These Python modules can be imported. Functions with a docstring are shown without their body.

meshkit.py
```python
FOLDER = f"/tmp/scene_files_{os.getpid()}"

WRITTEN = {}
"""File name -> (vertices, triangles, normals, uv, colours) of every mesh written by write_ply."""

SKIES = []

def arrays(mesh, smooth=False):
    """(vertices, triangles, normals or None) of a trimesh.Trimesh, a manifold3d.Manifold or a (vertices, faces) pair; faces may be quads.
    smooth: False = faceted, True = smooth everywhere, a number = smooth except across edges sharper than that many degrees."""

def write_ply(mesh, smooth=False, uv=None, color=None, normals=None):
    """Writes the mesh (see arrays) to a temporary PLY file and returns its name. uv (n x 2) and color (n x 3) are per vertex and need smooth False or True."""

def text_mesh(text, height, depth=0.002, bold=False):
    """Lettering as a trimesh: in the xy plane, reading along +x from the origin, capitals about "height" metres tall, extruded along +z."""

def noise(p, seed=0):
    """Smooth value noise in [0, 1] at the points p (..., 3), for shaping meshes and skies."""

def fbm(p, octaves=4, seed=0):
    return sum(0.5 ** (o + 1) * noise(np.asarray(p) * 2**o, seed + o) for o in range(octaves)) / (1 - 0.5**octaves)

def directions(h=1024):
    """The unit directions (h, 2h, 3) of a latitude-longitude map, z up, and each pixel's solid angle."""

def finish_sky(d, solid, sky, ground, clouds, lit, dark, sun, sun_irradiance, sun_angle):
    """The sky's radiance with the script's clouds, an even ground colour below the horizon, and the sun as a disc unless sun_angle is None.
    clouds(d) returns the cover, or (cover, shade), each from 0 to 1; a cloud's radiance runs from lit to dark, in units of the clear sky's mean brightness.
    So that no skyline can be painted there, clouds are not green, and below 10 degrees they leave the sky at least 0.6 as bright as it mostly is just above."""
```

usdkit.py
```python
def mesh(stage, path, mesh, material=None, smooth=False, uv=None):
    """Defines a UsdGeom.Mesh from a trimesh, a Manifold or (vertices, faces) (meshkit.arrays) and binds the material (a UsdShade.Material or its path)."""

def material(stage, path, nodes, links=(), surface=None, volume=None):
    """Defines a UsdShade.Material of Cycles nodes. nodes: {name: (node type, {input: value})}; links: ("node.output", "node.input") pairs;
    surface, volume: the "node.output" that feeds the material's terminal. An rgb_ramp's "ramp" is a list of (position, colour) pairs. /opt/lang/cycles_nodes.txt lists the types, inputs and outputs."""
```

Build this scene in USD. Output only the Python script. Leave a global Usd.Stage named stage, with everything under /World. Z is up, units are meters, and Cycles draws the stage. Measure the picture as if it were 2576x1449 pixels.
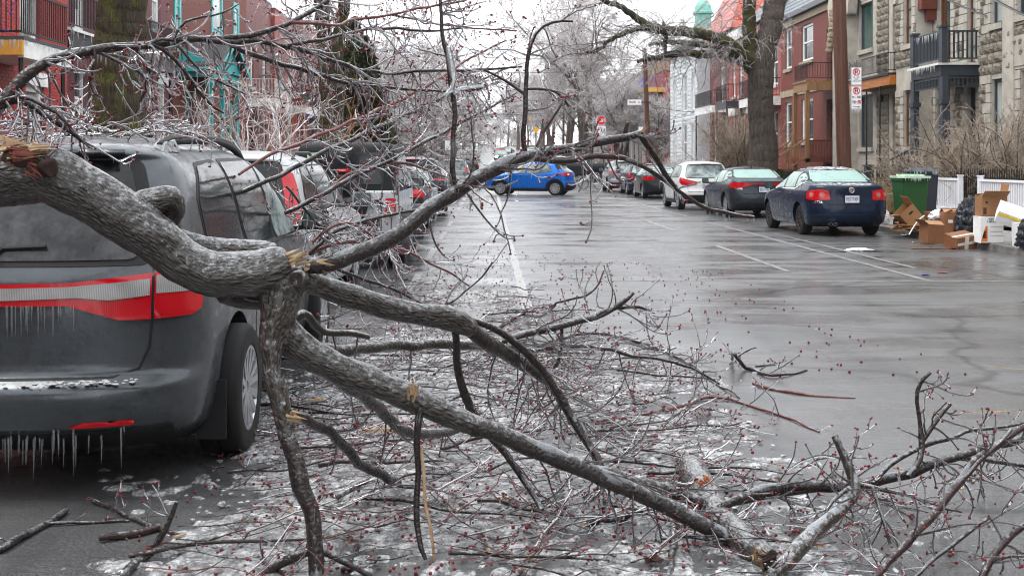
import math, random
import numpy as np, trimesh, usdkit, meshkit, manifold3d
import shapely
from shapely.geometry import Polygon, box as sbox, Point, LineString
from shapely import affinity
from pxr import Usd, UsdGeom, UsdLux, UsdShade, Gf, Sdf, Vt
stage = Usd.Stage.CreateInMemory()
UsdGeom.SetStageUpAxis(stage, 'Z'); UsdGeom.SetStageMetersPerUnit(stage, 1.0)
world = UsdGeom.Xform.Define(stage, '/World'); UsdGeom.Scope.Define(stage, '/World/Looks')
random.seed(7); rng = np.random.default_rng(7)
PI = math.pi
# ---------------------------------------------------------------- camera, sky, sun, exposure
EYE, FPX, VX, VY, WPX, HPX = 1.56, 3000.0, 1215.0, 408.0, 2576.0, 1449.0
cam = UsdGeom.Camera.Define(stage, '/World/camera')
cam.AddTranslateOp().Set(Gf.Vec3d(0, 0, EYE)); cam.AddRotateXYZOp().Set(Gf.Vec3f(90, 0, 0))
cam.CreateHorizontalApertureAttr(36.0); cam.CreateFocalLengthAttr(36.0 * FPX / WPX)
cam.CreateHorizontalApertureOffsetAttr((WPX / 2 - VX) / WPX * 36.0)
cam.CreateVerticalApertureOffsetAttr(-(HPX / 2 - VY) / WPX * 36.0)
cam.CreateFStopAttr(9.0); cam.CreateFocusDistanceAttr(9.0); cam.CreateClippingRangeAttr(Gf.Vec2f(0.1, 5000))
cam.CreateExposureAttr(1.3)
SUN_EL, SUN_ROT, SKY_STRENGTH, SUN_I = math.radians(62), math.radians(258), 0.11, 0.30
CLOUD = 9.5
sky = UsdLux.DomeLight.Define(stage, '/World/sky')
sky.GetPrim().SetCustomDataByKey('kind', 'structure')
sm = usdkit.material(stage, '/World/Looks/sky_material', {
    'sky': ('sky_texture', {'sky_type': 'single_scattering', 'sun_disc': False, 'sun_elevation': SUN_EL, 'sun_rotation': SUN_ROT}),
    'tc': ('texture_coordinate', {}), 'map': ('mapping', {'scale': (1.0, 1.0, 2.6)}),
    'n': ('noise_texture', {'scale': 1.7, 'detail': 6.0, 'roughness': 0.55}),
    'r': ('rgb_ramp', {'ramp': [(0.25, (CLOUD * .80, CLOUD * .84, CLOUD * .90)), (0.75, (CLOUD, CLOUD * 1.01, CLOUD * 1.03))]}),
    'm': ('mix_color', {'fac': 0.96, 'use_clamp': False}),
    'b': ('background_shader', {'strength': SKY_STRENGTH})},
    [('tc.generated', 'map.vector'), ('map.vector', 'n.vector'), ('n.fac', 'r.fac'), ('sky.color', 'm.a'), ('r.color', 'm.b'), ('m.result', 'b.color')], surface='b.background')
UsdShade.MaterialBindingAPI.Apply(sky.GetPrim()).Bind(sm)
sun = UsdLux.DistantLight.Define(stage, '/World/sun')
sun.CreateIntensityAttr(SUN_I); sun.CreateAngleAttr(30.0); sun.CreateNormalizeAttr(True); sun.CreateColorAttr(Gf.Vec3f(1, .97, .93))
sd = Gf.Vec3d(math.sin(SUN_ROT) * math.cos(SUN_EL), math.cos(SUN_ROT) * math.cos(SUN_EL), math.sin(SUN_EL))
sun.AddTransformOp().Set(Gf.Matrix4d().SetRotate(Gf.Rotation(Gf.Vec3d(0, 0, 1), sd)))

def gz(y):
    """Height of the street: level near the camera, climbing beyond the crossing."""
    t = np.maximum(np.asarray(y, float) - 75.0, 0)
    t = np.minimum(t, 345.0); return np.where(t < 40, .0235 * t * t / 80.0, .0235 * (t - 20.0))
def P(x, y, Y):
    return np.array([(x - VX) * Y / FPX, Y, EYE - (y - VY) * Y / FPX])
# ---------------------------------------------------------------- meshes
class MB:
    def __init__(s): s.v, s.f, s.n = [], [], 0
    def add(s, v, f):
        v = np.asarray(v, float); f = np.asarray(f, int)
        if f.ndim == 2 and f.shape[1] == 4: f = np.vstack([f[:, [0, 1, 2]], f[:, [0, 2, 3]]])
        s.v.append(v); s.f.append(f + s.n); s.n += len(v); return s
    def get(s): return (np.vstack(s.v), np.vstack(s.f))
    def empty(s): return s.n == 0
    def box(s, x0, x1, y0, y1, z0, z1): return s.add(*boxm(x0, x1, y0, y1, z0, z1))
    def bar(s, a, b, w, h=None, up=(0, 0, 1)): return s.add(*bar(a, b, w, h, up))
    def tube(s, p, r, n=6, cap=True): return s.add(*tube(p, r, n, cap))
    def tm(s, m): return s.add(m.vertices, m.faces)
BF = np.array([[0, 2, 3, 1], [4, 5, 7, 6], [0, 1, 5, 4], [2, 6, 7, 3], [0, 4, 6, 2], [1, 3, 7, 5]])
def boxm(x0, x1, y0, y1, z0, z1):
    return np.array([[x, y, z] for z in (z0, z1) for y in (y0, y1) for x in (x0, x1)], float), BF
def unit(v):
    v = np.asarray(v, float); return v / max(np.linalg.norm(v), 1e-12)
def bar(a, b, w, h=None, up=(0, 0, 1)):
    a, b = np.asarray(a, float), np.asarray(b, float); h = w if h is None else h
    d = unit(b - a); s = np.cross(d, up)
    if np.linalg.norm(s) < 1e-6: s = np.cross(d, (0, 1, 0))
    s = unit(s); u = np.cross(s, d)
    v = [p + i * s * w / 2 + j * u * h / 2 for p in (a, b) for j in (-1, 1) for i in (-1, 1)]
    return np.array(v), BF
def frames(p):
    p = np.asarray(p, float); t = np.gradient(p, axis=0); t /= np.maximum(np.linalg.norm(t, axis=1, keepdims=True), 1e-9)
    u = np.cross(t[0], (0, 0, 1.0)); u = u if np.linalg.norm(u) > .1 else np.cross(t[0], (1.0, 0, 0))
    U = []
    for k in range(len(p)):
        u = u - t[k] * (u @ t[k]); u = u / max(np.linalg.norm(u), 1e-9); U.append(u)
    U = np.array(U); return t, U, np.cross(t, U)
def tube(p, r, n=6, cap=True):
    p = np.asarray(p, float); r = np.broadcast_to(np.asarray(r, float), (len(p),)); t, U, W = frames(p)
    a = np.arange(n) * 2 * PI / n
    v = (p[:, None] + r[:, None, None] * (np.cos(a)[None, :, None] * U[:, None] + np.sin(a)[None, :, None] * W[:, None])).reshape(-1, 3)
    i = np.arange(len(p) - 1)[:, None] * n; j = np.arange(n)[None]; k = (j + 1) % n
    f = np.stack([i + j, i + k, i + n + k, i + n + j], -1).reshape(-1, 4)
    f = np.vstack([f[:, [0, 1, 2]], f[:, [0, 2, 3]]])
    if cap:
        m = len(p); v = np.vstack([v, p[0], p[-1]]); j = np.arange(n); k = (j + 1) % n
        f = np.vstack([f, np.stack([k, j, np.full(n, m * n)], 1), np.stack([j, k, np.full(n, m * n + 1)], 1) + np.stack([np.full(n, (m - 1) * n)] * 2 + [np.zeros(n, int)], 1)])
    return v, f
def lathe(prof, n=24, axis='z'):
    """prof: (radius, height) pairs, closed by itself if it starts and ends at radius 0."""
    prof = np.asarray(prof, float); a = np.arange(n) * 2 * PI / n
    v = np.stack([prof[:, None, 0] * np.cos(a), prof[:, None, 0] * np.sin(a), np.repeat(prof[:, 1:], n, 1)], -1).reshape(-1, 3)
    i = np.arange(len(prof) - 1)[:, None] * n; j = np.arange(n)[None]; k = (j + 1) % n
    f = np.stack([i + j, i + k, i + n + k, i + n + j], -1).reshape(-1, 4)
    if axis == 'x': v = v[:, [2, 0, 1]]
    if axis == 'y': v = v[:, [1, 2, 0]]
    return v, np.vstack([f[:, [0, 1, 2]], f[:, [0, 2, 3]]])
def grid(nu, nv):
    i = np.arange(nu - 1)[:, None] * nv; j = np.arange(nv - 1)[None]
    return np.stack([i + j, i + nv + j, i + nv + j + 1, i + j + 1], -1).reshape(-1, 4)
def extrude(poly, d):
    out = MB()
    for g in getattr(poly, 'geoms', [poly]):
        if g.is_empty or g.area < 1e-8: continue
        m = trimesh.creation.extrude_polygon(g, d, engine='earcut'); out.add(m.vertices, m.faces)
    return out.get()
def rrect(x0, y0, x1, y1, r): return sbox(x0 + r, y0 + r, x1 - r, y1 - r).buffer(r, quad_segs=4)
def spline(pts, n):
    """Catmull-Rom through pts (any columns), n samples."""
    p = np.asarray(pts, float)
    if len(p) < 3:
        t = np.linspace(0, 1, n)[:, None]; return p[0] * (1 - t) + p[-1] * t
    from scipy.interpolate import PchipInterpolator, CubicSpline
    s = np.r_[0, np.cumsum(np.sqrt(np.maximum(np.linalg.norm(np.diff(p[:, :2], axis=0), axis=1), 1e-6)))]
    return CubicSpline(s, p)(np.linspace(0, s[-1], n))
def jitter(v, a, seed=0, sc=1.0):
    v = np.asarray(v, float)
    return v + a * np.stack([meshkit.noise(v * sc + k * 17.3, seed + k) - .5 for k in range(3)], -1) * 2
from scipy.interpolate import PchipInterpolator
def way(pts, n=None, bump=0.0, seed=0):
    """(x, y, distance, half width) as they appear from the road -> points and radii in metres; distance 0 = lying on the road."""
    W = []
    for x, y, Y, r in pts:
        if Y == 0: Y = FPX * EYE / (y - VY + r)
        W.append([*P(x, y, Y), r * Y / FPX])
    W = np.array(W); L = np.linalg.norm(np.diff(W[:, :3], axis=0), axis=1).sum(); n = n or int(max(6, L / .045))
    s = np.r_[0, np.cumsum(np.linalg.norm(np.diff(W[:, :3], axis=0), axis=1))]
    q = PchipInterpolator(s, W)(np.linspace(0, s[-1], n)); p, r = q[:, :3], q[:, 3]
    if bump: p = p + bump * (np.stack([meshkit.noise(p * 9 + 31 * k, seed + k) for k in range(3)], 1) - .5)
    return p, np.maximum(r, .0012)
# ---------------------------------------------------------------- naming and describing
USED = {}
def path_for(parent, name):
    k = (parent, name); n = USED.get(k, 0); USED[k] = n + 1
    return f'{parent}/{name}' + (f'_{n:03d}' if n else '')
ORIG = {}
def tag(p, label=None, cat=None, group=None, kind=None):
    p = p.GetPrim() if hasattr(p, 'GetPrim') else p
    for k, t in (('label', label), ('category', cat), ('group', group), ('kind', kind)):
        if t: p.SetCustomDataByKey(k, t)
    return p
def thing(name, label=None, cat=None, loc=(0, 0, 0), rz=0.0, group=None, kind=None, parent='/World', scale=None):
    x = UsdGeom.Xform.Define(stage, path_for(parent, name)); x.AddTranslateOp().Set(Gf.Vec3d(*map(float, loc)))
    if rz: x.AddRotateZOp().Set(math.degrees(rz))
    if scale is not None: x.AddScaleOp().Set(Gf.Vec3f(*[float(scale)] * 3 if np.ndim(scale) == 0 else map(float, scale)))
    o = x.GetPrim(); tag(o, label, cat, group, kind); ORIG[str(o.GetPath())] = (np.array(loc, float), rz)
    return o
def obj(name, mesh, mat, parent=None, smooth=False, label=None, cat=None, group=None, kind=None, w=False):
    """One Mesh prim under parent (or /World). w: the vertices are in world space."""
    pp = '/World' if parent is None else str(parent.GetPath())
    if isinstance(mesh, MB): mesh = mesh.get()
    if hasattr(mesh, 'vertices'): mesh = (np.array(mesh.vertices), np.array(mesh.faces))
    if w and pp in ORIG:
        l, r = ORIG[pp]; v = np.asarray(mesh[0]) - l
        c, s = math.cos(-r), math.sin(-r); v = np.stack([v[:, 0] * c - v[:, 1] * s, v[:, 0] * s + v[:, 1] * c, v[:, 2]], 1); mesh = (v, mesh[1])
    p = path_for(pp, name); m = write_mesh(p, mesh, LOOK[mat] if isinstance(mat, str) else mat, smooth)
    if pp in ORIG: ORIG[p] = ORIG[pp]
    else: ORIG[p] = (np.zeros(3), 0.0)
    tag(m, label, cat, group, kind); return m.GetPrim()
NCACHE = {}
def write_mesh(p, mesh, mat, smooth):
    v, f, n = np.asarray(mesh[0], np.float32), np.asarray(mesh[1], np.int32), None
    if f.shape[1] == 4: f = np.vstack([f[:, [0, 1, 2]], f[:, [0, 2, 3]]])
    if smooth is True:
        t = np.cross(v[f[:, 1]] - v[f[:, 0]], v[f[:, 2]] - v[f[:, 0]]); i = f.T.ravel(); t3 = np.tile(t, (3, 1))
        n = np.stack([np.bincount(i, t3[:, k], len(v)) for k in range(3)], 1); l = np.linalg.norm(n, axis=1, keepdims=True); n = np.where(l > 1e-20, n / np.maximum(l, 1e-20), [0, 0, 1.0])
    elif smooth:
        key = (len(v), len(f), float(v.sum()), float(np.abs(v[::7]).sum()), smooth)
        if key not in NCACHE: NCACHE[key] = meshkit.arrays((v, f), smooth)
        v, f, n = NCACHE[key]
    m = UsdGeom.Mesh.Define(stage, p)
    m.CreatePointsAttr(Vt.Vec3fArray.FromNumpy(np.ascontiguousarray(v, np.float32))); m.CreateFaceVertexCountsAttr(Vt.IntArray.FromNumpy(np.full(len(f), 3, np.int32)))
    m.CreateFaceVertexIndicesAttr(Vt.IntArray.FromNumpy(np.ascontiguousarray(f, np.int32).ravel())); m.CreateSubdivisionSchemeAttr('none')
    if n is not None: m.CreateNormalsAttr(Vt.Vec3fArray.FromNumpy(np.ascontiguousarray(n, np.float32))); m.SetNormalsInterpolation('vertex')
    UsdShade.MaterialBindingAPI.Apply(m.GetPrim()).Bind(mat); return m
def copy_of(src, name, loc, rz=0.0, label=None, cat=None, group=None, scale=None, rx=0.0):
    was = src.GetCustomData()
    x = UsdGeom.Xform.Define(stage, path_for('/World', name)); x.GetPrim().GetReferences().AddInternalReference(src.GetPath())
    x.ClearXformOpOrder()
    x.AddTranslateOp().Set(Gf.Vec3d(*map(float, loc)))
    x.GetPrim().CreateAttribute('xformOp:rotateZ', Sdf.ValueTypeNames.Float).Set(math.degrees(rz)); ops = ['xformOp:translate', 'xformOp:rotateZ']
    s = 1.0 if scale is None else scale
    s = (s, s, s) if np.ndim(s) == 0 else s
    x.GetPrim().CreateAttribute('xformOp:scale', Sdf.ValueTypeNames.Float3).Set(Gf.Vec3f(*map(float, s))); ops.append('xformOp:scale')
    x.GetXformOpOrderAttr().Set(ops)
    tag(x, label or was.get('label'), cat or was.get('category'), group or was.get('group')); x.GetPrim().SetInstanceable(True)
    return x.GetPrim()
# ---------------------------------------------------------------- materials
LOOK = {}
def look(name, nodes, links, surface='p.BSDF', volume=None):
    LOOK[name] = usdkit.material(stage, f'/World/Looks/{name}', nodes, links, surface=surface, volume=volume); return name
def plain(name, col, rough=.6, var=.18, scale=6.0, bump=0.0, bscale=30.0, metal=0.0, spec=.3, coat=0.0, coat_rough=.05, rvar=0.0, stretch=(1, 1, 1), col2=None, detail=5.0, isl=0.0):
    """A colour with grain: noise shifts it between two tones (col2 or darker/lighter), fine noise gives relief."""
    c = np.array(col, float); lo, hi = (c * (1 - var), np.minimum(c * (1 + var), 1)) if col2 is None else (c, np.array(col2, float))
    N = {'tc': ('texture_coordinate', {}), 'map': ('mapping', {'scale': tuple(map(float, stretch))}),
         'n': ('noise_texture', {'scale': float(scale), 'detail': detail, 'roughness': .6}),
         'r': ('rgb_ramp', {'ramp': [(.3, tuple(lo)), (.7, tuple(hi))]}),
         'p': ('principled_bsdf', {'roughness': float(rough), 'metallic': float(metal), 'specular_ior_level': float(spec), 'coat_weight': float(coat), 'coat_roughness': float(coat_rough)})}
    L = [('tc.object', 'map.vector'), ('map.vector', 'n.vector'), ('n.fac', 'r.fac')]
    last = 'r.color'
    if isl:
        N['gi'] = ('geometry', {}); N['ir'] = ('map_range', {'from_min': 0.0, 'from_max': 1.0, 'to_min': 1 - isl, 'to_max': 1 + isl})
        N['im'] = ('mix_color', {'blend_type': 'multiply', 'fac': 1.0, 'use_clamp': False}); N['cc'] = ('combine_color', {})
        L += [('gi.random_per_island', 'ir.value'), ('ir.result', 'cc.r'), ('ir.result', 'cc.g'), ('ir.result', 'cc.b'), ('r.color', 'im.a'), ('cc.color', 'im.b')]; last = 'im.result'
    L.append((last, 'p.base_color'))
    if bump:
        N['nb'] = ('noise_texture', {'scale': float(bscale), 'detail': 6.0, 'roughness': .65}); N['b'] = ('bump', {'strength': 1.0, 'distance': float(bump)})
        L += [('map.vector', 'nb.vector'), ('nb.fac', 'b.height'), ('b.normal', 'p.normal')]
    if rvar:
        N['rr'] = ('map_range', {'from_min': .35, 'from_max': .65, 'to_min': max(rough - rvar, .02), 'to_max': rough + rvar}); L += [('n.fac', 'rr.value'), ('rr.result', 'p.roughness')]
    return look(name, N, L)
def paint(name, col, rough=.32, metal=.0, drops=.0006, wet=True, flake=0.0, dirt=.12):
    """Car paint under clear coat with frozen drops."""
    c = np.array(col, float)
    N = {'tc': ('texture_coordinate', {}), 'n': ('noise_texture', {'scale': 1.7, 'detail': 6.0, 'roughness': .6}),
         'r': ('rgb_ramp', {'ramp': [(.3, tuple(c * (1 - dirt))), (.75, tuple(c))]}),
         'v': ('voronoi_texture', {'scale': 55.0, 'feature': 'smooth_f1', 'smoothness': .6}), 'b': ('bump', {'strength': .8, 'distance': float(drops), 'invert': True}),
         'n2': ('noise_texture', {'scale': 9.0, 'detail': 3.0}), 'rr': ('map_range', {'from_min': .35, 'from_max': .65, 'to_min': rough * .7, 'to_max': rough * 1.5}),
         'p': ('principled_bsdf', {'metallic': float(metal), 'coat_weight': .4, 'coat_roughness': .06, 'specular_ior_level': .12})}
    return look(name, N, [('tc.object', 'n.vector'), ('n.fac', 'r.fac'), ('r.color', 'p.base_color'), ('tc.object', 'v.vector'), ('v.distance', 'b.height'), ('b.normal', 'p.normal'), ('b.normal', 'p.coat_normal'),
                          ('tc.object', 'n2.vector'), ('n2.fac', 'rr.value'), ('rr.result', 'p.roughness')])
def glassy(name, col, drops=.00022, rough=.04, frost=0.0, fcol=(.36, .46, .43)):
    """Dark vehicle glass seen from outside, wet, with patches of frost."""
    N = {'tc': ('texture_coordinate', {}), 'n': ('noise_texture', {'scale': 3.2, 'detail': 8.0, 'roughness': .7}),
         'm': ('rgb_ramp', {'ramp': [(.5 - frost * .5, (0, 0, 0)), (.75 - frost * .5, (1, 1, 1))] if frost else [(0, (0, 0, 0)), (1, (0, 0, 0))]}),
         'c': ('mix_color', {'a': tuple(col), 'b': tuple(fcol)}), 'rr': ('map_range', {'to_min': rough, 'to_max': .5}),
         'v': ('voronoi_texture', {'scale': 110.0, 'feature': 'smooth_f1'}), 'b': ('bump', {'strength': .6, 'distance': float(drops), 'invert': True}),
         'p': ('principled_bsdf', {'specular_ior_level': .33})}
    return look(name, N, [('tc.object', 'n.vector'), ('n.fac', 'm.fac'), ('m.color', 'c.fac'), ('c.result', 'p.base_color'), ('m.color', 'rr.value'), ('rr.result', 'p.roughness'), ('tc.object', 'v.vector'), ('v.distance', 'b.height'), ('b.normal', 'p.normal')])
def glow(name, col, strength):
    return look(name, {'e': ('emission', {'color': tuple(col), 'strength': float(strength)})}, [], surface='e.emission')
paint('odyssey_paint', (.085, .095, .104), rough=.3, metal=.7, drops=.0005, dirt=.45)
paint('dark_blue_paint', (.003, .009, .024), rough=.3, metal=.15)
paint('blue_paint', (.004, .115, .47), rough=.3, metal=.3, dirt=.05)
paint('grey_paint', (.024, .030, .038), rough=.36, metal=.4)
paint('dark_grey_paint', (.014, .016, .019), rough=.36, metal=.3)
paint('silver_paint', (.25, .265, .28), rough=.35, metal=.55)
paint('light_silver_paint', (.40, .415, .43), rough=.35, metal=.4)
paint('white_paint', (.62, .63, .62), rough=.35)
paint('black_paint', (.008, .009, .011), rough=.3)
paint('navy_paint', (.010, .016, .045), rough=.3, metal=.2)
paint('red_paint', (.45, .015, .02), rough=.35)
plain('black_plastic', (.007, .007, .008), rough=.55, var=.2, bump=.0006, bscale=200)
plain('grey_plastic', (.055, .058, .064), rough=.6, var=.12, bump=.0006, bscale=200)
plain('soft_top', (.010, .011, .0125), rough=.75, var=.15, bump=.001, bscale=120)
plain('rubber', (.006, .006, .0065), rough=.7, var=.25, bump=.002, bscale=60)
plain('alloy', (.42, .43, .45), rough=.32, var=.15, metal=.9)
plain('dark_alloy', (.12, .12, .13), rough=.4, var=.2, metal=.8)
plain('chrome', (.72, .73, .75), rough=.16, var=.06, metal=1.0)
plain('steel_wheel', (.035, .03, .028), rough=.6, var=.35, metal=.3)
glassy('car_glass', (.008, .010, .011)); glassy('rear_glass', (.003, .004, .005), frost=.22, fcol=(.06, .064, .068), rough=.03); glassy('pale_glass', (.06, .10, .09), frost=.40); glassy('frosted_glass', (.09, .15, .135), frost=.6, fcol=(.24, .36, .33))
glassy('grey_glass', (.03, .04, .04), frost=.25, fcol=(.3, .36, .36)); glassy('clear_cabin_glass', (.07, .085, .075), frost=.12, fcol=(.3, .34, .3)); glassy('mirror_glass', (.015, .022, .021), frost=.3, fcol=(.07, .10, .095))
def lamp_glass(name, col, col2):
    return look(name, {'tc': ('texture_coordinate', {}), 'map': ('mapping', {'scale': (60.0, 60.0, 14.0)}), 'w': ('wave_texture', {'scale': .7, 'distortion': 1.5}), 'n': ('noise_texture', {'scale': 9.0, 'detail': 4.0}),
        'a': ('mix_color', {'a': tuple(col), 'b': tuple(col2)}), 'mm': ('math', {'math_type': 'multiply'}), 'b': ('bump', {'distance': .0006, 'strength': .4}),
        'p': ('principled_bsdf', {'roughness': .12, 'coat_weight': .35, 'coat_roughness': .05, 'specular_ior_level': .3})},
        [('tc.object', 'map.vector'), ('map.vector', 'w.vector'), ('tc.object', 'n.vector'), ('w.fac', 'mm.value1'), ('n.fac', 'mm.value2'), ('mm.value', 'a.fac'), ('a.result', 'p.base_color'), ('w.fac', 'b.height'), ('b.normal', 'p.normal')])
lamp_glass('red_lamp', (.34, .002, .007), (.48, .004, .012)); lamp_glass('clear_lamp', (.15, .15, .15), (.42, .41, .40)); lamp_glass('amber_lamp', (.7, .3, .06), (.8, .45, .15)); lamp_glass('pink_lamp', (.42, .05, .05), (.6, .16, .15))
glow('headlight_glow', (1, .82, .55), 90.0); glow('red_glow', (1, .03, .04), 7.0); glow('blue_glow', (.25, .3, 1), 14.0); glow('white_glow', (.85, .9, 1), 22.0); glow('tail_glow', (1, .12, .05), 4.0); glow('drl_glow', (1, .62, .35), 3.0)
plain('plate_white', (.62, .64, .66), rough=.4, var=.1); plain('plate_blue', (.05, .08, .3), rough=.5)
# ice and bark
for nm_, k_ in (('ice', 1.5), ('wet_ice', .5)): look(nm_, {'fr': ('fresnel', {'IOR': 1.45}), 't': ('transparent_bsdf', {'color': (.93, .95, .97)}), 'g': ('glossy_bsdf', {'roughness': .06, 'color': (1, 1, 1)}), 'd': ('diffuse_bsdf', {'color': (.72, .76, .80)}), 'tl': ('translucent_bsdf', {'color': (.75, .79, .83)}),
     'dt': ('mix_closure', {'fac': .5}), 'm1': ('mix_closure', {'fac': .08}), 'ad': ('math', {'math_type': 'multiply_add', 'value2': k_, 'value3': .0, 'use_clamp': True}), 'm2': ('mix_closure', {})},
     [('d.BSDF', 'dt.closure1'), ('tl.BSDF', 'dt.closure2'), ('t.BSDF', 'm1.closure1'), ('dt.closure', 'm1.closure2'), ('fr.fac', 'ad.value1'), ('ad.value', 'm2.fac'), ('m1.closure', 'm2.closure1'), ('g.BSDF', 'm2.closure2')], surface='m2.closure')
look('rime', {'p': ('principled_bsdf', {'base_color': (.62, .62, .63), 'roughness': .28, 'specular_ior_level': .6}), 'tl': ('translucent_bsdf', {'color': (.6, .6, .62)}), 'm': ('mix_closure', {'fac': .25})}, [('p.BSDF', 'm.closure1'), ('tl.BSDF', 'm.closure2')], surface='m.closure')
def bark(name, lo, hi, scale, stretch, bump, ice=.0, moss=None, rough=.45, icecol=(.26, .27, .28), attr=None, vw=.6, coat=.15):
    N = {'tc': ('texture_coordinate', {}), 'map': ('mapping', {'scale': stretch}), 'n': ('noise_texture', {'scale': scale, 'detail': 8.0, 'roughness': .68, 'distortion': .6}),
         'v': ('voronoi_texture', {'scale': scale * 1.4, 'feature': 'distance_to_edge'}), 'r': ('rgb_ramp', {'ramp': [(.3, lo), (.7, hi)]}), 'mh': ('math', {'math_type': 'multiply_add', 'value2': 1.0}), 'vr': ('map_range', {'from_min': 0.0, 'from_max': .25, 'to_min': 0.0, 'to_max': vw}),
         'b': ('bump', {'strength': 1.0, 'distance': bump}), 'p': ('principled_bsdf', {'coat_weight': coat, 'coat_roughness': .1, 'specular_ior_level': .3})}
    L = [('tc.object', 'map.vector'), ('map.vector', 'n.vector'), ('map.vector', 'v.vector'), ('n.fac', 'r.fac'), ('v.distance', 'vr.value'), ('n.fac', 'mh.value1'), ('vr.result', 'mh.value3'), ('mh.value', 'b.height'), ('b.normal', 'p.normal')]
    if attr:
        N['at'] = ('attribute', {'attribute': attr}); L[0] = ('at.vector', 'map.vector')
    last = 'r.color'
    if moss:
        N.update({'nm': ('noise_texture', {'scale': 3.0, 'detail': 6.0, 'roughness': .7}), 'rm': ('rgb_ramp', {'ramp': [(.45, (0, 0, 0)), (.62, (1, 1, 1))]}), 'mm': ('mix_color', {'b': moss})})
        L += [('tc.object', 'nm.vector'), ('nm.fac', 'rm.fac'), ('rm.color', 'mm.fac'), (last, 'mm.a')]; last = 'mm.result'
    rin = [('n.fac', 'rr.value'), ('rr.result', 'p.roughness')]; N['rr'] = ('map_range', {'from_min': .3, 'from_max': .7, 'to_min': rough * .6, 'to_max': rough * 1.3})
    if ice:
        N.update({'ni': ('noise_texture', {'scale': 34.0, 'detail': 9.0, 'roughness': .80}), 'g': ('geometry', {}), 'sx': ('separate_xyz', {}), 'mu': ('math', {'math_type': 'multiply_add', 'value2': .16}), 'ri': ('rgb_ramp', {'ramp': [(.66 - ice * .3, (0, 0, 0)), (.76 - ice * .3, (1, 1, 1))]}), 'mi': ('mix_color', {'b': icecol}), 'fm': ('math', {'math_type': 'multiply', 'value2': .85})})
        L += [('tc.object', 'ni.vector'), ('g.normal', 'sx.vector'), ('sx.z', 'mu.value1'), ('ni.fac', 'mu.value3'), ('mu.value', 'ri.fac'), ('ri.color', 'fm.value1'), ('fm.value', 'mi.fac'), (last, 'mi.a')]; last = 'mi.result'
    L.append((last, 'p.base_color'))
    return look(name, N, L + rin)
bark('log_bark', (.004, .0036, .003), (.045, .037, .030), 42.0, (1.0, 1.0, 1.0), .012, ice=.29, attr='wood', rough=.3, coat=.5, icecol=(.27, .28, .29))
bark('branch_bark', (.005, .004, .0035), (.025, .019, .017), 30.0, (1, 1, 1), .003, ice=.16, rough=.28)
bark('twig_bark', (.010, .006, .006), (.038, .021, .019), 40.0, (1, 1, 1), .001, ice=.05, rough=.28)
bark('rimed_twig', (.035, .022, .020), (.15, .105, .10), 40.0, (1, 1, 1), .001, ice=.45, rough=.25, icecol=(.5, .5, .52))
bark('red_twig_bark', (.06, .018, .016), (.15, .05, .045), 40.0, (1, 1, 1), .001, rough=.25)
bark('mossy_bark', (.010, .008, .005), (.075, .056, .037), 9.0, (2.4, 2.4, .20), .07, moss=(.075, .078, .010), rough=.8, vw=.3, coat=0)
bark('grey_bark', (.024, .019, .016), (.15, .12, .10), 8.0, (2.2, 2.2, .3), .06, rough=.8, vw=.25, coat=0)
bark('pole_wood', (.035, .013, .008), (.125, .052, .031), 5.0, (3, 3, .12), .006, rough=.55, ice=.25)
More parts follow.
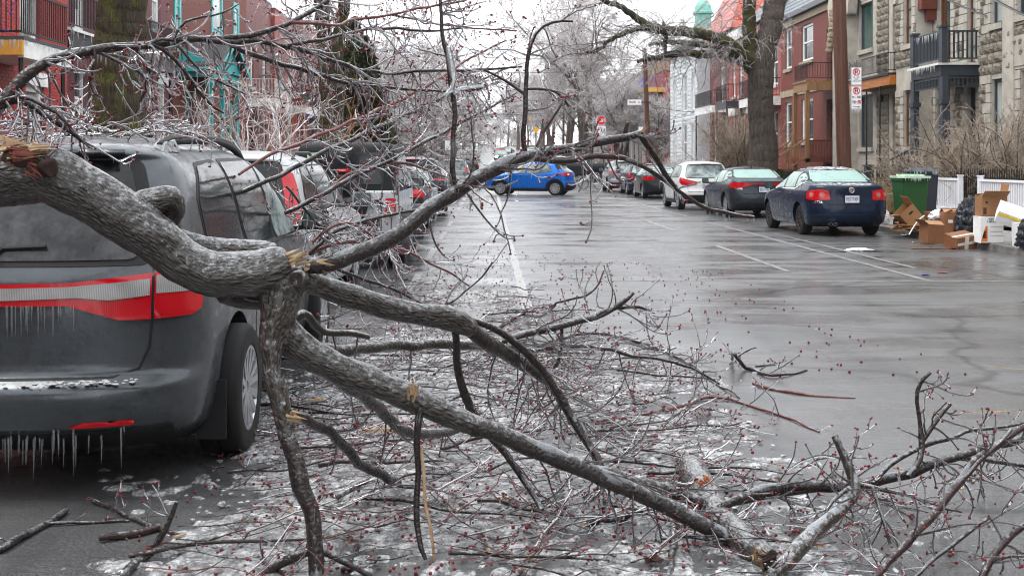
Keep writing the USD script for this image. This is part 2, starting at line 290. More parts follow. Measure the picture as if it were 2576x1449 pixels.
plain('fresh_wood', (.30, .16, .07), rough=.65, col2=(.66, .49, .30), scale=26, isl=.4, stretch=(1, 1, .3), bump=.003)
plain('bud', (.12, .012, .016), rough=.3, var=.45, scale=25)
# ---------------------------------------------------------------- ground, road, pavements
XL, XR = -3.7, 8.95          # kerb faces
YS = np.r_[np.arange(-12, 30, 3.0), np.arange(30, 75, 5.0), np.arange(75, 126, 4.0), np.arange(130, 520, 15.0), 700, 850]
def sheet(x0, x1, ys, z, nx=2, xs=None):
    xs = np.linspace(x0, x1, nx) if xs is None else np.asarray(xs, float)
    v = np.array([[x, y, z + float(gz(y))] for y in ys for x in xs]); return v, grid(len(ys), len(xs))[:, ::-1]
look('asphalt', {
    'g': ('geometry', {}), 'n1': ('noise_texture', {'scale': 75.0, 'detail': 7.0, 'roughness': .85}), 'n2': ('noise_texture', {'scale': .55, 'detail': 6.0, 'roughness': .6}),
    'mp': ('mapping', {'scale': (1.6, .13, 1.0)}), 'n3': ('noise_texture', {'scale': 1.0, 'detail': 7.0, 'roughness': .65, 'distortion': .5}),
    'mq': ('mapping', {'scale': (.5, 1.3, 1.0)}), 'n4': ('noise_texture', {'scale': .8, 'detail': 7.0, 'roughness': .6, 'distortion': .8}),
    'r1': ('rgb_ramp', {'ramp': [(.34, (.012, .0122, .0125)), (.5, (.06, .061, .062)), (.66, (.20, .201, .204))]}),
    'r2': ('rgb_ramp', {'ramp': [(.32, (.55, .55, .56)), (.5, (.95, .95, .95)), (.68, (1.35, 1.35, 1.35))]}), 'm1': ('mix_color', {'blend_type': 'multiply', 'fac': 1.0, 'use_clamp': False}),
    'r3': ('rgb_ramp', {'ramp': [(.36, (.45, .45, .46)), (.46, (.8, .8, .8)), (.56, (1, 1, 1))]}), 'm2': ('mix_color', {'blend_type': 'multiply', 'fac': .75, 'use_clamp': False}),
    'vc': ('voronoi_texture', {'scale': .23, 'feature': 'distance_to_edge', 'detail': 0.0}), 'vd': ('noise_texture', {'scale': 1.3, 'detail': 5.0}), 'va': ('vector_math', {'math_type': 'multiply_add', 'vector2': (.9, .9, 0)}),
    'rc': ('rgb_ramp', {'ramp': [(.0, (.12, .12, .12)), (.006, (.3, .3, .3)), (.016, (1, 1, 1))]}), 'm3': ('mix_color', {'blend_type': 'multiply', 'fac': .85, 'use_clamp': False}),
    'ro': ('rgb_ramp', {'ramp': [(.38, (.05, .05, .05)), (.48, (.26, .26, .26)), (.62, (.44, .44, .44))]}),
    'bw': ('math', {'math_type': 'multiply', 'value2': .0014}), 'b': ('bump', {'strength': 1.0, 'distance': 1.0}),
    'p': ('principled_bsdf', {'specular_ior_level': .5})},
    [('g.position', 'n1.vector'), ('g.position', 'n2.vector'), ('g.position', 'mp.vector'), ('mp.vector', 'n3.vector'), ('g.position', 'mq.vector'), ('mq.vector', 'n4.vector'), ('n1.fac', 'r1.fac'), ('n2.fac', 'r2.fac'), ('r1.color', 'm1.a'), ('r2.color', 'm1.b'),
     ('n3.fac', 'r3.fac'), ('m1.result', 'm2.a'), ('r3.color', 'm2.b'), ('g.position', 'vd.vector'), ('vd.color', 'va.vector1'), ('g.position', 'va.vector3'), ('va.vector', 'vc.vector'), ('vc.distance', 'rc.fac'), ('m2.result', 'm3.a'), ('rc.color', 'm3.b'),
     ('m3.result', 'p.base_color'), ('n4.fac', 'ro.fac'), ('ro.color', 'p.roughness'), ('n1.fac', 'bw.value1'), ('bw.value', 'b.height'), ('b.normal', 'p.normal')])
plain('concrete', (.20, .19, .18), rough=.45, var=.35, scale=3.5, bump=.003, bscale=70, rvar=.2)
plain('kerb_stone', (.15, .145, .135), rough=.45, var=.45, scale=5, bump=.005, bscale=50, rvar=.2)
plain('soil', (.055, .042, .03), rough=.85, var=.5, scale=4, bump=.03, bscale=14)
look('road_paint', {'g': ('geometry', {}), 'n': ('noise_texture', {'scale': 22.0, 'detail': 8.0, 'roughness': .75}), 'r': ('rgb_ramp', {'ramp': [(.40, (.10, .10, .10)), (.50, (.24, .237, .23)), (.7, (.34, .335, .325))]}),
    'n1': ('noise_texture', {'scale': 210.0, 'detail': 3.0}), 'b': ('bump', {'distance': .002, 'strength': 1.0}), 'p': ('principled_bsdf', {'roughness': .38})}, [('g.position', 'n.vector'), ('n.fac', 'r.fac'), ('r.color', 'p.base_color'), ('g.position', 'n1.vector'), ('n1.fac', 'b.height'), ('b.normal', 'p.normal')])
look('faded_paint', {'g': ('geometry', {}), 'n': ('noise_texture', {'scale': 9.0, 'detail': 8.0, 'roughness': .75}), 'r': ('rgb_ramp', {'ramp': [(.40, (.07, .07, .07)), (.62, (.26, .255, .245))]}),
    'p': ('principled_bsdf', {'roughness': .35})}, [('g.position', 'n.vector'), ('n.fac', 'r.fac'), ('r.color', 'p.base_color')])
obj('ground', sheet(-350, 350, YS, -.03, xs=[-350, -60, -20, 0, 20, 60, 350]), 'soil', kind='structure')
obj('road', sheet(XL, XR, YS, 0.0, 5), 'asphalt', kind='structure')
ys2 = np.array([89.0, 92, 95, 98, 100.5])
obj('cross_street', sheet(-60, 60, ys2, .004, 3), 'asphalt', kind='structure')
def pavement(name, xa, xb, y0, y1, kerb_at):
    ys = np.r_[y0, YS[(YS > y0) & (YS < y1)], y1]
    t = thing(name, kind='structure')
    s = 1 if xb > xa else -1
    m = MB(); xk = xa + s * .17; n = max(1, int((y1 - y0) / 1.5)); n = min(n, 60)
    e = np.linspace(y0, y1, n + 1); 
    for a, b in zip(e[:-1], e[1:]):                                    # slabs with open joints
        v, f = boxm(min(xk, xb), max(xk, xb), a + .006, b - .006, -.05, .13); v = v.copy(); v[:, 2] += gz(v[:, 1])
        if a < 62: obj('slab', (v, f), 'concrete', t)
        else: m.add(v, f)
    if not m.empty(): obj('far_slabs', m, 'concrete', t, kind='stuff')
    k = MB()
    for a, b in zip(e[:-1], e[1:]):
        v, f = extrude(rrect(min(xa, xk), -.08, max(xa, xk), .135, .03), (b - a) - .01)
        v = np.stack([v[:, 0], v[:, 2] + a + .005, v[:, 1]], 1); v[:, 2] += gz(v[:, 1])
        if a < 45: obj('kerb_stone', (jitter(v, .006, int(a), 3), f[:, ::-1]), 'kerb_stone', t)
        else: k.add(v, f[:, ::-1])
    if not k.empty(): obj('far_kerb_stones', k, 'kerb_stone', t, kind='stuff')
pavement('pavement', XR, 10.95, -6, 88.5, XR); pavement('pavement', XL, -5.6, -6, 88.5, XL)
pavement('pavement', XR, 10.95, 101, 330, XR); pavement('pavement', XL, -5.6, 101, 330, XL)
for (x0, x1, y0, y1, z) in ((10.95, 13.4, -6, 88.5, .2), (-8.2, -5.6, -6, 88.5, .2), (10.95, 16, 101, 330, .2), (-12, -5.6, 101, 330, .2)):
    ys = np.r_[y0, YS[(YS > y0) & (YS < y1)], y1]
    v, f = sheet(x0, x1, ys, z, 7); v[:, 2] += .06 * (meshkit.noise(v * 1.3) - .5); obj('front_yard', (v, f), 'soil', kind='structure')
look('haze_air', {'v': ('principled_volume', {'color': (.93, .95, .97), 'density': .00014})}, [], surface=None, volume='v.volume')
obj('haze', boxm(-360, 360, -60, 860, -1.2, 27), 'haze_air', kind='stuff')
# painted lines, each a thin sheet just above the road
def stripe(x, w, y0, y1, mat='road_paint', wob=.02, bend=None):
    n = max(4, int((y1 - y0) / .25)); n = min(n, 200); y = np.linspace(y0, y1, n)
    c = x + (np.interp(y, *zip(*bend)) if bend else 0) + wob * (meshkit.noise(np.stack([y * 1.1, y * 0, y * 0 + x], 1)) - .5)
    a = w * (.5 + .10 * (meshkit.noise(np.stack([y * 7, y * 0, y * 0], 1)) - .5))
    v = np.vstack([np.stack([c - a, y, .005 + gz(y)], 1), np.stack([c + a, y, .005 + gz(y)], 1)])
    i = np.arange(n - 1); obj('road_marking', (v, np.stack([i, i + n, i + n + 1, i + 1], 1)), mat, kind='structure')
bend = [(5, 0), (12, 0), (20, .03), (35, .08), (51, .19), (58, .22)]
stripe(.47, .115, 11.6, 57.0, bend=bend)
for a in np.arange(14.2, 56, 4.9): stripe(-.95, .10, a, a + 2.5, 'faded_paint', bend=[(5, 0), (30, .12), (56, .2)])
for a in (17.0, 27.0): stripe(4.35, .10, a, a + 5.2, 'faded_paint')
stripe(5.85, .11, 15.6, 31.0, 'faded_paint'); stripe(5.83, .10, 34.0, 44.0, 'faded_paint'); stripe(6.35, .10, 17.5, 26.0, 'faded_paint')
# a low concrete median joint across the road: a shallow filled trench
v, f = boxm(1.2, 8.6, 15.60, 15.66, -.02, .006); obj('road_joint', (v, f), 'concrete', kind='structure')
# ---------------------------------------------------------------- cars
from scipy.interpolate import PchipInterpolator
CAM_XY = np.array([0.0, 0.0])
def curve(pts):
    p = np.array(sorted(pts), float); return PchipInterpolator(p[:, 0], p[:, 1])
class Body:
    """A car body as a stack of rounded plans: for each height the rear end, the front end and the half width.
    y runs forward from the rear bumper, x to the right, z up."""
    def __init__(s, L, rear, front, wide, Rr=.45, Rf=.75, pr=2.5, pf=2.4, taper=.06, H=None):
        s.L = L; s.yr = curve(rear); ff = curve(front); s.yf = lambda z: L - ff(z); s.w = curve(wide)
        s.z0 = max(min(a[0] for a in q) for q in (rear, front, wide)); s.z1 = min(max(a[0] for a in q) for q in (rear, front, wide))
        s.Rr, s.Rf, s.pr, s.pf, s.taper = Rr, Rf, pr, pf, taper
    def half(s, y, z):
        yr, yf, w = s.yr(z), s.yf(z), s.w(z); ln = np.maximum(yf - yr, .05)
        Rr = np.minimum(s.Rr, ln * .5); Rf = np.minimum(s.Rf, ln * .5)
        ur = np.clip((y - yr) / Rr, 0, 1); uf = np.clip((yf - y) / Rf, 0, 1)
        S = lambda u, p: (1 - (1 - u) ** p) ** (1 / p)
        t = (y - s.L * .5) / (s.L * .5)
        return w * S(ur, s.pr) * S(uf, s.pf) * (1 - s.taper * t * t)
    def plan(s, z, n=34):
        yr, yf = float(s.yr(z)), float(s.yf(z)); ln = max(yf - yr, .05); Rr = min(s.Rr, ln * .5); Rf = min(s.Rf, ln * .5)
        a = np.linspace(0, 1, n // 2 + 1)[:-1]
        y = np.r_[yr + Rr * (1 - np.cos(a * PI / 2)) ** 1.6, np.linspace(yr + Rr, yf - Rf, n)[:-1], yf - Rf * (1 - np.cos((1 - np.linspace(0, 1, n // 2 + 1)) * PI / 2)) ** 1.6]
        return np.stack([s.half(y, z), y], 1)
    def mesh(s, nz=60, n=30):
        zz = np.linspace(s.z0, s.z1, 900); d = np.sqrt(np.diff(zz) ** 2 + (np.diff(s.yr(zz)) * .8) ** 2 + (np.diff(s.yf(zz)) * .8) ** 2 + np.diff(s.w(zz)) ** 2)
        c = np.r_[0, np.cumsum(d)]; z = np.interp(np.linspace(0, c[-1], nz), c, zz)
        rings = []
        for k in z:
            p = s.plan(k, n); q = np.vstack([p, np.stack([-p[::-1, 0], p[::-1, 1]], 1)[1:-1]]); rings.append(np.column_stack([q, np.full(len(q), k)]))
        m = len(rings[0]); v = np.vstack(rings); i = np.arange(nz - 1)[:, None] * m; j = np.arange(m)[None]; k = (j + 1) % m
        f = np.stack([i + j, i + k, i + m + k, i + m + j], -1).reshape(-1, 4); f = np.vstack([f[:, [0, 1, 2]], f[:, [0, 2, 3]]])
        cb = rings[0].mean(0); ct = rings[-1].mean(0); v = np.vstack([v, cb, ct]); j = np.arange(m); k = (j + 1) % m; e = (nz - 1) * m
        f = np.vstack([f, np.stack([k, j, np.full(m, len(v) - 2)], 1), np.stack([e + j, e + k, np.full(m, len(v) - 1)], 1)])
        return v, f
    # surface maps: 2-D outlines drawn on the body
    def side(s, q, sgn=1):
        y, z = q[:, 0], q[:, 1]; return np.stack([sgn * s.half(y, z), y, z], 1)
    def table(s, front):
        zz = np.linspace(s.z0, s.z1, 320); aa = np.linspace(0, 2.4, 240); T = np.zeros((320, 240, 2))
        for k, z in enumerate(zz):
            p = s.plan(z, 40); p = p[::-1] if front else p; p = np.vstack([[0, p[0, 1]], p])
            a = np.r_[0, np.cumsum(np.linalg.norm(np.diff(p, axis=0), axis=1))] + np.arange(len(p)) * 1e-9
            T[k, :, 0] = np.interp(aa, a, p[:, 0]); T[k, :, 1] = np.interp(aa, a, p[:, 1])
        return T
    def wrap(s, q, front=False):
        """q: (arc length from the middle of the rear (or front) around the corner, height)."""
        s.tabs = getattr(s, 'tabs', {})
        if front not in s.tabs: s.tabs[front] = s.table(front)
        T = s.tabs[front]; u = np.clip((q[:, 1] - s.z0) / (s.z1 - s.z0) * 319, 0, 318.999); t = np.clip(np.abs(q[:, 0]) / 2.4 * 239, 0, 238.999)
        i, j = u.astype(int), t.astype(int); u, t = (u - i)[:, None], (t - j)[:, None]
        r = (T[i, j] * (1 - u) + T[i + 1, j] * u) * (1 - t) + (T[i, j + 1] * (1 - u) + T[i + 1, j + 1] * u) * t
        return np.stack([np.sign(q[:, 0] + 1e-12) * r[:, 0], r[:, 1], q[:, 1]], 1)
    def top(s, q, lo, hi):
        """q: (x, y) seen from above, on the upper skin between heights lo and hi."""
        a = np.full(len(q), lo); b = np.full(len(q), hi)
        for _ in range(26):
            m = (a + b) / 2; ins = s.half(q[:, 1], m) > np.abs(q[:, 0]); ins &= (q[:, 1] > s.yr(m)) & (q[:, 1] < s.yf(m)); a = np.where(ins, m, a); b = np.where(ins, b, m)
        return np.stack([q[:, 0], q[:, 1], a], 1)
def cut_poly(poly, step):
    """Triangles of a polygon about step across, so that a panel follows the body."""
    from scipy.spatial import Delaunay
    q = np.vstack([np.array(r.coords)[:-1] for r in [poly.exterior, *poly.interiors]]); b = poly.bounds; x, y = np.meshgrid(np.arange(b[0] + step / 2, b[2], step), np.arange(b[1] + step / 2, b[3], step)); x, y = x.ravel(), y.ravel()
    inner = poly.buffer(-step * .3); k = shapely.contains_xy(inner, x, y) if not inner.is_empty else np.zeros(len(x), bool); q = np.unique(np.vstack([q, np.column_stack([x[k], y[k]])]).round(5), axis=0)
    f = Delaunay(q, qhull_options='QJ Pp').simplices; c = q[f].mean(1); f = f[shapely.contains_xy(poly, c[:, 0], c[:, 1])]
    return q, f
STEP = [.07]
def panel(poly, fmap, out=.004, inn=.012, step=None, flip=False):
    mb = MB(); step = step or STEP[0]
    for g in getattr(poly, 'geoms', [poly]):
        if g.is_empty: continue
        q, f = cut_poly(shapely.segmentize(g, step), step)
        p = fmap(q); e = 1e-3
        du = fmap(q + [e, 0]) - p; dv = fmap(q + [0, e]) - p
        n = np.cross(du, dv); n /= np.maximum(np.linalg.norm(n, axis=1, keepdims=True), 1e-9)
        # outward: away from the car's axis
        c = np.array([0, 2.2, .7]); o = p - c; o[:, 1] *= .35
        if (np.sum(n * o, 1) < 0).mean() > .5: n = -n
        f = np.where((np.linalg.det(np.stack([q[f[:, 1]] - q[f[:, 0]], q[f[:, 2]] - q[f[:, 0]]], 1)) < 0)[:, None], f[:, ::-1], f)
        fn = np.cross(p[f[:, 1]] - p[f[:, 0]], p[f[:, 2]] - p[f[:, 0]])
        if (np.sum(fn * n[f[:, 0]], 1) < 0).mean() > .5: f = f[:, ::-1]
        m = len(p); ed = np.sort(np.vstack([f[:, [0, 1]], f[:, [1, 2]], f[:, [2, 0]]]), 1); raw = np.vstack([f[:, [0, 1]], f[:, [1, 2]], f[:, [2, 0]]])
        key = ed[:, 0].astype(np.int64) * m + ed[:, 1]; u, idx, cnt = np.unique(key, return_index=True, return_counts=True); b = raw[idx[cnt == 1]]
        mb.add(p + n * out, f); mb.add(np.vstack([p + n * out, p - n * inn]), np.vstack([np.stack([b[:, 1], b[:, 0], b[:, 0] + m], 1), np.stack([b[:, 1], b[:, 0] + m, b[:, 1] + m], 1)]))
    return mb.get()
def smooth_poly(pts, r=.03):
    return Polygon(pts).buffer(-r, join_style=1).buffer(r, quad_segs=4)
def wheel(parent, x, y, r, width, rimfrac=.66, spokes=5, mat='alloy', side=1, tyre='rubber', z=None, twin=False, turn=0.0):
    t = thing('wheel', loc=(x, y, z if z is not None else r), rz=turn, parent=str(parent.GetPath()))
    w = width / 2; rr = r * rimfrac; ns = 44 if STEP[0] < .08 else (28 if STEP[0] < .12 else 16)
    prof = [(rr, -w * .9), (rr + .01, -w), (r * .9, -w * 1.02), (r * .975, -w * .86), (r, -w * .6), (r, -w * .1), (r - .012, -w * .08), (r - .012, w * .08), (r, w * .1), (r, w * .6), (r * .975, w * .86), (r * .9, w * 1.02), (rr + .01, w), (rr, w * .9), (rr * .99, 0), (rr, -w * .9)]
    obj('tyre', lathe(prof, ns, 'x'), tyre, t, smooth=40)
    m = MB(); s = side
    m.add(*lathe([(rr + .004, s * w * .96), (rr - .012, s * w * .98), (rr - .022, s * w * .80), (rr - .028, s * w * .70)], ns, 'x'))
    m.add(*lathe([(.001, s * w * .80), (r * .10, s * w * .80), (r * .15, s * w * .70), (r * .15, 0)], 20, 'x'))
    for k in range(spokes):
        a = 2 * PI * k / spokes + .3
        for da in ((-.13, .13) if twin else (0,)):
            a0, a1 = a + da * .5, a + da * 1.6
            p0 = np.array([s * w * .72, math.cos(a0) * r * .1, math.sin(a0) * r * .1]); p1 = np.array([s * w * .86, math.cos(a1) * (rr - .012), math.sin(a1) * (rr - .012)])
            m.add(*bar(p0, p1, r * (.11 if twin else .17 * 5 / max(spokes, 5)), .03, up=(1, 0, 0)))
    obj('rim', m, mat, t, smooth=35); obj('wheel_well', lathe([(rr - .01, s * w * .72), (rr - .02, s * w * .3), (.02, s * w * .25)], ns, 'x'), 'black_plastic', t)
    return t
def car(name, label, cat, spec, x, y, rz=0.0, group=None, z=None):
    """x, y: the point of the ground under the middle of the rear bumper when rz = 0 (the car's own origin)."""
    t = thing(name, label, cat, (x, y, float(gz(y)) if z is None else z), rz, group)
    STEP[0] = .065 if y < 40 else (.09 if y < 66 else .14)
    B = spec['body']; sp = spec; c, s_ = math.cos(rz), math.sin(rz)
    man = manifold3d.Manifold(manifold3d.Mesh(*[a.astype(d) for a, d in zip(B.mesh(sp.get('nz', 64), sp.get('n', 26)), (np.float32, np.uint32))]))
    wr = sp['wheel_r']; ya = sp['axles']
    for yy in ya:
        for sx in (-1, 1):
            cy = manifold3d.Manifold.cylinder(.42, wr * sp.get('arch', 1.14), circular_segments=40).rotate([0, 90, 0]).translate([sx * B.w(wr) - (.0 if sx < 0 else .30) - (.12 if sx < 0 else 0), yy, wr + sp.get('arch_up', .02)])
            man = man - cy
    mm = man.to_mesh(); body = (np.array(mm.vert_properties[:, :3], float), np.array(mm.tri_verts))
    bm = trimesh.Trimesh(*body, process=True); bm.merge_vertices(); obj('body', (np.array(bm.vertices), np.array(bm.faces)), sp['paint'], t, smooth=32)
    sides = sp.get('sides', (-1, 1))
    for sx in sides:
        fs = lambda q, sx=sx: B.side(q, sx)
        for g in sp.get('windows', ()):
            poly = smooth_poly(g[0], g[2] if len(g) > 2 else .035)
            obj('window_surround', panel(poly.buffer(.022), fs, .003), 'black_plastic', t, smooth=True)
            obj('window', panel(poly, fs, .007), g[1], t, smooth=True)
        for nm, pts, mat, o in sp.get('side_panels', ()):
            obj(nm, panel(pts if hasattr(pts, 'area') else Polygon(pts), fs, o), mat, t, smooth=True)
        seams = MB()
        for ln in sp.get('seams', ()):
            seams.add(*panel(LineString(ln).buffer(.006, cap_style=2), fs, .0015, .01))
        if not seams.empty(): obj('door_seam', seams, 'black_plastic', t)
        for (hy, hz) in sp.get('handles', ()):
            p = B.side(np.array([[hy - .09, hz], [hy, hz], [hy + .09, hz]]), sx) + [sx * .025, 0, 0]
            p[0, 0] -= sx * .02; p[2, 0] -= sx * .02; obj('door_handle', tube(p, [.012, .016, .012], 6), sp.get('handle_mat', sp['paint']), t, smooth=True)
        if 'mirror' in sp:
            my, mz = sp['mirror'][:2]; mw = sp['mirror'][2] if len(sp['mirror']) > 2 else .2
            b0 = B.side(np.array([[my, mz - .02]]), sx)[0]
            mb = MB(); e = extrude(rrect(-mw / 2, -mw * .36, mw / 2, mw * .36, mw * .16), .10); v = e[0].copy(); v = np.stack([v[:, 0], v[:, 2], v[:, 1]], 1)
            k = v[:, 1] > .05; v[k, 0] *= .72; v[k, 2] *= .7
            cen = b0 + [sx * (mw / 2 + .055), -.05, .075]; mb.add(v + cen, e[1][:, ::-1]); mb.bar(b0 - [sx * .03, 0, 0], cen + [-sx * mw * .35, .04, -.05], .07, .035)
            mir = obj('wing_mirror', mb, sp.get('mirror_mat', sp['paint']), t, smooth=40)
            g = extrude(rrect(-mw / 2 + .014, -mw * .36 + .014, mw / 2 - .014, mw * .36 - .014, mw * .13), .004); gv = np.stack([g[0][:, 0], g[0][:, 2] - .005, g[0][:, 1]], 1)
            obj('mirror_glass', (gv + cen, g[1][:, ::-1]), 'mirror_glass', mir)
    for key, front in (('rear', False), ('front', True)):
        for nm, pts, mat, o, both in sp.get(key, ()):
            poly = pts if hasattr(pts, 'area') else Polygon(pts)
            if both == 'mirror':
                for sx in (1, -1): obj(nm, panel(affinity.scale(poly, sx, 1, origin=(0, 0)), lambda q: B.wrap(q, front), o), mat, t, smooth=True)
            else: obj(nm, panel(poly, lambda q: B.wrap(q, front), o), mat, t, smooth=True)
    for nm, pts, mat, o, lo, hi in sp.get('tops', ()):
        obj(nm, panel(pts if hasattr(pts, 'area') else Polygon(pts), lambda q: B.top(q, lo, hi), o), mat, t, smooth=True)
    tw = sp.get('tyre_w', .215)
    for k, yy in enumerate(ya):
        for sx in (-1, 1):
            wheel(t, sx * (float(B.half(yy, wr)) - tw / 2 + sp.get('track_out', -.015)), yy, wr, tw, sp.get('rim', .68), sp.get('spokes', 5), sp.get('rim_mat', 'alloy'), sx, twin=sp.get('twin', False))
    if 'extra' in sp: sp['extra'](t, B)
    return t
def text_on(B, text, h, s0, z0, mat, t, out=.008, front=False, name='lettering', bold=True):
    """Lettering laid on the rear of a car, starting at arc length s0."""
    m = meshkit.text_mesh(text, h, .003, bold); v = np.array(m.vertices)
    q = np.column_stack([v[:, 0] + s0, (v[:, 1] + z0).round(4)]); p = B.wrap(q, front); p[:, 1] += (-1 if not front else 1) * (out + v[:, 2])
    return obj(name, (p, np.array(m.faces)), mat, t)
def plate(B, t, z, text='', s=.0, w=.30, h=.15, tilt=.0):
    y = float(B.yr(z)) - .02
    e = extrude(rrect(-w / 2, -h / 2, w / 2, h / 2, .012), .006); v = np.stack([e[0][:, 0] + s, y + e[0][:, 2] * -1, e[0][:, 1] + z], 1)
    pl = obj('number_plate', (v, e[1]), 'plate_white', t)
    if text:
        m = meshkit.text_mesh(text, h * .48, .002, True); v = np.array(m.vertices); wd = np.ptp(v[:, 0]); v[:, 0] = (v[:, 0] - v[:, 0].min()) * min(1, (w - .05) / wd) - min(wd, w - .05) / 2
        obj('plate_lettering', (np.stack([v[:, 0] + s, y - .008 - v[:, 2], v[:, 1] + z - h * .24], 1), np.array(m.faces)), 'plate_blue', pl)
    fr = MB()
    for (a, b, c_, d) in ((-w / 2 - .012, w / 2 + .012, -h / 2 - .012, -h / 2), (-w / 2 - .012, w / 2 + .012, h / 2, h / 2 + .012), (-w / 2 - .012, -w / 2, -h / 2, h / 2), (w / 2, w / 2 + .012, -h / 2, h / 2)):
        fr.box(a + s, b + s, y - .012, y + .004, c_ + z, d + z)
    obj('plate_frame', fr, 'black_plastic', pl)
def icicles(name, pts, lens, mat, t, r=.006, w=False):
    m = MB()
    for p, l in zip(pts, lens): m.add(*tube([p, p - np.array([0, 0, l * .5]), p - np.array([0, 0, l])], [r, r * .75, r * .15], 5))
    return obj(name, m, mat, t, smooth=True, w=w, kind='stuff')
# ---------------------------------------------------------------- the vehicles
def widths(W, H, belt, roof=.62, lo=.2):
    w = W / 2
    return [(lo, w * .90), (lo + .1, w * .955), (.5, w * .99), (.72, w), (belt - .14, w * .99), (belt - .03, w * .965), (belt + .03, w * .94), (H - .28, w * (roof + .20)), (H - .14, w * (roof + .11)), (H - .07, w * roof), (H - .03, w * (roof - .16)), (H - .008, w * (roof - .34)), (H, w * (roof - .5))]
def suv_spec(L=4.5, W=1.84, H=1.66, wb=2.65, ro=.9, wr=.35, belt=1.06, hood=1.0, cowl=1.15, rake=.26, pnt='silver_paint', glass='grey_glass', cladding=True, lamp=None, **k):
    B = Body(L, [(.2, .30), (.28, .10), (.4, .02), (.52, .0), (.62, .01), (.68, .05), (belt - .12, .07), (belt, .11), (H - .28, .11 + rake * .75), (H - .13, .11 + rake * .85), (H - .085, .10 + rake * .7), (H - .05, .22 + rake), (H - .02, .7 + rake), (H, 1.3)],
             [(.2, .25), (.3, .07), (.45, .0), (.6, .02), (hood - .2, .09), (hood - .08, .35), (hood, .85), (hood + .06, cowl), (H - .34, cowl + .52), (H - .14, cowl + .92), (H - .05, cowl + 1.3), (H - .015, cowl + 1.75), (H, L - 1.75)], widths(W, H, belt), Rr=.42, Rf=.7)
    ya = (ro, ro + wb); r1 = ya[0] + wr * 1.1
    sw = [([(.52 + rake * .4, belt + .05), (1.12, belt + .03), (1.12, H - .17), (.62 + rake, H - .18), (.5 + rake * .6, belt + .2)], glass), ([(1.18, belt + .03), (2.02, belt + .02), (2.02, H - .16), (1.18, H - .17)], glass),
          ([(2.1, belt + .02), (L - cowl - .35, belt), (L - cowl - .62, belt + .24), (L - cowl - 1.08, H - .17), (2.1, H - .16)], glass)]
    lamp = lamp or [(W * .28, belt - .14), (W * .28, belt - .02), (W * .42, belt + .0), (W * .56, belt - .02), (W * .6, belt - .1), (W * .5, belt - .16)]
    sp = dict(body=B, paint=pnt, axles=ya, wheel_r=wr, windows=sw, seams=[[(1.15, H - .2), (1.15, .8), (1.22, .42)], [(2.06, H - .2), (2.06, .36)], [(L - cowl - .45, belt), (L - cowl - .42, .4)], [(1.25, .36), (L - cowl - .42, .36)]],
              handles=[(1.55, belt - .12), (2.4, belt - .12)], mirror=(L - cowl - .45, belt + .02), twin=True,
              rear=[('rear_window_surround', smooth_poly([(-W * .385, belt + .02), (W * .385, belt + .02), (W * .33, H - .13), (-W * .33, H - .13)], .05).buffer(.02), 'black_plastic', .003, 0), ('rear_window', smooth_poly([(-W * .385, belt + .02), (W * .385, belt + .02), (W * .33, H - .13), (-W * .33, H - .13)], .05), glass, .007, 0),
                    ('taillight', Polygon(lamp), 'red_lamp', .012, 'mirror'), ('high_brake_lamp', sbox(-.16, H - .105, .16, H - .085), 'red_lamp', .006, 0), ('tailgate_seam', LineString([(-W * .36, belt), (-W * .35, .60), (W * .35, .60), (W * .36, belt)]).buffer(.006), 'black_plastic', .002, 0)],
              front=[('headlight', [(W * .25, hood - .24), (W * .48, hood - .15), (W * .52, hood - .22), (W * .3, hood - .34)], 'clear_lamp', .01, 'mirror'), ('grille', rrect(-W * .22, .52, W * .22, hood - .2, .04), 'black_plastic', .006, 0), ('windscreen', smooth_poly([(-W * .42, hood + .1), (W * .42, hood + .1), (W * .33, H - .12), (-W * .33, H - .12)], .04), glass, .006, 0)])
    if cladding:
        cl = sbox(.0, .19, L, .335).difference(sbox(-1, .1, .30, .9)).difference(sbox(L - .3, .1, L + 1, .9))
        for yy in ya: cl = cl.union(Point(yy, wr + .02).buffer(wr * 1.32)).difference(Point(yy, wr + .02).buffer(wr * 1.13))
        cl = cl.intersection(sbox(0.14, .21, L - .14, 1.2)); sp['side_panels'] = [('wheel_arch_trim', cl, 'black_plastic', .012)]
        sp['rear'].append(('bumper_trim', sbox(-W * .50, .24, W * .50, .50), 'black_plastic', .012, 0)); sp['rear'].append(('reflector', sbox(W * .28, .45, W * .40, .48), 'red_lamp', .018, 'mirror'))
    sp.update(k); return sp
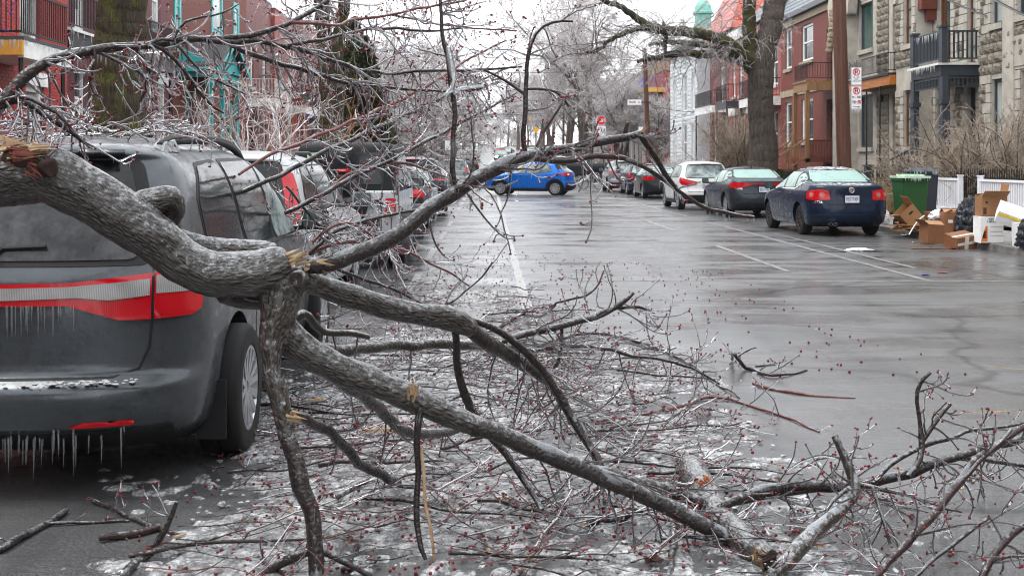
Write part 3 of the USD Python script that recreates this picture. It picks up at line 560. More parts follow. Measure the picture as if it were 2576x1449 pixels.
def sedan_spec(L=4.6, W=1.8, H=1.45, wb=2.68, ro=1.0, wr=.32, deck=1.05, belt=.96, hood=.92, cowl=1.2, trunk=.62, pnt='grey_paint', glass='pale_glass', rglass='frosted_glass', lamp=None, **k):
    B = Body(L, [(.2, .32), (.28, .12), (.4, .02), (.52, .0), (.66, .02), (deck - .22, .06), (deck - .06, .07), (deck - .015, .10), (deck + .005, .26), (deck + .03, trunk), (H - .22, trunk + .34), (H - .09, trunk + .66), (H - .035, trunk + .9), (H - .01, trunk + 1.2), (H, trunk + 1.42)],
             [(.2, .25), (.28, .07), (.42, .0), (.58, .03), (hood - .2, .10), (hood - .08, .45), (hood, 1.0), (hood + .05, cowl), (H - .28, cowl + .55), (H - .11, cowl + .95), (H - .035, cowl + 1.3), (H - .01, cowl + 1.5), (H, L - trunk - 1.75)], widths(W, H, belt, .66), Rr=.46, Rf=.75, taper=.08)
    ya = (ro, ro + wb)
    sw = [([(trunk + .32, deck + .04), (1.32, belt + .04), (1.32, H - .13), (trunk + .72, H - .14), (trunk + .46, H - .24)], glass), ([(1.38, belt + .04), (2.1, belt + .03), (2.1, H - .12), (1.38, H - .12)], glass),
          ([(2.17, belt + .03), (L - cowl - .28, belt), (L - cowl - .56, belt + .17), (L - cowl - 1.05, H - .13), (2.17, H - .12)], glass)]
    lamp = lamp or [(W * .22, deck - .21), (W * .22, deck - .10), (W * .40, deck - .08), (W * .58, deck - .11), (W * .56, deck - .22), (W * .42, deck - .26)]
    sp = dict(body=B, paint=pnt, axles=ya, wheel_r=wr, windows=sw, seams=[[(1.2, H - .16), (1.24, .8), (1.5, .36)], [(2.13, H - .16), (2.15, .34)], [(L - cowl - .36, belt), (L - cowl - .34, .36)], [(1.5, .33), (L - cowl - .34, .33)]],
              handles=[(1.55, belt - .09), (2.42, belt - .10)], mirror=(L - cowl - .42, belt + .0), twin=True,
              rear=[('rear_window_surround', smooth_poly([(-W * .37, deck + .05), (W * .37, deck + .05), (W * .31, H - .09), (-W * .31, H - .09)], .05).buffer(.02), 'black_plastic', .002, 0), ('rear_window', smooth_poly([(-W * .37, deck + .05), (W * .37, deck + .05), (W * .31, H - .09), (-W * .31, H - .09)], .05), rglass, .006, 0),
                    ('taillight', Polygon(lamp), 'red_lamp', .012, 'mirror'), ('boot_seam', LineString([(-W * .385, deck), (-W * .34, deck - .3), (-W * .28, .68), (W * .28, .68), (W * .34, deck - .3), (W * .385, deck)]).buffer(.005), 'black_plastic', .002, 0)],
              front=[('headlight', [(W * .25, hood - .26), (W * .50, hood - .16), (W * .56, hood - .22), (W * .3, hood - .34)], 'clear_lamp', .01, 'mirror'), ('grille', rrect(-W * .24, .45, W * .24, hood - .24, .04), 'black_plastic', .006, 0), ('windscreen', smooth_poly([(-W * .42, hood + .1), (W * .42, hood + .1), (W * .33, H - .1), (-W * .33, H - .1)], .04), glass, .006, 0)])
    sp.update(k); return sp
def roof_rails(H, x, y0, y1, mat='black_plastic', r=.018, lift=.07):
    def ex(t, B):
        for s in (-1, 1):
            yy = np.array([y0, y0 + .08, (y0 + y1) / 2, y1 - .08, y1]); zt = np.array([float(B.top(np.array([[s * x, a]]), .9, H)[0, 2]) for a in yy])
            obj('roof_rail', tube(np.column_stack([np.full(5, s * x), yy, zt + np.array([0, lift, lift, lift, 0])]), r, 8), mat, t, smooth=True)
    return ex
# the grey minivan in the foreground
odB = Body(5.15, [(.20, .30), (.27, .13), (.33, .05), (.42, .015), (.50, .0), (.535, .012), (.56, .055), (.60, .085), (.84, .07), (1.0, .085), (1.08, .12), (1.2, .18), (1.5, .33), (1.57, .35), (1.60, .30), (1.635, .33), (1.67, .6), (1.69, 1.0), (1.71, 1.5)],
           [(.2, .25), (.3, .08), (.5, .0), (.7, .03), (.85, .15), (.95, .45), (1.02, .85), (1.08, 1.08), (1.3, 1.45), (1.5, 1.85), (1.62, 2.2), (1.68, 2.6), (1.71, 3.2)],
           [(.2, .90), (.3, .965), (.5, 1.0), (.75, 1.005), (.93, .995), (1.05, .965), (1.1, .945), (1.4, .86), (1.53, .80), (1.60, .73), (1.65, .63), (1.685, .48), (1.71, .28)], Rr=.50, Rf=.9, pr=2.7, taper=.04)
plain('frosty_cap', (.10, .11, .12), rough=.25, col2=(.42, .43, .44), scale=14, bump=.006, bscale=30)
def od_extra(t, B):
    for s in (-1, 1):
        yy = np.linspace(.75, 2.9, 14); q = B.top(np.column_stack([np.full(14, s * .66), yy]), 1.2, 1.71); up = .05 * np.sin(np.linspace(0, PI, 14)) ** .35
        m = MB()
        for dz, wd in ((.0, .022), (.014, .018)): m.tube(q + np.column_stack([np.zeros(14), np.zeros(14), up + dz]), wd, 8)
        obj('roof_rail', m, 'black_plastic', t, smooth=True)
        c = q[0] + [0, -.06, -.02]; w_ = np.array([[-.035, 0, 0], [.035, 0, 0], [.05, .26, 0], [-.05, .26, 0], [-.028, .07, .045], [.028, .07, .045], [.03, .25, .066], [-.03, .25, .066]]); hm = trimesh.convex.convex_hull(w_); vv, ff = trimesh.remesh.subdivide_to_size(hm.vertices, hm.faces, .03); obj('rail_cap', (jitter(vv, .006, 3, 30) + c, ff), 'frosty_cap', t)
        mf = boxm(s * .98 - .11, s * .98 + .04, .66, .675, .16, .46); obj('mud_flap', mf, 'black_plastic', t)
    # frost standing on the tailgate, the bumper ledge and the bonnet of ice on the roof edge
    g = np.random.default_rng(5); m = MB()
    for _ in range(170):
        sx = g.choice([g.uniform(-.6, .72), g.normal(.5, .12)]); p = np.array([sx, float(B.wrap(np.array([[sx, .552]]))[0, 1]) + g.uniform(-.035, .02), .545 + g.uniform(0, .014)]); c = trimesh.creation.icosphere(0, g.uniform(.003, .011)); m.add(np.array(c.vertices) * [1.6, 1, .6] + p, c.faces)
    obj('ledge_ice', m, 'rime', t, kind='stuff')
    pts, ln = [], []
    for _ in range(46):
        sx = g.choice([g.uniform(-.1, .75), g.uniform(.1, .4)]); pts.append(np.array([sx, .06 + g.uniform(-.02, .03) + .1 * (abs(sx) / .9) ** 3, .345])); ln.append(abs(g.normal(.09, .055)) + .02)
    icicles('icicle_row', pts, ln, 'ice', t, .0055)
    pts = []; ln = []
    for _ in range(30): sx = g.uniform(.1, .46); pts.append(np.array([sx, .055 - .0, .905])); ln.append(g.uniform(.03, .15))
    icicles('tailgate_icicle_row', pts, ln, 'ice', t, .004)
    sp_ = B.wrap(np.column_stack([np.linspace(-.6, .6, 13), np.full(13, 1.605)])); m = MB()
    for a, b in zip(sp_[:-1], sp_[1:]): m.bar(a + [0, -.03, .0], b + [0, -.03, .0], .10, .03)
    obj('spoiler_lip', m, 'odyssey_paint', t, smooth=True)
    q = B.wrap(np.array([[.05, 1.12], [-.2, 1.15], [.30, 1.17]])) - [0, .03, 0]; m = MB(); m.tube([q[0], q[1] * .4 + q[2] * .6], .012, 6); m.tube([q[1], q[2]], .010, 6); obj('rear_wiper', m, 'black_plastic', t)
ODY = dict(body=odB, paint='odyssey_paint', axles=(1.08, 4.08), wheel_r=.345, tyre_w=.235, nz=110, n=44, rim=.64, spokes=7, twin=True, arch=1.13,
    windows=[([(.72, 1.09), (1.52, 1.085), (1.50, 1.555), (1.0, 1.535), (.76, 1.36)], 'car_glass', .06), ([(1.60, 1.085), (2.42, 1.075), (2.40, 1.565), (1.58, 1.555)], 'car_glass', .04), ([(2.5, 1.07), (3.42, 1.05), (3.40, 1.16), (3.02, 1.42), (2.72, 1.555), (2.48, 1.565)], 'grey_glass', .04)],
    seams=[[(1.56, 1.6), (1.57, .8), (1.62, .36)], [(2.46, 1.6), (2.47, .34)], [(3.50, 1.05), (3.5, .36)], [(1.62, .34), (3.5, .34)], [(.62, 1.03), (1.56, 1.03)]], side_panels=[('belt_moulding', sbox(.72, 1.045, 3.45, 1.066), 'chrome', .008), ('slider_track', sbox(.55, .985, 1.56, 1.0), 'black_plastic', .004)],
    handles=[(1.75, .95), (2.65, .93)], track_out=.10, mirror=(3.30, 1.09, .20), mirror_mat='black_plastic',
    rear=[('rear_window_surround', smooth_poly([(-.80, 1.075), (.80, 1.075), (.76, 1.3), (.68, 1.57), (-.68, 1.57), (-.76, 1.3)], .06), 'black_plastic', .004, 0), ('rear_window', smooth_poly([(-.74, 1.10), (.74, 1.10), (.69, 1.32), (.61, 1.55), (-.61, 1.55), (-.69, 1.32)], .06), 'rear_glass', .010, 0),
          ('taillight', [(.0, .90), (.0, .998), (.42, 1.003), (.785, 1.035), (.785, .83), (.65, .83), (.42, .90)], 'red_lamp', .014, 'mirror'), ('reversing_lamp', [(.0, .922), (.0, .978), (.42, .985), (.775, 1.010), (.775, .938), (.60, .922), (.46, .936)], 'clear_lamp', .019, 'mirror'),
          ('corner_lamp', [(.80, .83), (.80, 1.037), (1.06, 1.03), (1.10, .99), (1.06, .86), (1.0, .835)], 'red_lamp', .014, 'mirror'), ('corner_reversing_lamp', [(.807, .945), (.807, 1.022), (1.02, 1.015), (1.04, .98), (1.0, .945)], 'clear_lamp', .019, 'mirror'),
          ('tailgate_seam', LineString([(.793, 1.07), (.793, .82), (.78, .70), (.73, .60), (.62, .572), (0, .565)]).buffer(.006), 'black_plastic', .002, 'mirror'), ('reflector', [(.44, .352), (.50, .372), (.72, .376), (.72, .356)], 'red_lamp', .012, 'mirror'), ('bumper_trim', sbox(-.9, .21, .9, .332), 'black_plastic', .01, 0)],
    front=[('windscreen', smooth_poly([(-.84, 1.1), (.84, 1.1), (.62, 1.6), (-.62, 1.6)], .06), 'grey_glass', .006, 0), ('headlight', [(.5, .68), (.92, .82), (1.05, .74), (.6, .6)], 'clear_lamp', .01, 'mirror'), ('grille', rrect(-.45, .5, .45, .78, .05), 'black_plastic', .006, 0)], extra=od_extra)
van = car('parked_minivan', 'dark grey minivan close by on the left, icicles hanging from its rear bumper', 'minivan', ODY, -2.32, 5.37)
# silver sport utility with tall red lamps
def crv_extra(t, B): roof_rails(1.68, .60, .9, 2.6, 'grey_plastic')(t, B)
CRV = suv_spec(4.53, 1.82, 1.68, 2.62, .93, .355, 1.04, 1.0, 1.1, .22, 'light_silver_paint', 'car_glass', cladding=False, lamp=[(.70, 1.04), (.60, 1.46), (.66, 1.48), (.76, 1.44), (.90, 1.06), (.90, .96), (.74, .94)], extra=crv_extra, nz=80, mirror=(2.9, 1.06, .24))
car('parked_car', 'silver sport utility with tall red rear lamps parked ahead of the dark grey minivan', 'car', CRV, -2.62, 11.5, rz=-.05)
# the off-roader with a spare wheel on its tailgate
jpB = Body(4.2, [(.42, .16), (.5, .10), (.56, .09), (1.12, .10), (1.15, .12)], [(.42, .3), (.6, .22), (1.05, .25), (1.12, .4), (1.15, 1.35)], [(.42, .74), (.5, .77), (1.05, .775), (1.12, .77), (1.15, .74)], Rr=.10, Rf=.3, pr=2.2, taper=.02)
jtB = Body(4.2, [(1.13, .12), (1.4, .14), (1.74, .17), (1.80, .20), (1.83, .28), (1.85, .5)], [(1.13, 1.52), (1.2, 1.55), (1.72, 1.80), (1.80, 1.92), (1.83, 2.05), (1.85, 2.3)], [(1.13, .765), (1.4, .745), (1.74, .70), (1.80, .665), (1.83, .60), (1.85, .45)], Rr=.14, Rf=.15, pr=2.2, pf=2.2, taper=.01)
def jeep_extra(t, B):
    obj('hard_top', jtB.mesh(40, 22), 'soft_top', t, smooth=35)
    for s in (-1, 1):
        f = lambda q, s=s: jtB.side(q, s)
        obj('window', panel(rrect(.42, 1.2, 1.25, 1.68, .05), f, .006), 'car_glass', t, smooth=True); obj('window', panel(smooth_poly([(1.38, 1.2), (2.3, 1.18), (2.22, 1.68), (1.38, 1.70)], .04), f, .006), 'grey_glass', t, smooth=True)
        for yc in (.86, 3.28):
            a = np.linspace(math.radians(-18), math.radians(198), 18); p = np.column_stack([np.zeros(18), yc + np.cos(a) * .50, .42 + np.sin(a) * .45]); p[:, 2] = np.minimum(p[:, 2], .82)
            m = MB()
            for u, v_ in zip(p[:-1], p[1:]): m.add(*bar(u + [s * .84, 0, 0], v_ + [s * .84, 0, 0], .05, .24, up=(s, 0, 0)))
            obj('fender_flare', m, 'grey_plastic', t, smooth=50)
        obj('rock_rail', boxm(s * .8 - .06, s * .8 + .06, 1.4, 2.8, .40, .46), 'black_plastic', t)
        lm = extrude(rrect(-.075, -.12, .075, .12, .02), .05); v = np.stack([lm[0][:, 0] + s * .66, .09 - lm[0][:, 2], lm[0][:, 1] + .92], 1); tl = obj('taillight', (v, lm[1]), 'red_lamp', t)
        obj('reversing_lamp', boxm(s * .66 - .05, s * .66 + .05, .034, .05, .84, .90), 'clear_lamp', tl)
    obj('rear_window', panel(rrect(-.56, 1.24, .56, 1.70, .05), lambda q: jtB.wrap(q), .006), 'car_glass', t, smooth=True)
    wheel(t, 0, 0, .40, .25, .55, 5, 'dark_alloy', 1, z=0)
    last = stage.GetPrimAtPath(str(t.GetPath()) + '/wheel_004'); x = UsdGeom.Xformable(last); x.ClearXformOpOrder(); x.AddTranslateOp().Set(Gf.Vec3d(-.06, -.06, .98)); x.AddRotateZOp().Set(-90)
    obj('hinge_plate', boxm(.18, .56, .055, .10, .93, 1.02), 'black_plastic', t); obj('hinge_plate', boxm(.18, .50, .055, .10, .66, .74), 'black_plastic', t)
    obj('rear_bumper', boxm(-.82, .82, -.05, .10, .42, .56), 'black_plastic', t)
    obj('high_brake_lamp', boxm(-.09, .09, -.10, -.06, 1.42, 1.47), 'red_lamp', t); obj('brake_lamp_stalk', boxm(-.03, .03, -.06, .12, 1.36, 1.46), 'black_plastic', t)
    st = obj('window_sticker', boxm(-.54, -.40, .118, .122, 1.58, 1.69), 'plate_white', t); m = meshkit.text_mesh('27', .05, .002, True); v = np.array(m.vertices); obj('sticker_lettering', (np.stack([v[:, 0] - .50, .116 - v[:, 2], v[:, 1] + 1.60], 1), np.array(m.faces)), 'black_plastic', st)
    e = MB()
    for a, b, c, d in ((-.545, -.395, 1.575, 1.583), (-.545, -.395, 1.687, 1.695), (-.402, -.394, 1.575, 1.695), (-.546, -.538, 1.575, 1.695)): e.box(a, b, .114, .119, c, d)
    obj('sticker_border', e, plain('sticker_green', (.1, .55, .15)), st)
JEEP = dict(body=jpB, paint='light_silver_paint', axles=(.86, 3.28), wheel_r=.40, tyre_w=.255, arch=1.16, nz=34, n=24, rim=.56, spokes=5, extra=jeep_extra, mirror=(2.32, 1.16, .22), mirror_mat='black_plastic', track_out=.10,
    rear=[('tailgate_seam', LineString([(-.70, 1.12), (-.70, .58), (.52, .58), (.52, 1.12)]).buffer(.006), 'black_plastic', .002, 0), ('tailgate_panel', sbox(.20, .64, .50, .74), 'black_plastic', .012, 0)])
car('parked_off_roader', 'boxy silver off-roader with black hard top and spare wheel on its tailgate', 'off-roader', JEEP, -1.98, 17.0)
DG = suv_spec(4.3, 1.8, 1.52, 2.6, .85, .33, 1.0, .95, 1.1, .3, 'dark_grey_paint', 'grey_glass', cladding=False)
car('parked_car', 'dark grey hatchback with round mirrors half hidden ahead of the boxy off-roader', 'car', DG, -2.05, 23.7)
SS = sedan_spec(4.5, 1.78, 1.45, 2.65, .95, .32, 1.02, pnt='light_silver_paint', glass='grey_glass', lamp=[(.40, .80), (.40, .95), (.7, .98), (1.0, .96), (.98, .83), (.7, .79)])
SS['rear'].append(('reversing_lamp', [(.45, .86), (.45, .90), (.95, .91), (.95, .87)], 'clear_lamp', .018, 'mirror'))
car('parked_car', 'light silver saloon with red and white rear lamps on the left', 'car', SS, -2.08, 28.6)
GM = suv_spec(5.0, 1.98, 1.72, 2.95, 1.05, .37, 1.1, 1.08, 1.15, .2, 'black_paint', 'car_glass', extra=roof_rails(1.72, .66, .8, 2.8, 'grey_plastic'))
car('parked_car', 'big black sport utility with roof rails, parked on the left ahead of the silver saloon', 'car', GM, -2.05, 33.9)
CV = suv_spec(5.1, 2.0, 1.74, 3.05, 1.1, .34, 1.08, 1.0, 1.2, .2, 'silver_paint', 'grey_glass', cladding=False, lamp=[(.78, .98), (.74, 1.22), (.86, 1.24), (.98, 1.1), (.98, .96)])
def cv_extra(t, B): plate(B, t, .92, '', -.02)
CV['extra'] = cv_extra
car('parked_minivan', 'silver minivan parked far up on the left, just before the crossing', 'minivan', CV, -1.83, 73.0)
# the right-hand row
def jetta_extra(t, B):
    plate(B, t, .79, '957 PXP')
    y = float(B.yr(.975)) - .008; R = .058
    obj('badge_disc', (lathe([(.001, -.010), (R, -.010), (R, .012), (.001, .012)], 28, 'y')[0] + np.array([0, y, .975]), lathe([(.001, -.010), (R, -.010), (R, .012), (.001, .012)], 28, 'y')[1]), 'dark_alloy', t, smooth=True)
    m = MB(); a = np.linspace(0, 2 * PI, 29); m.tube(np.stack([np.cos(a) * R * .92, np.full(29, y - .012), np.sin(a) * R * .92 + .975], 1), .006, 6, False)
    for pl in ([(-.022, .045), (0, .008), (.022, .045)], [(-.044, .028), (-.022, -.042), (0, -.004), (.022, -.042), (.044, .028)]):
        for (x0, z0), (x1, z1) in zip(pl[:-1], pl[1:]): m.bar([x0, y - .013, z0 + .975], [x1, y - .013, z1 + .975], .009, .006, up=(0, 1, 0))
    obj('badge', m, 'chrome', t, smooth=40)
    for s in (-.45, -.36): obj('exhaust_tip', (lathe([(.03, -.05), (.036, -.05), (.036, .16), (.03, .16), (.03, -.05)], 18, 'y')[0] + np.array([s, .03, .27]), lathe([(.03, -.05), (.036, -.05), (.036, .16), (.03, .16), (.03, -.05)], 18, 'y')[1]), 'chrome', t, smooth=40)
    obj('aerial', tube([[.12, 1.28, 1.44], [.12, 1.16, 1.52], [.12, .98, 1.66]], [.012, .007, .004], 6), 'black_plastic', t)
    g = np.random.default_rng(9); m = MB()
    for k in range(420):
        q = np.array([[g.uniform(-.55, .55), g.choice([g.uniform(.16, .6), g.uniform(1.4, 2.2), g.uniform(1.3, 1.6)])]]); p = B.top(q, .9, 1.46)[0]; c = trimesh.creation.icosphere(0, g.uniform(.012, .035)); m.add(np.array(c.vertices) * [1.5, 1, .22] + p, c.faces)
    obj('ice_crust', m, 'rime', t, kind='stuff')
    text_on(B, 'JETTA', .045, -.80, .70, 'chrome', t)
JET = sedan_spec(4.55, 1.78, 1.46, 2.58, 1.02, .325, 1.085, .97, .95, 1.15, .58, 'dark_blue_paint', 'pale_glass', lamp=[(.44, .775), (.46, .955), (.62, .985), (.92, .955), (1.0, .90), (.98, .79), (.9, .765), (.6, .765)], extra=jetta_extra, nz=90, n=34, rim=.62, spokes=9, rim_mat='steel_wheel', twin=False, tyre_w=.21)
JET['rear'] += [('lamp_ring', Point(.60, .872).buffer(.062), 'pink_lamp', .018, 'mirror'), ('lamp_ring', Point(.83, .872).buffer(.058), 'pink_lamp', .018, 'mirror'), ('reversing_lamp', Point(.60, .872).buffer(.030), 'clear_lamp', .024, 'mirror'), ('reversing_lamp', Point(.83, .872).buffer(.028), 'clear_lamp', .024, 'mirror'),
    ('bumper_crease', sbox(-.80, .458, .80, .470), 'grey_paint', .002, 0), ('plate_recess', smooth_poly([(-.36, .69), (.36, .69), (.30, .89), (-.30, .89)], .02), 'dark_blue_paint', .001, 0)]
JET['side_panels'] = [('window_moulding', LineString([(.86, 1.125), (1.3, .985), (3.1, .965)]).buffer(.010), 'chrome', .008)]
car('parked_saloon', 'dark blue saloon nearest on the right, its rear window frosted pale green', 'saloon', JET, 7.66, 24.72, rz=.015)
def forte_extra(t, B):
    text_on(B, 'FORTE', .045, -.74, .80, 'chrome', t); plate(B, t, .80, 'K18 YTW', .05)
    obj('fin_aerial', (np.array([[-.02, 1.35, 1.40], [.02, 1.35, 1.40], [.02, 1.6, 1.41], [-.02, 1.6, 1.41], [0, 1.36, 1.475]]), np.array([[0, 1, 4], [1, 2, 4], [2, 3, 4], [3, 0, 4], [0, 3, 2], [0, 2, 1]])), 'black_plastic', t)
    g = np.random.default_rng(4); icicles('icicle_row', [np.array([-.86, a, .25]) for a in g.uniform(1.2, 3.6, 34)], g.uniform(.04, .16, 34), 'ice', t, .008)
FOR = sedan_spec(4.64, 1.80, 1.43, 2.7, 1.0, .33, 1.06, .95, .92, 1.1, .5, 'grey_paint', 'pale_glass', lamp=[(.28, .93), (.28, .97), (.5, .985), (.8, .99), (.98, .96), (.96, .86), (.80, .83), (.52, .85)], extra=forte_extra, spokes=8, rim=.72)
FOR['rear'] += [('light_bar', sbox(-.3, .935, .3, .965), 'red_lamp', .010, 0), ('bumper_trim', [(-.85, .24), (.85, .24), (.7, .40), (.45, .44), (-.45, .44), (-.7, .40)], 'black_plastic', .008, 0), ('fog_lamp_slot', [(.62, .50), (.86, .54), (.86, .60), (.64, .58)], 'black_plastic', .006, 'mirror')]
car('parked_saloon', 'grey saloon with slim red rear light bar, behind the dark blue saloon', 'saloon', FOR, 7.72, 32.9, rz=.01)
def q_extra(t, B): plate(B, t, .80, 'E46 LRN', .0); obj('aerial', tube([[.0, 1.0, 1.57], [.0, .88, 1.70]], [.016, .010], 6), 'plate_white', t)
QSH = suv_spec(4.38, 1.81, 1.59, 2.65, .86, .345, 1.03, 1.0, 1.05, .34, 'white_paint', 'grey_glass', lamp=[(.36, .82), (.34, .92), (.62, .985), (.92, 1.06), (1.0, 1.04), (.98, .90), (.84, .82), (.6, .80)], extra=q_extra, spokes=5)
car('parked_crossover', 'white crossover with pointed red rear lamps parked on the right', 'crossover', QSH, 7.26, 38.45, rz=.01)
CIV = sedan_spec(4.5, 1.75, 1.42, 2.7, .9, .315, 1.03, pnt='dark_grey_paint', glass='pale_glass', rglass='pale_glass')
def cv2(t, B): plate(B, t, .78, '')
CIV['extra'] = cv2
car('parked_saloon', 'dark grey saloon between the white crossover and the navy estate car on the right', 'saloon', CIV, 7.62, 50.2)
WAG = suv_spec(4.7, 1.78, 1.52, 2.67, 1.0, .32, 1.0, .95, 1.1, .24, 'navy_paint', 'grey_glass', cladding=False, lamp=[(.62, .80), (.60, 1.06), (.78, 1.08), (.92, 1.0), (.92, .80)], extra=roof_rails(1.52, .56, .7, 2.6, 'black_plastic'))
car('parked_estate_car', 'navy estate car with black roof rails parked near the crossing on the right', 'estate car', WAG, 7.70, 56.1)
RAV = suv_spec(4.6, 1.84, 1.67, 2.66, .92, .36, 1.08, 1.02, 1.1, .26, 'silver_paint', 'grey_glass', lamp=[(.34, .98), (.34, 1.05), (.6, 1.10), (1.0, 1.10), (1.02, 1.02), (.7, .98)])
car('parked_car', 'silver sport utility with pale red rear lamps, farthest before the crossing on the right', 'car', RAV, 7.37, 61.3)
# the blue crossover crossing the road
def kicks_extra(t, B):
    for s in (-1, 1):
        obj('black_pillar', panel(Polygon([(.38, 1.18), (.62, 1.10), (.86, 1.48), (.60, 1.46)]), lambda q, s=s: B.side(q, s), .005), 'black_plastic', t, smooth=True)
    for s in (1, -1):
        obj('lit_tail_lamp', panel(affinity.scale(Polygon([(.60, .96), (.60, 1.0), (.70, 1.0), (.70, .96)]), s, 1, origin=(0, 0)), lambda q: B.wrap(q), .02), 'tail_glow', t)
        obj('lit_head_lamp', panel(affinity.scale(Polygon([(.58, .79), (.60, .82), (.84, .87), (.86, .84)]), s, 1, origin=(0, 0)), lambda q: B.wrap(q, True), .02), 'drl_glow', t)
    plate(B, t, .80, '', .0)
KICK = suv_spec(4.30, 1.76, 1.59, 2.62, .78, .335, 1.06, 1.0, 1.0, .42, 'blue_paint', 'clear_cabin_glass', lamp=[(.40, .96), (.46, 1.03), (.75, 1.06), (1.12, 1.03), (1.16, .98), (.95, .93), (.6, .92)], extra=kicks_extra, spokes=10, nz=90, n=34, mirror_mat='blue_paint', rim=.70,
    windows=[([(.92, 1.14), (1.42, 1.06), (1.42, 1.42), (1.12, 1.42)], 'clear_cabin_glass', .03), ([(1.46, 1.055), (2.10, 1.04), (2.10, 1.43), (1.46, 1.425)], 'clear_cabin_glass', .03), ([(2.18, 1.04), (3.06, 1.01), (2.80, 1.22), (2.46, 1.38), (2.18, 1.43)], 'clear_cabin_glass', .03)])
car('blue_crossover', 'bright blue crossover turning across the road with wheels turned', 'crossover', KICK, 4.30, 55.75, rz=math.radians(74))
# the black pickup beyond it
pkB = Body(5.9, [(.45, .15), (.55, .02), (.62, .0), (1.05, .02), (1.34, .03), (1.36, .06), (1.372, 1.6), (1.40, 1.72), (1.85, 1.80), (1.92, 1.9), (1.95, 2.1), (1.965, 2.4)], [(.45, .2), (.6, .02), (1.0, .03), (1.15, .2), (1.24, .8), (1.30, 1.25), (1.6, 1.7), (1.85, 2.15), (1.93, 2.5), (1.965, 3.0)],
           [(.45, .93), (.6, 1.0), (1.0, 1.01), (1.3, .99), (1.38, .95), (1.8, .82), (1.9, .76), (1.94, .65), (1.965, .4)], Rr=.18, Rf=.5, taper=.01)
def pk_extra(t, B):
    for s in (1, -1): obj('lit_tail_lamp', panel(affinity.scale(Polygon([(.88, 1.0), (.88, 1.12), (.98, 1.12), (.98, 1.0)]), s, 1, origin=(0, 0)), lambda q: B.wrap(q), .02), 'tail_glow', t)
PICK = dict(body=pkB, paint='black_paint', axles=(1.25, 4.85), wheel_r=.42, tyre_w=.28, rim=.60, spokes=6, arch=1.18, nz=70, windows=[([(1.98, 1.42), (2.8, 1.40), (2.8, 1.80), (2.02, 1.80)], 'grey_glass', .03), ([(2.88, 1.40), (4.2, 1.36), (3.7, 1.68), (3.45, 1.79), (2.88, 1.80)], 'grey_glass', .03)], mirror=(4.1, 1.38, .28), mirror_mat='black_plastic', handles=[(2.3, 1.2), (3.1, 1.2)],
    seams=[[(1.78, 1.36), (1.78, .6)], [(2.84, 1.8), (2.84, .6)], [(4.1, 1.3), (4.1, .6)]], rear=[('taillight', [(.80, .98), (.80, 1.28), (1.02, 1.28), (1.02, .98)], 'red_lamp', .012, 'mirror')], extra=pk_extra)
car('pickup_truck', 'black pickup truck crossing behind the blue crossover', 'pickup', PICK, 10.0, 91.0, rz=math.radians(80))
def oncoming(glowing=True, gl=.06, z=.70, x=.62):
    def ex(t, B):
        for s in (-1, 1):
            c = trimesh.creation.icosphere(2, 1.0); p = B.wrap(np.array([[s * x, z]]), True)[0]; obj('lit_head_lamp', (np.array(c.vertices) * [gl * 1.3, .03, gl] + p + [0, .02, 0], c.faces), 'headlight_glow', t, smooth=True)
    return ex
ON1 = sedan_spec(4.6, 1.8, 1.46, pnt='white_paint', glass='pale_glass', extra=oncoming(), nz=44, n=18)
car('oncoming_car', 'white saloon waiting behind the blue crossover with headlights lit', 'car', ON1, 1.25, 106, rz=PI)
ON2 = sedan_spec(4.6, 1.8, 1.46, pnt='light_silver_paint', glass='pale_glass', extra=oncoming(gl=.05), nz=44, n=18)
car('oncoming_car', 'pale saloon second in the line behind the blue crossover', 'car', ON2, 2.5, 114, rz=PI)
ON3 = suv_spec(4.6, 1.85, 1.68, pnt='grey_paint', glass='pale_glass', extra=oncoming(gl=.15, z=.75), nz=44, n=18)
car('oncoming_car', 'grey sport utility coming down the far street with both headlights blazing', 'car', ON3, 2.35, 158, rz=PI)
def pol_extra(t, B):
    b = MB(); b.box(-.62, .62, 2.0, 2.28, 1.50, 1.56); lb = obj('light_bar', b, 'black_plastic', t)
    for x0, x1, m in ((-.60, -.25, 'red_glow'), (-.24, -.02, 'white_glow'), (.02, .24, 'white_glow'), (.25, .60, 'blue_glow')): obj('lamp', boxm(x0, x1, 1.98, 2.30, 1.561, 1.68), m, lb)
POL = sedan_spec(5.1, 1.9, 1.48, 3.0, 1.1, .36, pnt='black_paint', glass='pale_glass', extra=pol_extra, nz=44, n=18)
POL['side_panels'] = [('white_door', sbox(1.5, .40, 3.3, .95), 'white_paint', .006), ('red_quarter', sbox(.25, .62, 1.3, .98), 'red_paint', .006)]
POL['rear'] += [('red_boot', sbox(-.7, .66, .7, 1.0), 'red_paint', .006, 0)]
car('police_car', 'police car stopped across the far street with red and blue roof lights on', 'police car', POL, 2.55, 226, rz=math.radians(-38))
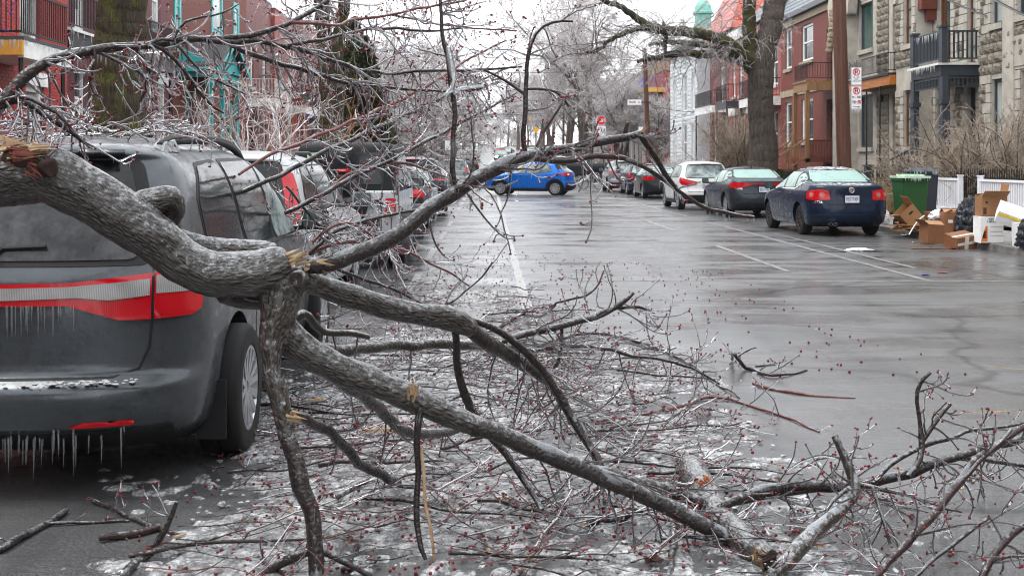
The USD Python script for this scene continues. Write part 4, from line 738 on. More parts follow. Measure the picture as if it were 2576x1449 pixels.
far = [(-1.30, 112, 'dark grey hatchback', 'dark_grey_paint', 's'), (-1.5, 119, 'silver hatchback', 'silver_paint', 's'), (-1.35, 127, 'pale silver saloon', 'light_silver_paint', 'd'), (-1.5, 136, 'black sport utility', 'black_paint', 's'), (-1.4, 146, 'navy sport utility', 'navy_paint', 's'), (-1.5, 156, 'grey saloon', 'grey_paint', 'd'), (-1.4, 168, 'white hatchback', 'white_paint', 's'), (-1.4, 182, 'dark saloon', 'dark_grey_paint', 'd'),
       (7.7, 106, 'silver hatchback', 'silver_paint', 's'), (7.8, 110, 'white saloon', 'white_paint', 'd'), (7.7, 118, 'white sport utility', 'white_paint', 's'), (7.8, 127, 'grey saloon', 'grey_paint', 'd'), (7.7, 137, 'white hatchback', 'white_paint', 's'), (7.7, 148, 'dark red hatchback', 'red_paint', 's'), (7.8, 160, 'silver saloon', 'silver_paint', 'd'), (7.7, 174, 'black sport utility', 'black_paint', 's'), (7.8, 190, 'white van', 'white_paint', 's'), (7.6, 208, 'grey hatchback', 'grey_paint', 's')]
for k, (x, y, what, pnt, kd) in enumerate(far):
    sp = suv_spec(4.4 + .05 * (k % 4), 1.82, 1.56 + .05 * (k % 3), pnt=pnt, nz=36, n=14, handles=[]) if kd == 's' else sedan_spec(4.6, 1.8, 1.45, pnt=pnt, nz=36, n=14, handles=[])
    sidew = 'left' if x < 3 else 'right'; idx = sum(1 for q in far[:k + 1] if (q[0] < 3) == (x < 3))
    car('parked_car', f"{what} parked beyond the crossing on the {sidew}, {['nearest', 'second', 'third', 'fourth', 'fifth', 'sixth', 'seventh', 'eighth', 'ninth', 'last'][idx - 1]} of that row", 'car', sp, x, y, group=f'cars parked beyond the crossing on the {sidew}')
# ---------------------------------------------------------------- houses
plain('red_brick', (.23, .052, .036), rough=.6, var=.2, scale=9, isl=.28, bump=.004, bscale=60); plain('painted_red_brick', (.36, .035, .026), rough=.5, var=.12, scale=5, isl=.10, bump=.003, bscale=60)
plain('plum_brick', (.16, .040, .050), rough=.6, var=.2, scale=9, isl=.22, bump=.004, bscale=60); plain('brown_brick', (.19, .045, .027), rough=.6, var=.22, scale=9, isl=.25, bump=.004, bscale=60)
plain('mortar', (.16, .11, .09), rough=.8, var=.3, scale=8); plain('red_mortar', (.25, .05, .04), rough=.8, var=.2, scale=8); plain('plum_mortar', (.17, .10, .10), rough=.8, var=.2, scale=8)
plain('rough_stone', (.26, .23, .18), rough=.75, var=.4, scale=5, isl=.32, bump=.02, bscale=16); plain('dressed_stone', (.42, .39, .335), rough=.65, var=.22, scale=2.5, isl=.12, bump=.004, bscale=40); plain('stone_joint', (.36, .34, .30), rough=.8, var=.2)
plain('grey_white_stone', (.52, .545, .56), rough=.5, var=.12, scale=3, isl=.06, bump=.03, bscale=9); plain('sandstone', (.30, .24, .17), rough=.7, var=.3, scale=6, bump=.01, bscale=30); plain('white_trim', (.74, .74, .73), rough=.4, var=.08, scale=3); plain('white_painted_wood', (.66, .66, .64), rough=.45, var=.15, scale=4)
plain('black_iron', (.012, .012, .013), rough=.45, var=.2); plain('slate_grey_paint', (.038, .046, .055), rough=.4, var=.12, scale=5); plain('teal_paint', (.035, .36, .36), rough=.4, var=.12, scale=4); plain('brown_wood', (.105, .040, .018), rough=.45, var=.3, scale=5, stretch=(3, 3, .4)); plain('orange_wood', (.36, .125, .022), rough=.4, var=.3, scale=5, stretch=(3, .4, 3))
plain('tan_wood', (.23, .125, .055), rough=.55, var=.35, scale=6, stretch=(3, 3, .3)); plain('dark_red_wood', (.13, .035, .024), rough=.5, var=.25, scale=5); plain('yellow_paint', (.55, .30, .05), rough=.5, var=.15); plain('purple_blue_paint', (.07, .09, .36), rough=.5, var=.12); plain('green_copper', (.16, .36, .30), rough=.6, var=.3, scale=4)
plain('slate_tile', (.10, .125, .145), rough=.35, var=.25, isl=.2, bump=.003); plain('red_tile', (.50, .10, .06), rough=.4, var=.2, isl=.18, bump=.003); plain('roof_felt', (.07, .07, .072), rough=.8, var=.2); plain('dark_void', (.012, .012, .013), rough=.7); plain('orange_brick', (.36, .10, .04), rough=.6, var=.2, isl=.2); plain('pink_brick', (.38, .19, .17), rough=.6, var=.2, isl=.15)
def facade_look(name, c1, c2, mort, bw=.21, bh=.075):
    look(name, {'g': ('geometry', {}), 'sx': ('separate_xyz', {}), 'cx': ('combine_xyz', {}), 'b': ('brick_texture', {'scale': 1.0, 'brick_width': bw, 'row_height': bh, 'mortar_size': .007, 'color1': c1, 'color2': c2, 'mortar': mort}), 'n': ('noise_texture', {'scale': .9, 'detail': 5.0}),
        'r': ('rgb_ramp', {'ramp': [(.3, (.75, .75, .75)), (.7, (1.15, 1.15, 1.15))]}), 'm': ('mix_color', {'blend_type': 'multiply', 'fac': 1.0, 'use_clamp': False}), 'bm': ('bump', {'distance': .006, 'invert': True}), 'p': ('principled_bsdf', {'roughness': .6})},
        [('g.position', 'sx.vector'), ('sx.y', 'cx.x'), ('sx.z', 'cx.y'), ('cx.vector', 'b.vector'), ('g.position', 'n.vector'), ('n.fac', 'r.fac'), ('b.color', 'm.a'), ('r.color', 'm.b'), ('m.result', 'p.base_color'), ('b.fac', 'bm.height'), ('bm.normal', 'p.normal')])
facade_look('far_red_brick', (.31, .04, .03), (.23, .03, .022), (.2, .10, .08)); facade_look('far_dark_red_brick', (.16, .03, .03), (.12, .025, .025), (.13, .07, .06)); facade_look('far_brown_brick', (.20, .08, .06), (.15, .06, .045), (.18, .13, .11)); facade_look('far_grey_stone', (.33, .31, .28), (.25, .235, .21), (.3, .28, .26), .45, .25); facade_look('far_tan_brick', (.33, .2, .12), (.27, .16, .1), (.25, .2, .17))
def pane_look(name, lo, hi, rough=.06):
    look(name, {'g': ('geometry', {}), 'n': ('noise_texture', {'scale': .9, 'detail': 3.0}), 'mp': ('mapping', {'scale': (1, 6.0, .7)}), 'r': ('rgb_ramp', {'ramp': [(.35, lo), (.7, hi)]}), 'n2': ('noise_texture', {'scale': 2.2}), 'b': ('bump', {'distance': .006, 'strength': .6}), 'p': ('principled_bsdf', {'roughness': rough, 'specular_ior_level': .7})},
        [('g.position', 'mp.vector'), ('mp.vector', 'n.vector'), ('n.fac', 'r.fac'), ('r.color', 'p.base_color'), ('g.position', 'n2.vector'), ('n2.fac', 'b.height'), ('b.normal', 'p.normal')])
pane_look('dark_pane', (.012, .014, .016), (.045, .05, .05)); pane_look('curtained_pane', (.10, .11, .10), (.30, .31, .28)); pane_look('green_pane', (.015, .04, .035), (.05, .10, .09)); pane_look('pale_pane', (.22, .26, .25), (.42, .46, .44)); pane_look('blind_pane', (.22, .19, .14), (.36, .32, .25))
class Front:
    """A street front on the plane x = xf; side +1 on the right of the street, -1 on the left. d: metres out towards the street."""
    def __init__(s, side, xf): s.side, s.xf = side, xf
    def pt(s, u, v, d=0): return np.array([s.xf - s.side * d, u, v], float)
    def box(s, m, u0, u1, v0, v1, d0, d1):
        a, b = s.xf - s.side * d0, s.xf - s.side * d1; m.box(min(a, b), max(a, b), u0, u1, v0, v1); return m
    def flat(s, poly, d0, d1):
        """Extrude an outline drawn in (u, v) from depth d0 to d1."""
        v, f = extrude(poly, d1 - d0); w = np.stack([s.xf - s.side * (v[:, 2] + d0), v[:, 0], v[:, 1]], 1)
        return w, (f if s.side < 0 else f[:, ::-1])
def blocks(F, u0, u1, v0, v1, holes, bl, bh, gap, seed=0, rough=.0, smooth_near=0.0, depth=.03, base=0.0):
    """Courses of bricks or stones round the openings. Returns [(vertices, faces, is dressed, area)]."""
    g = np.random.default_rng(seed); out = []; v = v0; k = 0
    while v < v1 - .02:
        h = min(bh * (1 + (g.uniform(-.12, .12) if rough else 0)), v1 - v); u = u0 - (k % 2) * bl * .5
        while u < u1 - .01:
            l = bl * (g.uniform(.7, 1.35) if rough else 1); a, b = max(u, u0), min(u + l, u1); u += l
            if b - a < .03: continue
            segs = [(a, b)]
            for (h0, h1, w0, w1) in holes:
                if v + h > w0 + .005 and v < w1 - .005:
                    segs = [q for s0, s1 in segs for q in ((s0, min(s1, h0)), (max(s0, h1), s1)) if q[1] - q[0] > .03]
            for (a, b) in segs:
                near = any(v + h > w0 - .05 and v < w1 + .05 and (abs(b - h0) < .02 or abs(a - h1) < .02 or (b > h0 - smooth_near and a < h1 + smooth_near)) for (h0, h1, w0, w1) in holes) if smooth_near else False
                A, B_, C, D = a + gap / 2, b - gap / 2, v + gap / 2, v + h - gap / 2
                if rough and not near:
                    n, mm = 5, 4; U, V = np.meshgrid(np.linspace(A, B_, n), np.linspace(C, D, mm), indexing='ij'); e = np.minimum(np.minimum(U - A, B_ - U), np.minimum(V - C, D - V)); d = depth + np.where(e > 1e-6, rough * (.45 + g.uniform(0, 1, U.shape)), 0)
                    fr = np.stack([F.xf - F.side * (d + base), U, V], -1).reshape(-1, 3); f = grid(n, mm)
                    q = [F.pt(uu, vv, base) for uu, vv in ((A, C), (B_, C), (B_, D), (A, D))]; c = [0, (n - 1) * mm, n * mm - 1, mm - 1]; m = len(fr)
                    sk = np.array([[c[i], c[(i + 1) % 4], m + (i + 1) % 4, m + i] for i in range(4)]); vv_ = np.vstack([fr, q]); ff = np.vstack([f, sk[:, ::-1]])
                    if F.side < 0: ff = ff[:, ::-1]
                else:
                    d = depth + (g.uniform(-.002, .002)) + (.012 if near else 0)
                    vv_ = np.array([F.pt(uu, vv, dd) for dd in (base, base + d) for uu, vv in ((A, C), (B_, C), (B_, D), (A, D))]); ff = np.array([[4, 5, 6, 7], [0, 1, 5, 4], [1, 2, 6, 5], [2, 3, 7, 6], [3, 0, 4, 7]])
                    if F.side > 0: ff = ff[:, ::-1]
                out.append((vv_, ff, near, (b - a) * h * 1e3 / max(abs(F.xf), 1) / max(a, 1) ** 2))
        v += h; k += 1
    return out
def lay(t, F, bl, name, mat, mat2=None, limit=300):
    """The most visible pieces as parts of their own, the rest joined."""
    order = sorted(range(len(bl)), key=lambda i: -bl[i][3] - (1 if .5 < bl[i][0][:, 2].mean() < 7 else 0)); keep = set(order[:limit]); rest = [MB(), MB()]
    for i, (v, f, near, _) in enumerate(bl):
        if i in keep: obj(name, (v, f), mat2 if (near and mat2) else mat, t, w=True)
        else: rest[int(bool(near and mat2))].add(v, f)
    for r, m in zip(rest, (mat, mat2)):
        if not r.empty(): obj('more_' + name + 's', r, m, t, kind='stuff', w=True)
def window(t, F, u0, u1, v0, v1, frame='white_trim', pane='dark_pane', sill=None, lintel=None, sash=True, fw=.07, depth=-.12, mull=0, name='window', lh=.22, bars=0):
    f = MB(); d0, d1 = depth - .05, depth + .05
    for a in ((u0, u0 + fw, v0, v1), (u1 - fw, u1, v0, v1), (u0 + fw, u1 - fw, v0, v0 + fw), (u0 + fw, u1 - fw, v1 - fw, v1)): F.box(f, *a, d0, d1)
    if sash: vm = v0 + (v1 - v0) * .52; F.box(f, u0 + fw, u1 - fw, vm - .03, vm + .03, d0 + .01, d1 - .01)
    for k in range(mull): um = u0 + (u1 - u0) * (k + 1) / (mull + 1); F.box(f, um - .025, um + .025, v0 + fw, v1 - fw, d0 + .012, d1 - .012)
    for k in range(bars): vm = v0 + (v1 - v0) * (k + 1) / (bars + 1); F.box(f, u0 + fw, u1 - fw, vm - .015, vm + .015, d0 + .014, d1 - .014)
    wn = obj(name, f, frame, t, w=True)
    obj('pane' if name == 'window' else 'door_glass', F.box(MB(), u0 + fw * .8, u1 - fw * .8, v0 + fw * .8, v1 - fw * .8, depth - .012, depth + .002), pane, wn, w=True)
    if sill: obj('sill', F.box(MB(), u0 - .08, u1 + .08, v0 - .16, v0 - .004, -.1, .10), sill, wn, w=True)
    if lintel: obj('lintel', F.box(MB(), u0 - .14, u1 + .14, v1 + .004, v1 + lh, -.1, .05), lintel, wn, w=True)
    return wn
def door(t, F, u0, u1, v0, v1, frame='brown_wood', leaf='brown_wood', glass='dark_pane', depth=-.2, transom=.5):
    f = MB(); fw = .08; d0, d1 = depth - .05, depth + .06
    for a in ((u0, u0 + fw, v0, v1), (u1 - fw, u1, v0, v1), (u0 + fw, u1 - fw, v1 - fw, v1), (u0 + fw, u1 - fw, v1 - transom - fw, v1 - transom)): F.box(f, *a, d0, d1)
    dr = obj('door', f, frame, t, w=True); vt = v1 - transom - fw
    m = MB(); F.box(m, u0 + fw, u1 - fw, v0, v0 + (vt - v0) * .38, depth - .03, depth + .01); F.box(m, u0 + fw, u0 + fw + .12, v0 + (vt - v0) * .38, vt, depth - .03, depth + .01); F.box(m, u1 - fw - .12, u1 - fw, v0 + (vt - v0) * .38, vt, depth - .03, depth + .01); F.box(m, u0 + fw + .12, u1 - fw - .12, vt - .12, vt, depth - .03, depth + .01)
    obj('leaf', m, leaf, dr, w=True); g = MB(); F.box(g, u0 + fw + .12, u1 - fw - .12, v0 + (vt - v0) * .38, vt - .12, depth - .02, depth - .005); F.box(g, u0 + fw, u1 - fw, vt + fw, v1 - fw, depth - .02, depth - .005); obj('door_glass', g, glass, dr, w=True)
    hd = MB(); hd.tube([F.pt(u1 - fw - .06, v0 + 1.0, depth + .01), F.pt(u1 - fw - .06, v0 + 1.0, depth + .07), F.pt(u1 - fw - .16, v0 + 1.0, depth + .07)], .012, 6); obj('handle', hd, 'dark_alloy', dr, w=True)
    return dr
def railing(t, a, b, h, mat, spacing=.11, r=.008, rail=.022, square=False, name='railing', low=.09, posts=()):
    """Top and bottom rails between a and b with separate balusters."""
    a, b = np.asarray(a, float), np.asarray(b, float); up = np.array([0, 0, 1.0]); n = max(1, int(np.linalg.norm((b - a)[:2]) / spacing)); m = MB()
    m.bar(a + up * h, b + up * h, rail * 2, rail * 1.6); m.bar(a + up * low, b + up * low, rail * 1.5, rail * 1.3); rl = obj(name, m, mat, t, w=True)
    for k in range(n + 1):
        p = a + (b - a) * (k + .5) / (n + 1); q = (p + up * low, p + up * h)
        obj('baluster', bar(*q, r * 2, r * 2) if square else tube(np.array(q), r, 5), mat, rl, w=True)
    return rl
def shell(t, F, y0, y1, H, wall, holes, cap='roof_felt', deep=9.0, base=-.1, thick=.30):
    w = sbox(y0, base, y1, H)
    for (u0, u1, v0, v1) in holes: w = w.difference(sbox(u0, v0, u1, v1))
    wl = obj('wall', F.flat(w, -thick, 0), wall, t, w=True)
    obj('inner_wall', F.box(MB(), y0 + .02, y1 - .02, base, H - .05, -deep, -thick - .005), wall, t, w=True)
    obj('roof', F.box(MB(), y0, y1, H + .004, H + .12, -deep, .02), cap, t, w=True); return wl
def house(label, side, y0, y1, xf, H, wall, holes=(), loc_y=None):
    F = Front(side, xf); t = thing('row_house', label, 'house', (xf, (y0 + y1) / 2, float(gz((y0 + y1) / 2))), group=None); shell(t, F, y0, y1, H, wall, holes); return t, F
def platform(t, F, u0, u1, v0, v1, d0, d1, mat, name='balcony', edge=None):
    b = obj(name, F.box(MB(), u0, u1, v0, v1, d0, d1), mat, t, w=True)
    if edge: obj('fascia', F.box(MB(), u0 - .02, u1 + .02, v0 - .02, v1 - .03, d1 + .002, d1 + .03), edge, b, w=True)
    return b
def drip(t, a, b, n, lo, hi, seed=0, r=.008, name='icicle_row'):
    g = np.random.default_rng(seed); a, b = np.asarray(a), np.asarray(b); s = g.uniform(0, 1, n); return icicles(name, [a + (b - a) * q for q in s], g.uniform(lo, hi, n), 'rime', t, r, w=True)

# --- right side, nearest first
# stone bay house at the right edge
ho = [(30.6, 31.4, 5.2, 7.6), (28.4, 29.9, 5.25, 7.6), (30.6, 31.4, 1.85, 3.75), (28.4, 29.8, 1.0, 3.85)]
XA = 13.55
ho = [(31.05, 31.75, 5.2, 7.5), (29.2, 30.2, 5.25, 7.5), (31.05, 31.75, 1.85, 3.75), (28.9, 30.0, .8, 3.85)]
t, F = house('rough grey stone house at the right edge of the picture, behind the bare shrubs', 1, 6.0, 32.45, XA, 9.5, 'stone_joint', ho)
lay(t, F, blocks(F, 24.0, 32.45, 0, 9.4, ho, .42, .26, .022, 1, rough=.045, smooth_near=.26, depth=.03), 'stone', 'rough_stone', 'dressed_stone')
window(t, F, *ho[0], 'slate_grey_paint', 'pale_pane', sill='dressed_stone'); window(t, F, *ho[1], 'slate_grey_paint', 'green_pane', sill='dressed_stone'); window(t, F, *ho[2], 'slate_grey_paint', 'pale_pane', sill='dressed_stone', sash=False); door(t, F, *ho[3], 'slate_grey_paint', 'slate_grey_paint', 'green_pane')
m = MB(); F.box(m, 24.0, 30.85, 3.98, 4.75, 0, .06); F.box(m, 30.3, 30.95, .2, 9.2, 0, .075); obj('stone_band', m, 'dressed_stone', t, w=True)
# stone house with the slate-grey porch
XB = 14.1
ho = [(35.9, 37.05, 4.4, 7.2), (35.9, 37.05, 1.25, 3.85), (34.05, 34.65, 4.4, 7.4), (34.05, 34.65, 1.5, 3.75)]
t, F = house('grey stone house with a slate-grey two storey porch, second from the right', 1, 32.47, 39.1, XB, 9.6, 'stone_joint', ho)
lay(t, F, blocks(F, 32.47, 37.35, 0, 9.5, ho, .42, .26, .022, 2, rough=.045, smooth_near=.22, depth=.03), 'stone', 'rough_stone', 'dressed_stone', 220)
door(t, F, *ho[0], 'brown_wood', 'brown_wood'); door(t, F, *ho[1], 'brown_wood', 'brown_wood'); window(t, F, *ho[2], 'brown_wood', 'pale_pane', bars=5); window(t, F, *ho[3], 'slate_grey_paint', 'dark_pane')
G = Front(1, 13.55); hb = [(37.62, 38.35, 5.3, 7.6), (37.62, 38.35, 2.05, 3.85)]
bw = sbox(37.3, 0, 39.1, 9.4)
for h in hb: bw = bw.difference(sbox(h[0], h[2], h[1], h[3]))
by = obj('bay', G.flat(bw, -.5, 0), 'dressed_stone', t, w=True)
for v, f, near, _ in blocks(G, 37.3, 39.1, .2, 9.3, hb + [(37.3, 39.1, 3.9, 4.5)], .42, .26, .022, 5, rough=.04, smooth_near=.16, depth=.03): obj('stone', (v, f), 'dressed_stone' if near else 'rough_stone', by, w=True)
for h in hb: window(t, G, *h, 'brown_wood', 'curtained_pane', sill='dressed_stone', bars=3, sash=False)
PO = Front(1, 13.0); pu0, pu1 = 33.75, 36.0
pb = platform(t, PO, pu0 - .1, pu1 + .1, 4.30, 4.36, -1.1, .16, 'white_painted_wood', 'balcony'); m = MB(); PO.box(m, pu0 - .04, pu1 + .04, 4.0, 4.296, -1.1, .06); obj('beam', m, 'slate_grey_paint', pb, w=True)
for u in (pu0, pu1):
    m = MB(); PO.box(m, u - .14, u + .14, 1.15, 3.99, -.12, .05); PO.box(m, u - .18, u + .18, 3.2, 3.34, -.16, .09); PO.box(m, u - .18, u + .18, 1.0, 1.15, -.16, .09); obj('porch_post', m, 'slate_grey_paint', t, w=True)
    m = MB(); PO.box(m, u - .13, u + .13, 4.37, 5.36, -.1, .06); PO.box(m, u - .17, u + .17, 5.361, 5.42, -.14, .10); obj('balcony_post', m, 'slate_grey_paint', t, w=True)
for z0, h, nm in ((4.40, .86, 'railing'), (3.60, .34, 'frieze')):
    railing(t, PO.pt(pu0 + .16, z0), PO.pt(pu1 - .16, z0), h, 'slate_grey_paint', .12, .02, .03, True, nm); railing(t, PO.pt(pu0, z0, -.14), PO.pt(pu0, z0, -1.02), h, 'slate_grey_paint', .14, .022, .03, True, nm)
drip(t, PO.pt(pu0, 5.24, .05), PO.pt(pu1, 5.24, .05), 40, .05, .25, 1); drip(t, PO.pt(pu0, 4.30, .17), PO.pt(pu1, 4.30, .17), 46, .05, .22, 2)
fl = platform(t, PO, pu0 - .1, pu1 + .1, 1.0, 1.1, -1.1, .1, 'slate_grey_paint', 'porch_floor'); m = MB(); PO.box(m, pu0, pu1, .2, .99, -1.1, -.05); obj('porch_base', m, 'dark_red_wood', fl, w=True)
st = thing('steps', parent=str(t.GetPath()), loc=(0, 0, 0)); ORIG[str(st.GetPath())] = ORIG[str(t.GetPath())]
for k in range(5): obj('step', PO.box(MB(), pu0 + .1, pu1 - .1, .2, 1.0 - .16 * k, .1 + .24 * k, .1 + .24 * (k + 1) - .005), 'slate_grey_paint', st, w=True)
for u in (pu0, pu1):
    m = MB(); PO.box(m, u - .11, u + .11, .2, 1.42, 1.25, 1.47); PO.box(m, u - .14, u + .14, 1.421, 1.48, 1.22, 1.50); obj('newel_post', m, 'slate_grey_paint', t, w=True)
    railing(t, PO.pt(u, 1.02, .1), PO.pt(u, .40, 1.28), .92, 'slate_grey_paint', .13, .02, .035, True)
# an oriel with a slate hood beside the porch
m = MB(); F.box(m, 37.0, 37.3, 6.3, 9.0, 0, .5); F.box(m, 37.05, 37.28, 5.95, 6.3, 0, .3); obj('oriel', m, 'dark_red_wood', t, w=True)
# stone house with the black balcony
XC = 14.2
ho = [(43.4, 44.95, 5.72, 7.45), (43.4, 44.95, 2.1, 4.05), (40.6, 41.35, 4.5, 7.0), (40.6, 41.35, 1.3, 3.9)]
t, F = house('grey stone house with a black iron balcony on an orange wooden beam', 1, 39.12, 47.2, XC, 9.8, 'dressed_stone', ho)
bl = blocks(F, 41.7, 42.9, 0, 9.5, [(41.7, 42.9, 4.0, 4.5)], .40, .26, .022, 3, rough=.04, depth=.03); lay(t, F, bl, 'stone', 'rough_stone')
bl = blocks(F, 43.0, 47.2, 0, 9.7, ho, .62, .42, .008, 4, depth=.012); lay(t, F, bl, 'dressed_block', 'dressed_stone')
window(t, F, *ho[0], 'slate_grey_paint', 'green_pane', sill='dressed_stone', sash=False); window(t, F, *ho[1], 'slate_grey_paint', 'dark_pane', sill='dressed_stone', sash=False); door(t, F, *ho[2], 'brown_wood', 'brown_wood'); door(t, F, *ho[3], 'dark_red_wood', 'dark_red_wood')
PO = Front(1, 13.35); b = platform(t, PO, 39.2, 43.6, 4.42, 4.50, -.85, .05, 'black_iron', 'balcony'); obj('beam', PO.box(MB(), 39.2, 43.6, 4.10, 4.416, -.06, .0), 'orange_wood', b, w=True); obj('end_beam', PO.box(MB(), 39.14, 39.198, 4.10, 4.416, -.85, .0), 'orange_wood', b, w=True); obj('soffit', PO.box(MB(), 39.2, 43.6, 4.12, 4.16, -.85, -.062), 'tan_wood', b, w=True)
railing(t, PO.pt(39.25, 4.5), PO.pt(43.55, 4.5), .66, 'black_iron', .12, .011, .018); railing(t, PO.pt(39.25, 4.5, -.02), PO.pt(39.25, 4.5, -.82), .66, 'black_iron', .12, .011, .018); drip(t, PO.pt(42, 5.17, .02), PO.pt(43.6, 5.17, .02), 20, .03, .12, 3)
for u in (40.2, 41.6): obj('iron_post', tube([PO.pt(u, .2, -.03), PO.pt(u, 4.1, -.03)], .03, 6), 'black_iron', t, w=True)
m = MB(); m.tube([PO.pt(41.0, 4.08, -.3), PO.pt(41.0, 3.9, -.3)], .01, 5); v_, f_ = lathe([(0, 3.9), (.06, 3.88), (.12, 3.78), (.12, 3.62), (.0, 3.60)], 8); m.add(v_ + PO.pt(41.0, 0, -.3), f_); obj('hanging_lantern', m, 'black_iron', t, w=True)
# the ornamental white gable pier at its far end
PI_ = Front(1, 13.75); m = MB(); PI_.box(m, 45.2, 46.9, 0, 7.2, -.5, 0); obj('pier', m, 'dressed_stone', t, w=True)
g = Polygon([(44.9, 7.2), (47.2, 7.2), (47.35, 7.7), (46.9, 8.6), (46.3, 9.3), (46.05, 10.4), (45.9, 9.3), (45.2, 8.6), (44.75, 7.7)]).buffer(.08); gb = obj('gable', PI_.flat(g, -.3, .05), 'dressed_stone', t, w=True)
m = MB(); n = 9
for k in range(n):
    a = k / (n - 1); u = 47.1 - .5 * math.sin(a * PI * .5); z = 6.0 + 1.5 * a; c = trimesh.creation.icosphere(1, .16); m.add(jitter(np.array(c.vertices) * [1.0, 1.3, 1], .04, k, 8) + PI_.pt(u, z, .06), c.faces)
obj('carved_corbel', m, 'sandstone', t, w=True)
for k, u in enumerate((47.0, 47.25)): obj('downpipe', tube([F.pt(u, .2, .08), F.pt(u, 7.4, .08)], .05, 8), ('white_painted_wood', 'brown_wood')[k], t, w=True)
# red brick house with the wooden porch
XD = 14.1
ho = [(50.9, 52.8, 5.95, 7.55), (50.9, 52.8, 2.45, 4.3), (54.45, 55.6, 5.85, 7.75), (54.45, 55.6, 2.4, 4.3), (48.0, 48.9, 4.8, 7.0), (48.0, 48.9, 1.5, 4.1)]
t, F = house('red brick house with white windows and a brown wooden porch left of the near pole', 1, 47.22, 56.4, XD, 8.15, 'mortar', ho)
lay(t, F, blocks(F, 47.22, 56.4, 0, 7.75, ho + [(47.2, 56.4, 4.55, 4.85)], .21, .075, .011, 6, depth=.012), 'brick', 'red_brick')
for h in ho[:4]: window(t, F, *h, 'white_trim', 'dark_pane', sill='sandstone', fw=.11)
for h in ho[4:]: door(t, F, *h, 'dark_red_wood', 'dark_red_wood')
m = MB(); F.box(m, 47.22, 56.4, 4.552, 4.848, 0, .06); F.box(m, 47.22, 56.4, 7.75, 8.05, 0, .10); obj('stone_band', m, 'sandstone', t, w=True)
cr = MB(); F.box(cr, 47.2, 56.42, 8.06, 8.28, -.1, .30); obj('cornice', cr, 'slate_grey_paint', t, w=True)
def slates(t, F, u0, u1, z0, z1, d0, d1, mat, inset=0.0, rows=10, cols=14, name='roof_tile', lim=120, hip=0.0):
    bl = []
    for r in range(rows):
        a, b = r / rows, (r + 1.12) / rows
        for c in range(cols + 1):
            p, q = (c - (r % 2) * .5) / cols, (c + 1 - (r % 2) * .5) / cols; p, q = max(p, 0), min(q, 1)
            if q - p < .02: continue
            def at(s, w, o): 
                lo, hi = u0 + hip * w, u1 - hip * w; return F.pt(lo + (hi - lo) * s, z0 + (z1 - z0) * w, d0 + (d1 - d0) * w + o)
            v = np.array([at(p + .004, a, .035), at(q - .004, a, .035), at(q - .004, b, .012), at(p + .004, b, .012), at(p + .004, a, .0), at(q - .004, a, .0)]); f = np.array([[0, 1, 2], [0, 2, 3], [4, 5, 1], [4, 1, 0], [0, 3, 4], [1, 5, 2]]); bl.append((v, f if F.side < 0 else f[:, ::-1], False, 1))
    lay(t, F, bl, name, mat, limit=lim)
slates(t, F, 47.25, 56.4, 8.28, 10.9, .22, -1.4, 'slate_tile', rows=12, cols=18); obj('mansard', F.flat(sbox(47.25, 8.2, 56.4, 10.9), -1.6, -1.45), 'slate_grey_paint', t, w=True)
PO = Front(1, 12.9); pu0, pu1 = 47.35, 49.4
b = platform(t, PO, pu0, pu1, 4.74, 4.80, -1.2, .08, 'tan_wood', 'balcony'); m = MB(); PO.box(m, pu0, pu1, 4.40, 4.736, -.06, .04); PO.box(m, pu0 - .06, pu0 - .002, 4.40, 4.736, -1.2, .04); obj('beam', m, 'tan_wood', b, w=True)
railing(t, PO.pt(pu0, 4.8), PO.pt(pu1, 4.8), .70, 'black_iron', .11, .010, .018); railing(t, PO.pt(pu0, 4.8, -.02), PO.pt(pu0, 4.8, -1.18), .70, 'black_iron', .11, .010, .018)
for u in (pu0 + .08, pu1 - .1): obj('porch_post', PO.box(MB(), u - .08, u + .08, 1.0, 4.39, -.08, .08), 'tan_wood', t, w=True)
platform(t, PO, pu0, pu1, 1.55, 1.7, -1.2, .1, 'dark_red_wood', 'porch_floor'); railing(t, PO.pt(pu0, 1.66, -.05), PO.pt(pu0, 1.66, -1.15), .75, 'dark_red_wood', .11, .035, .035, True)
for u in (pu0, pu1): railing(t, PO.pt(u, 1.66, .1), PO.pt(u, .45, 1.9), .8, 'tan_wood', .5, .03, .04, True)
obj('steps', PO.box(PO.box(MB(), pu0 + .1, pu1 - .1, .2, 1.2, .1, .7), pu0 + .1, pu1 - .1, .2, .8, .702, 1.4), 'dark_red_wood', t, w=True)
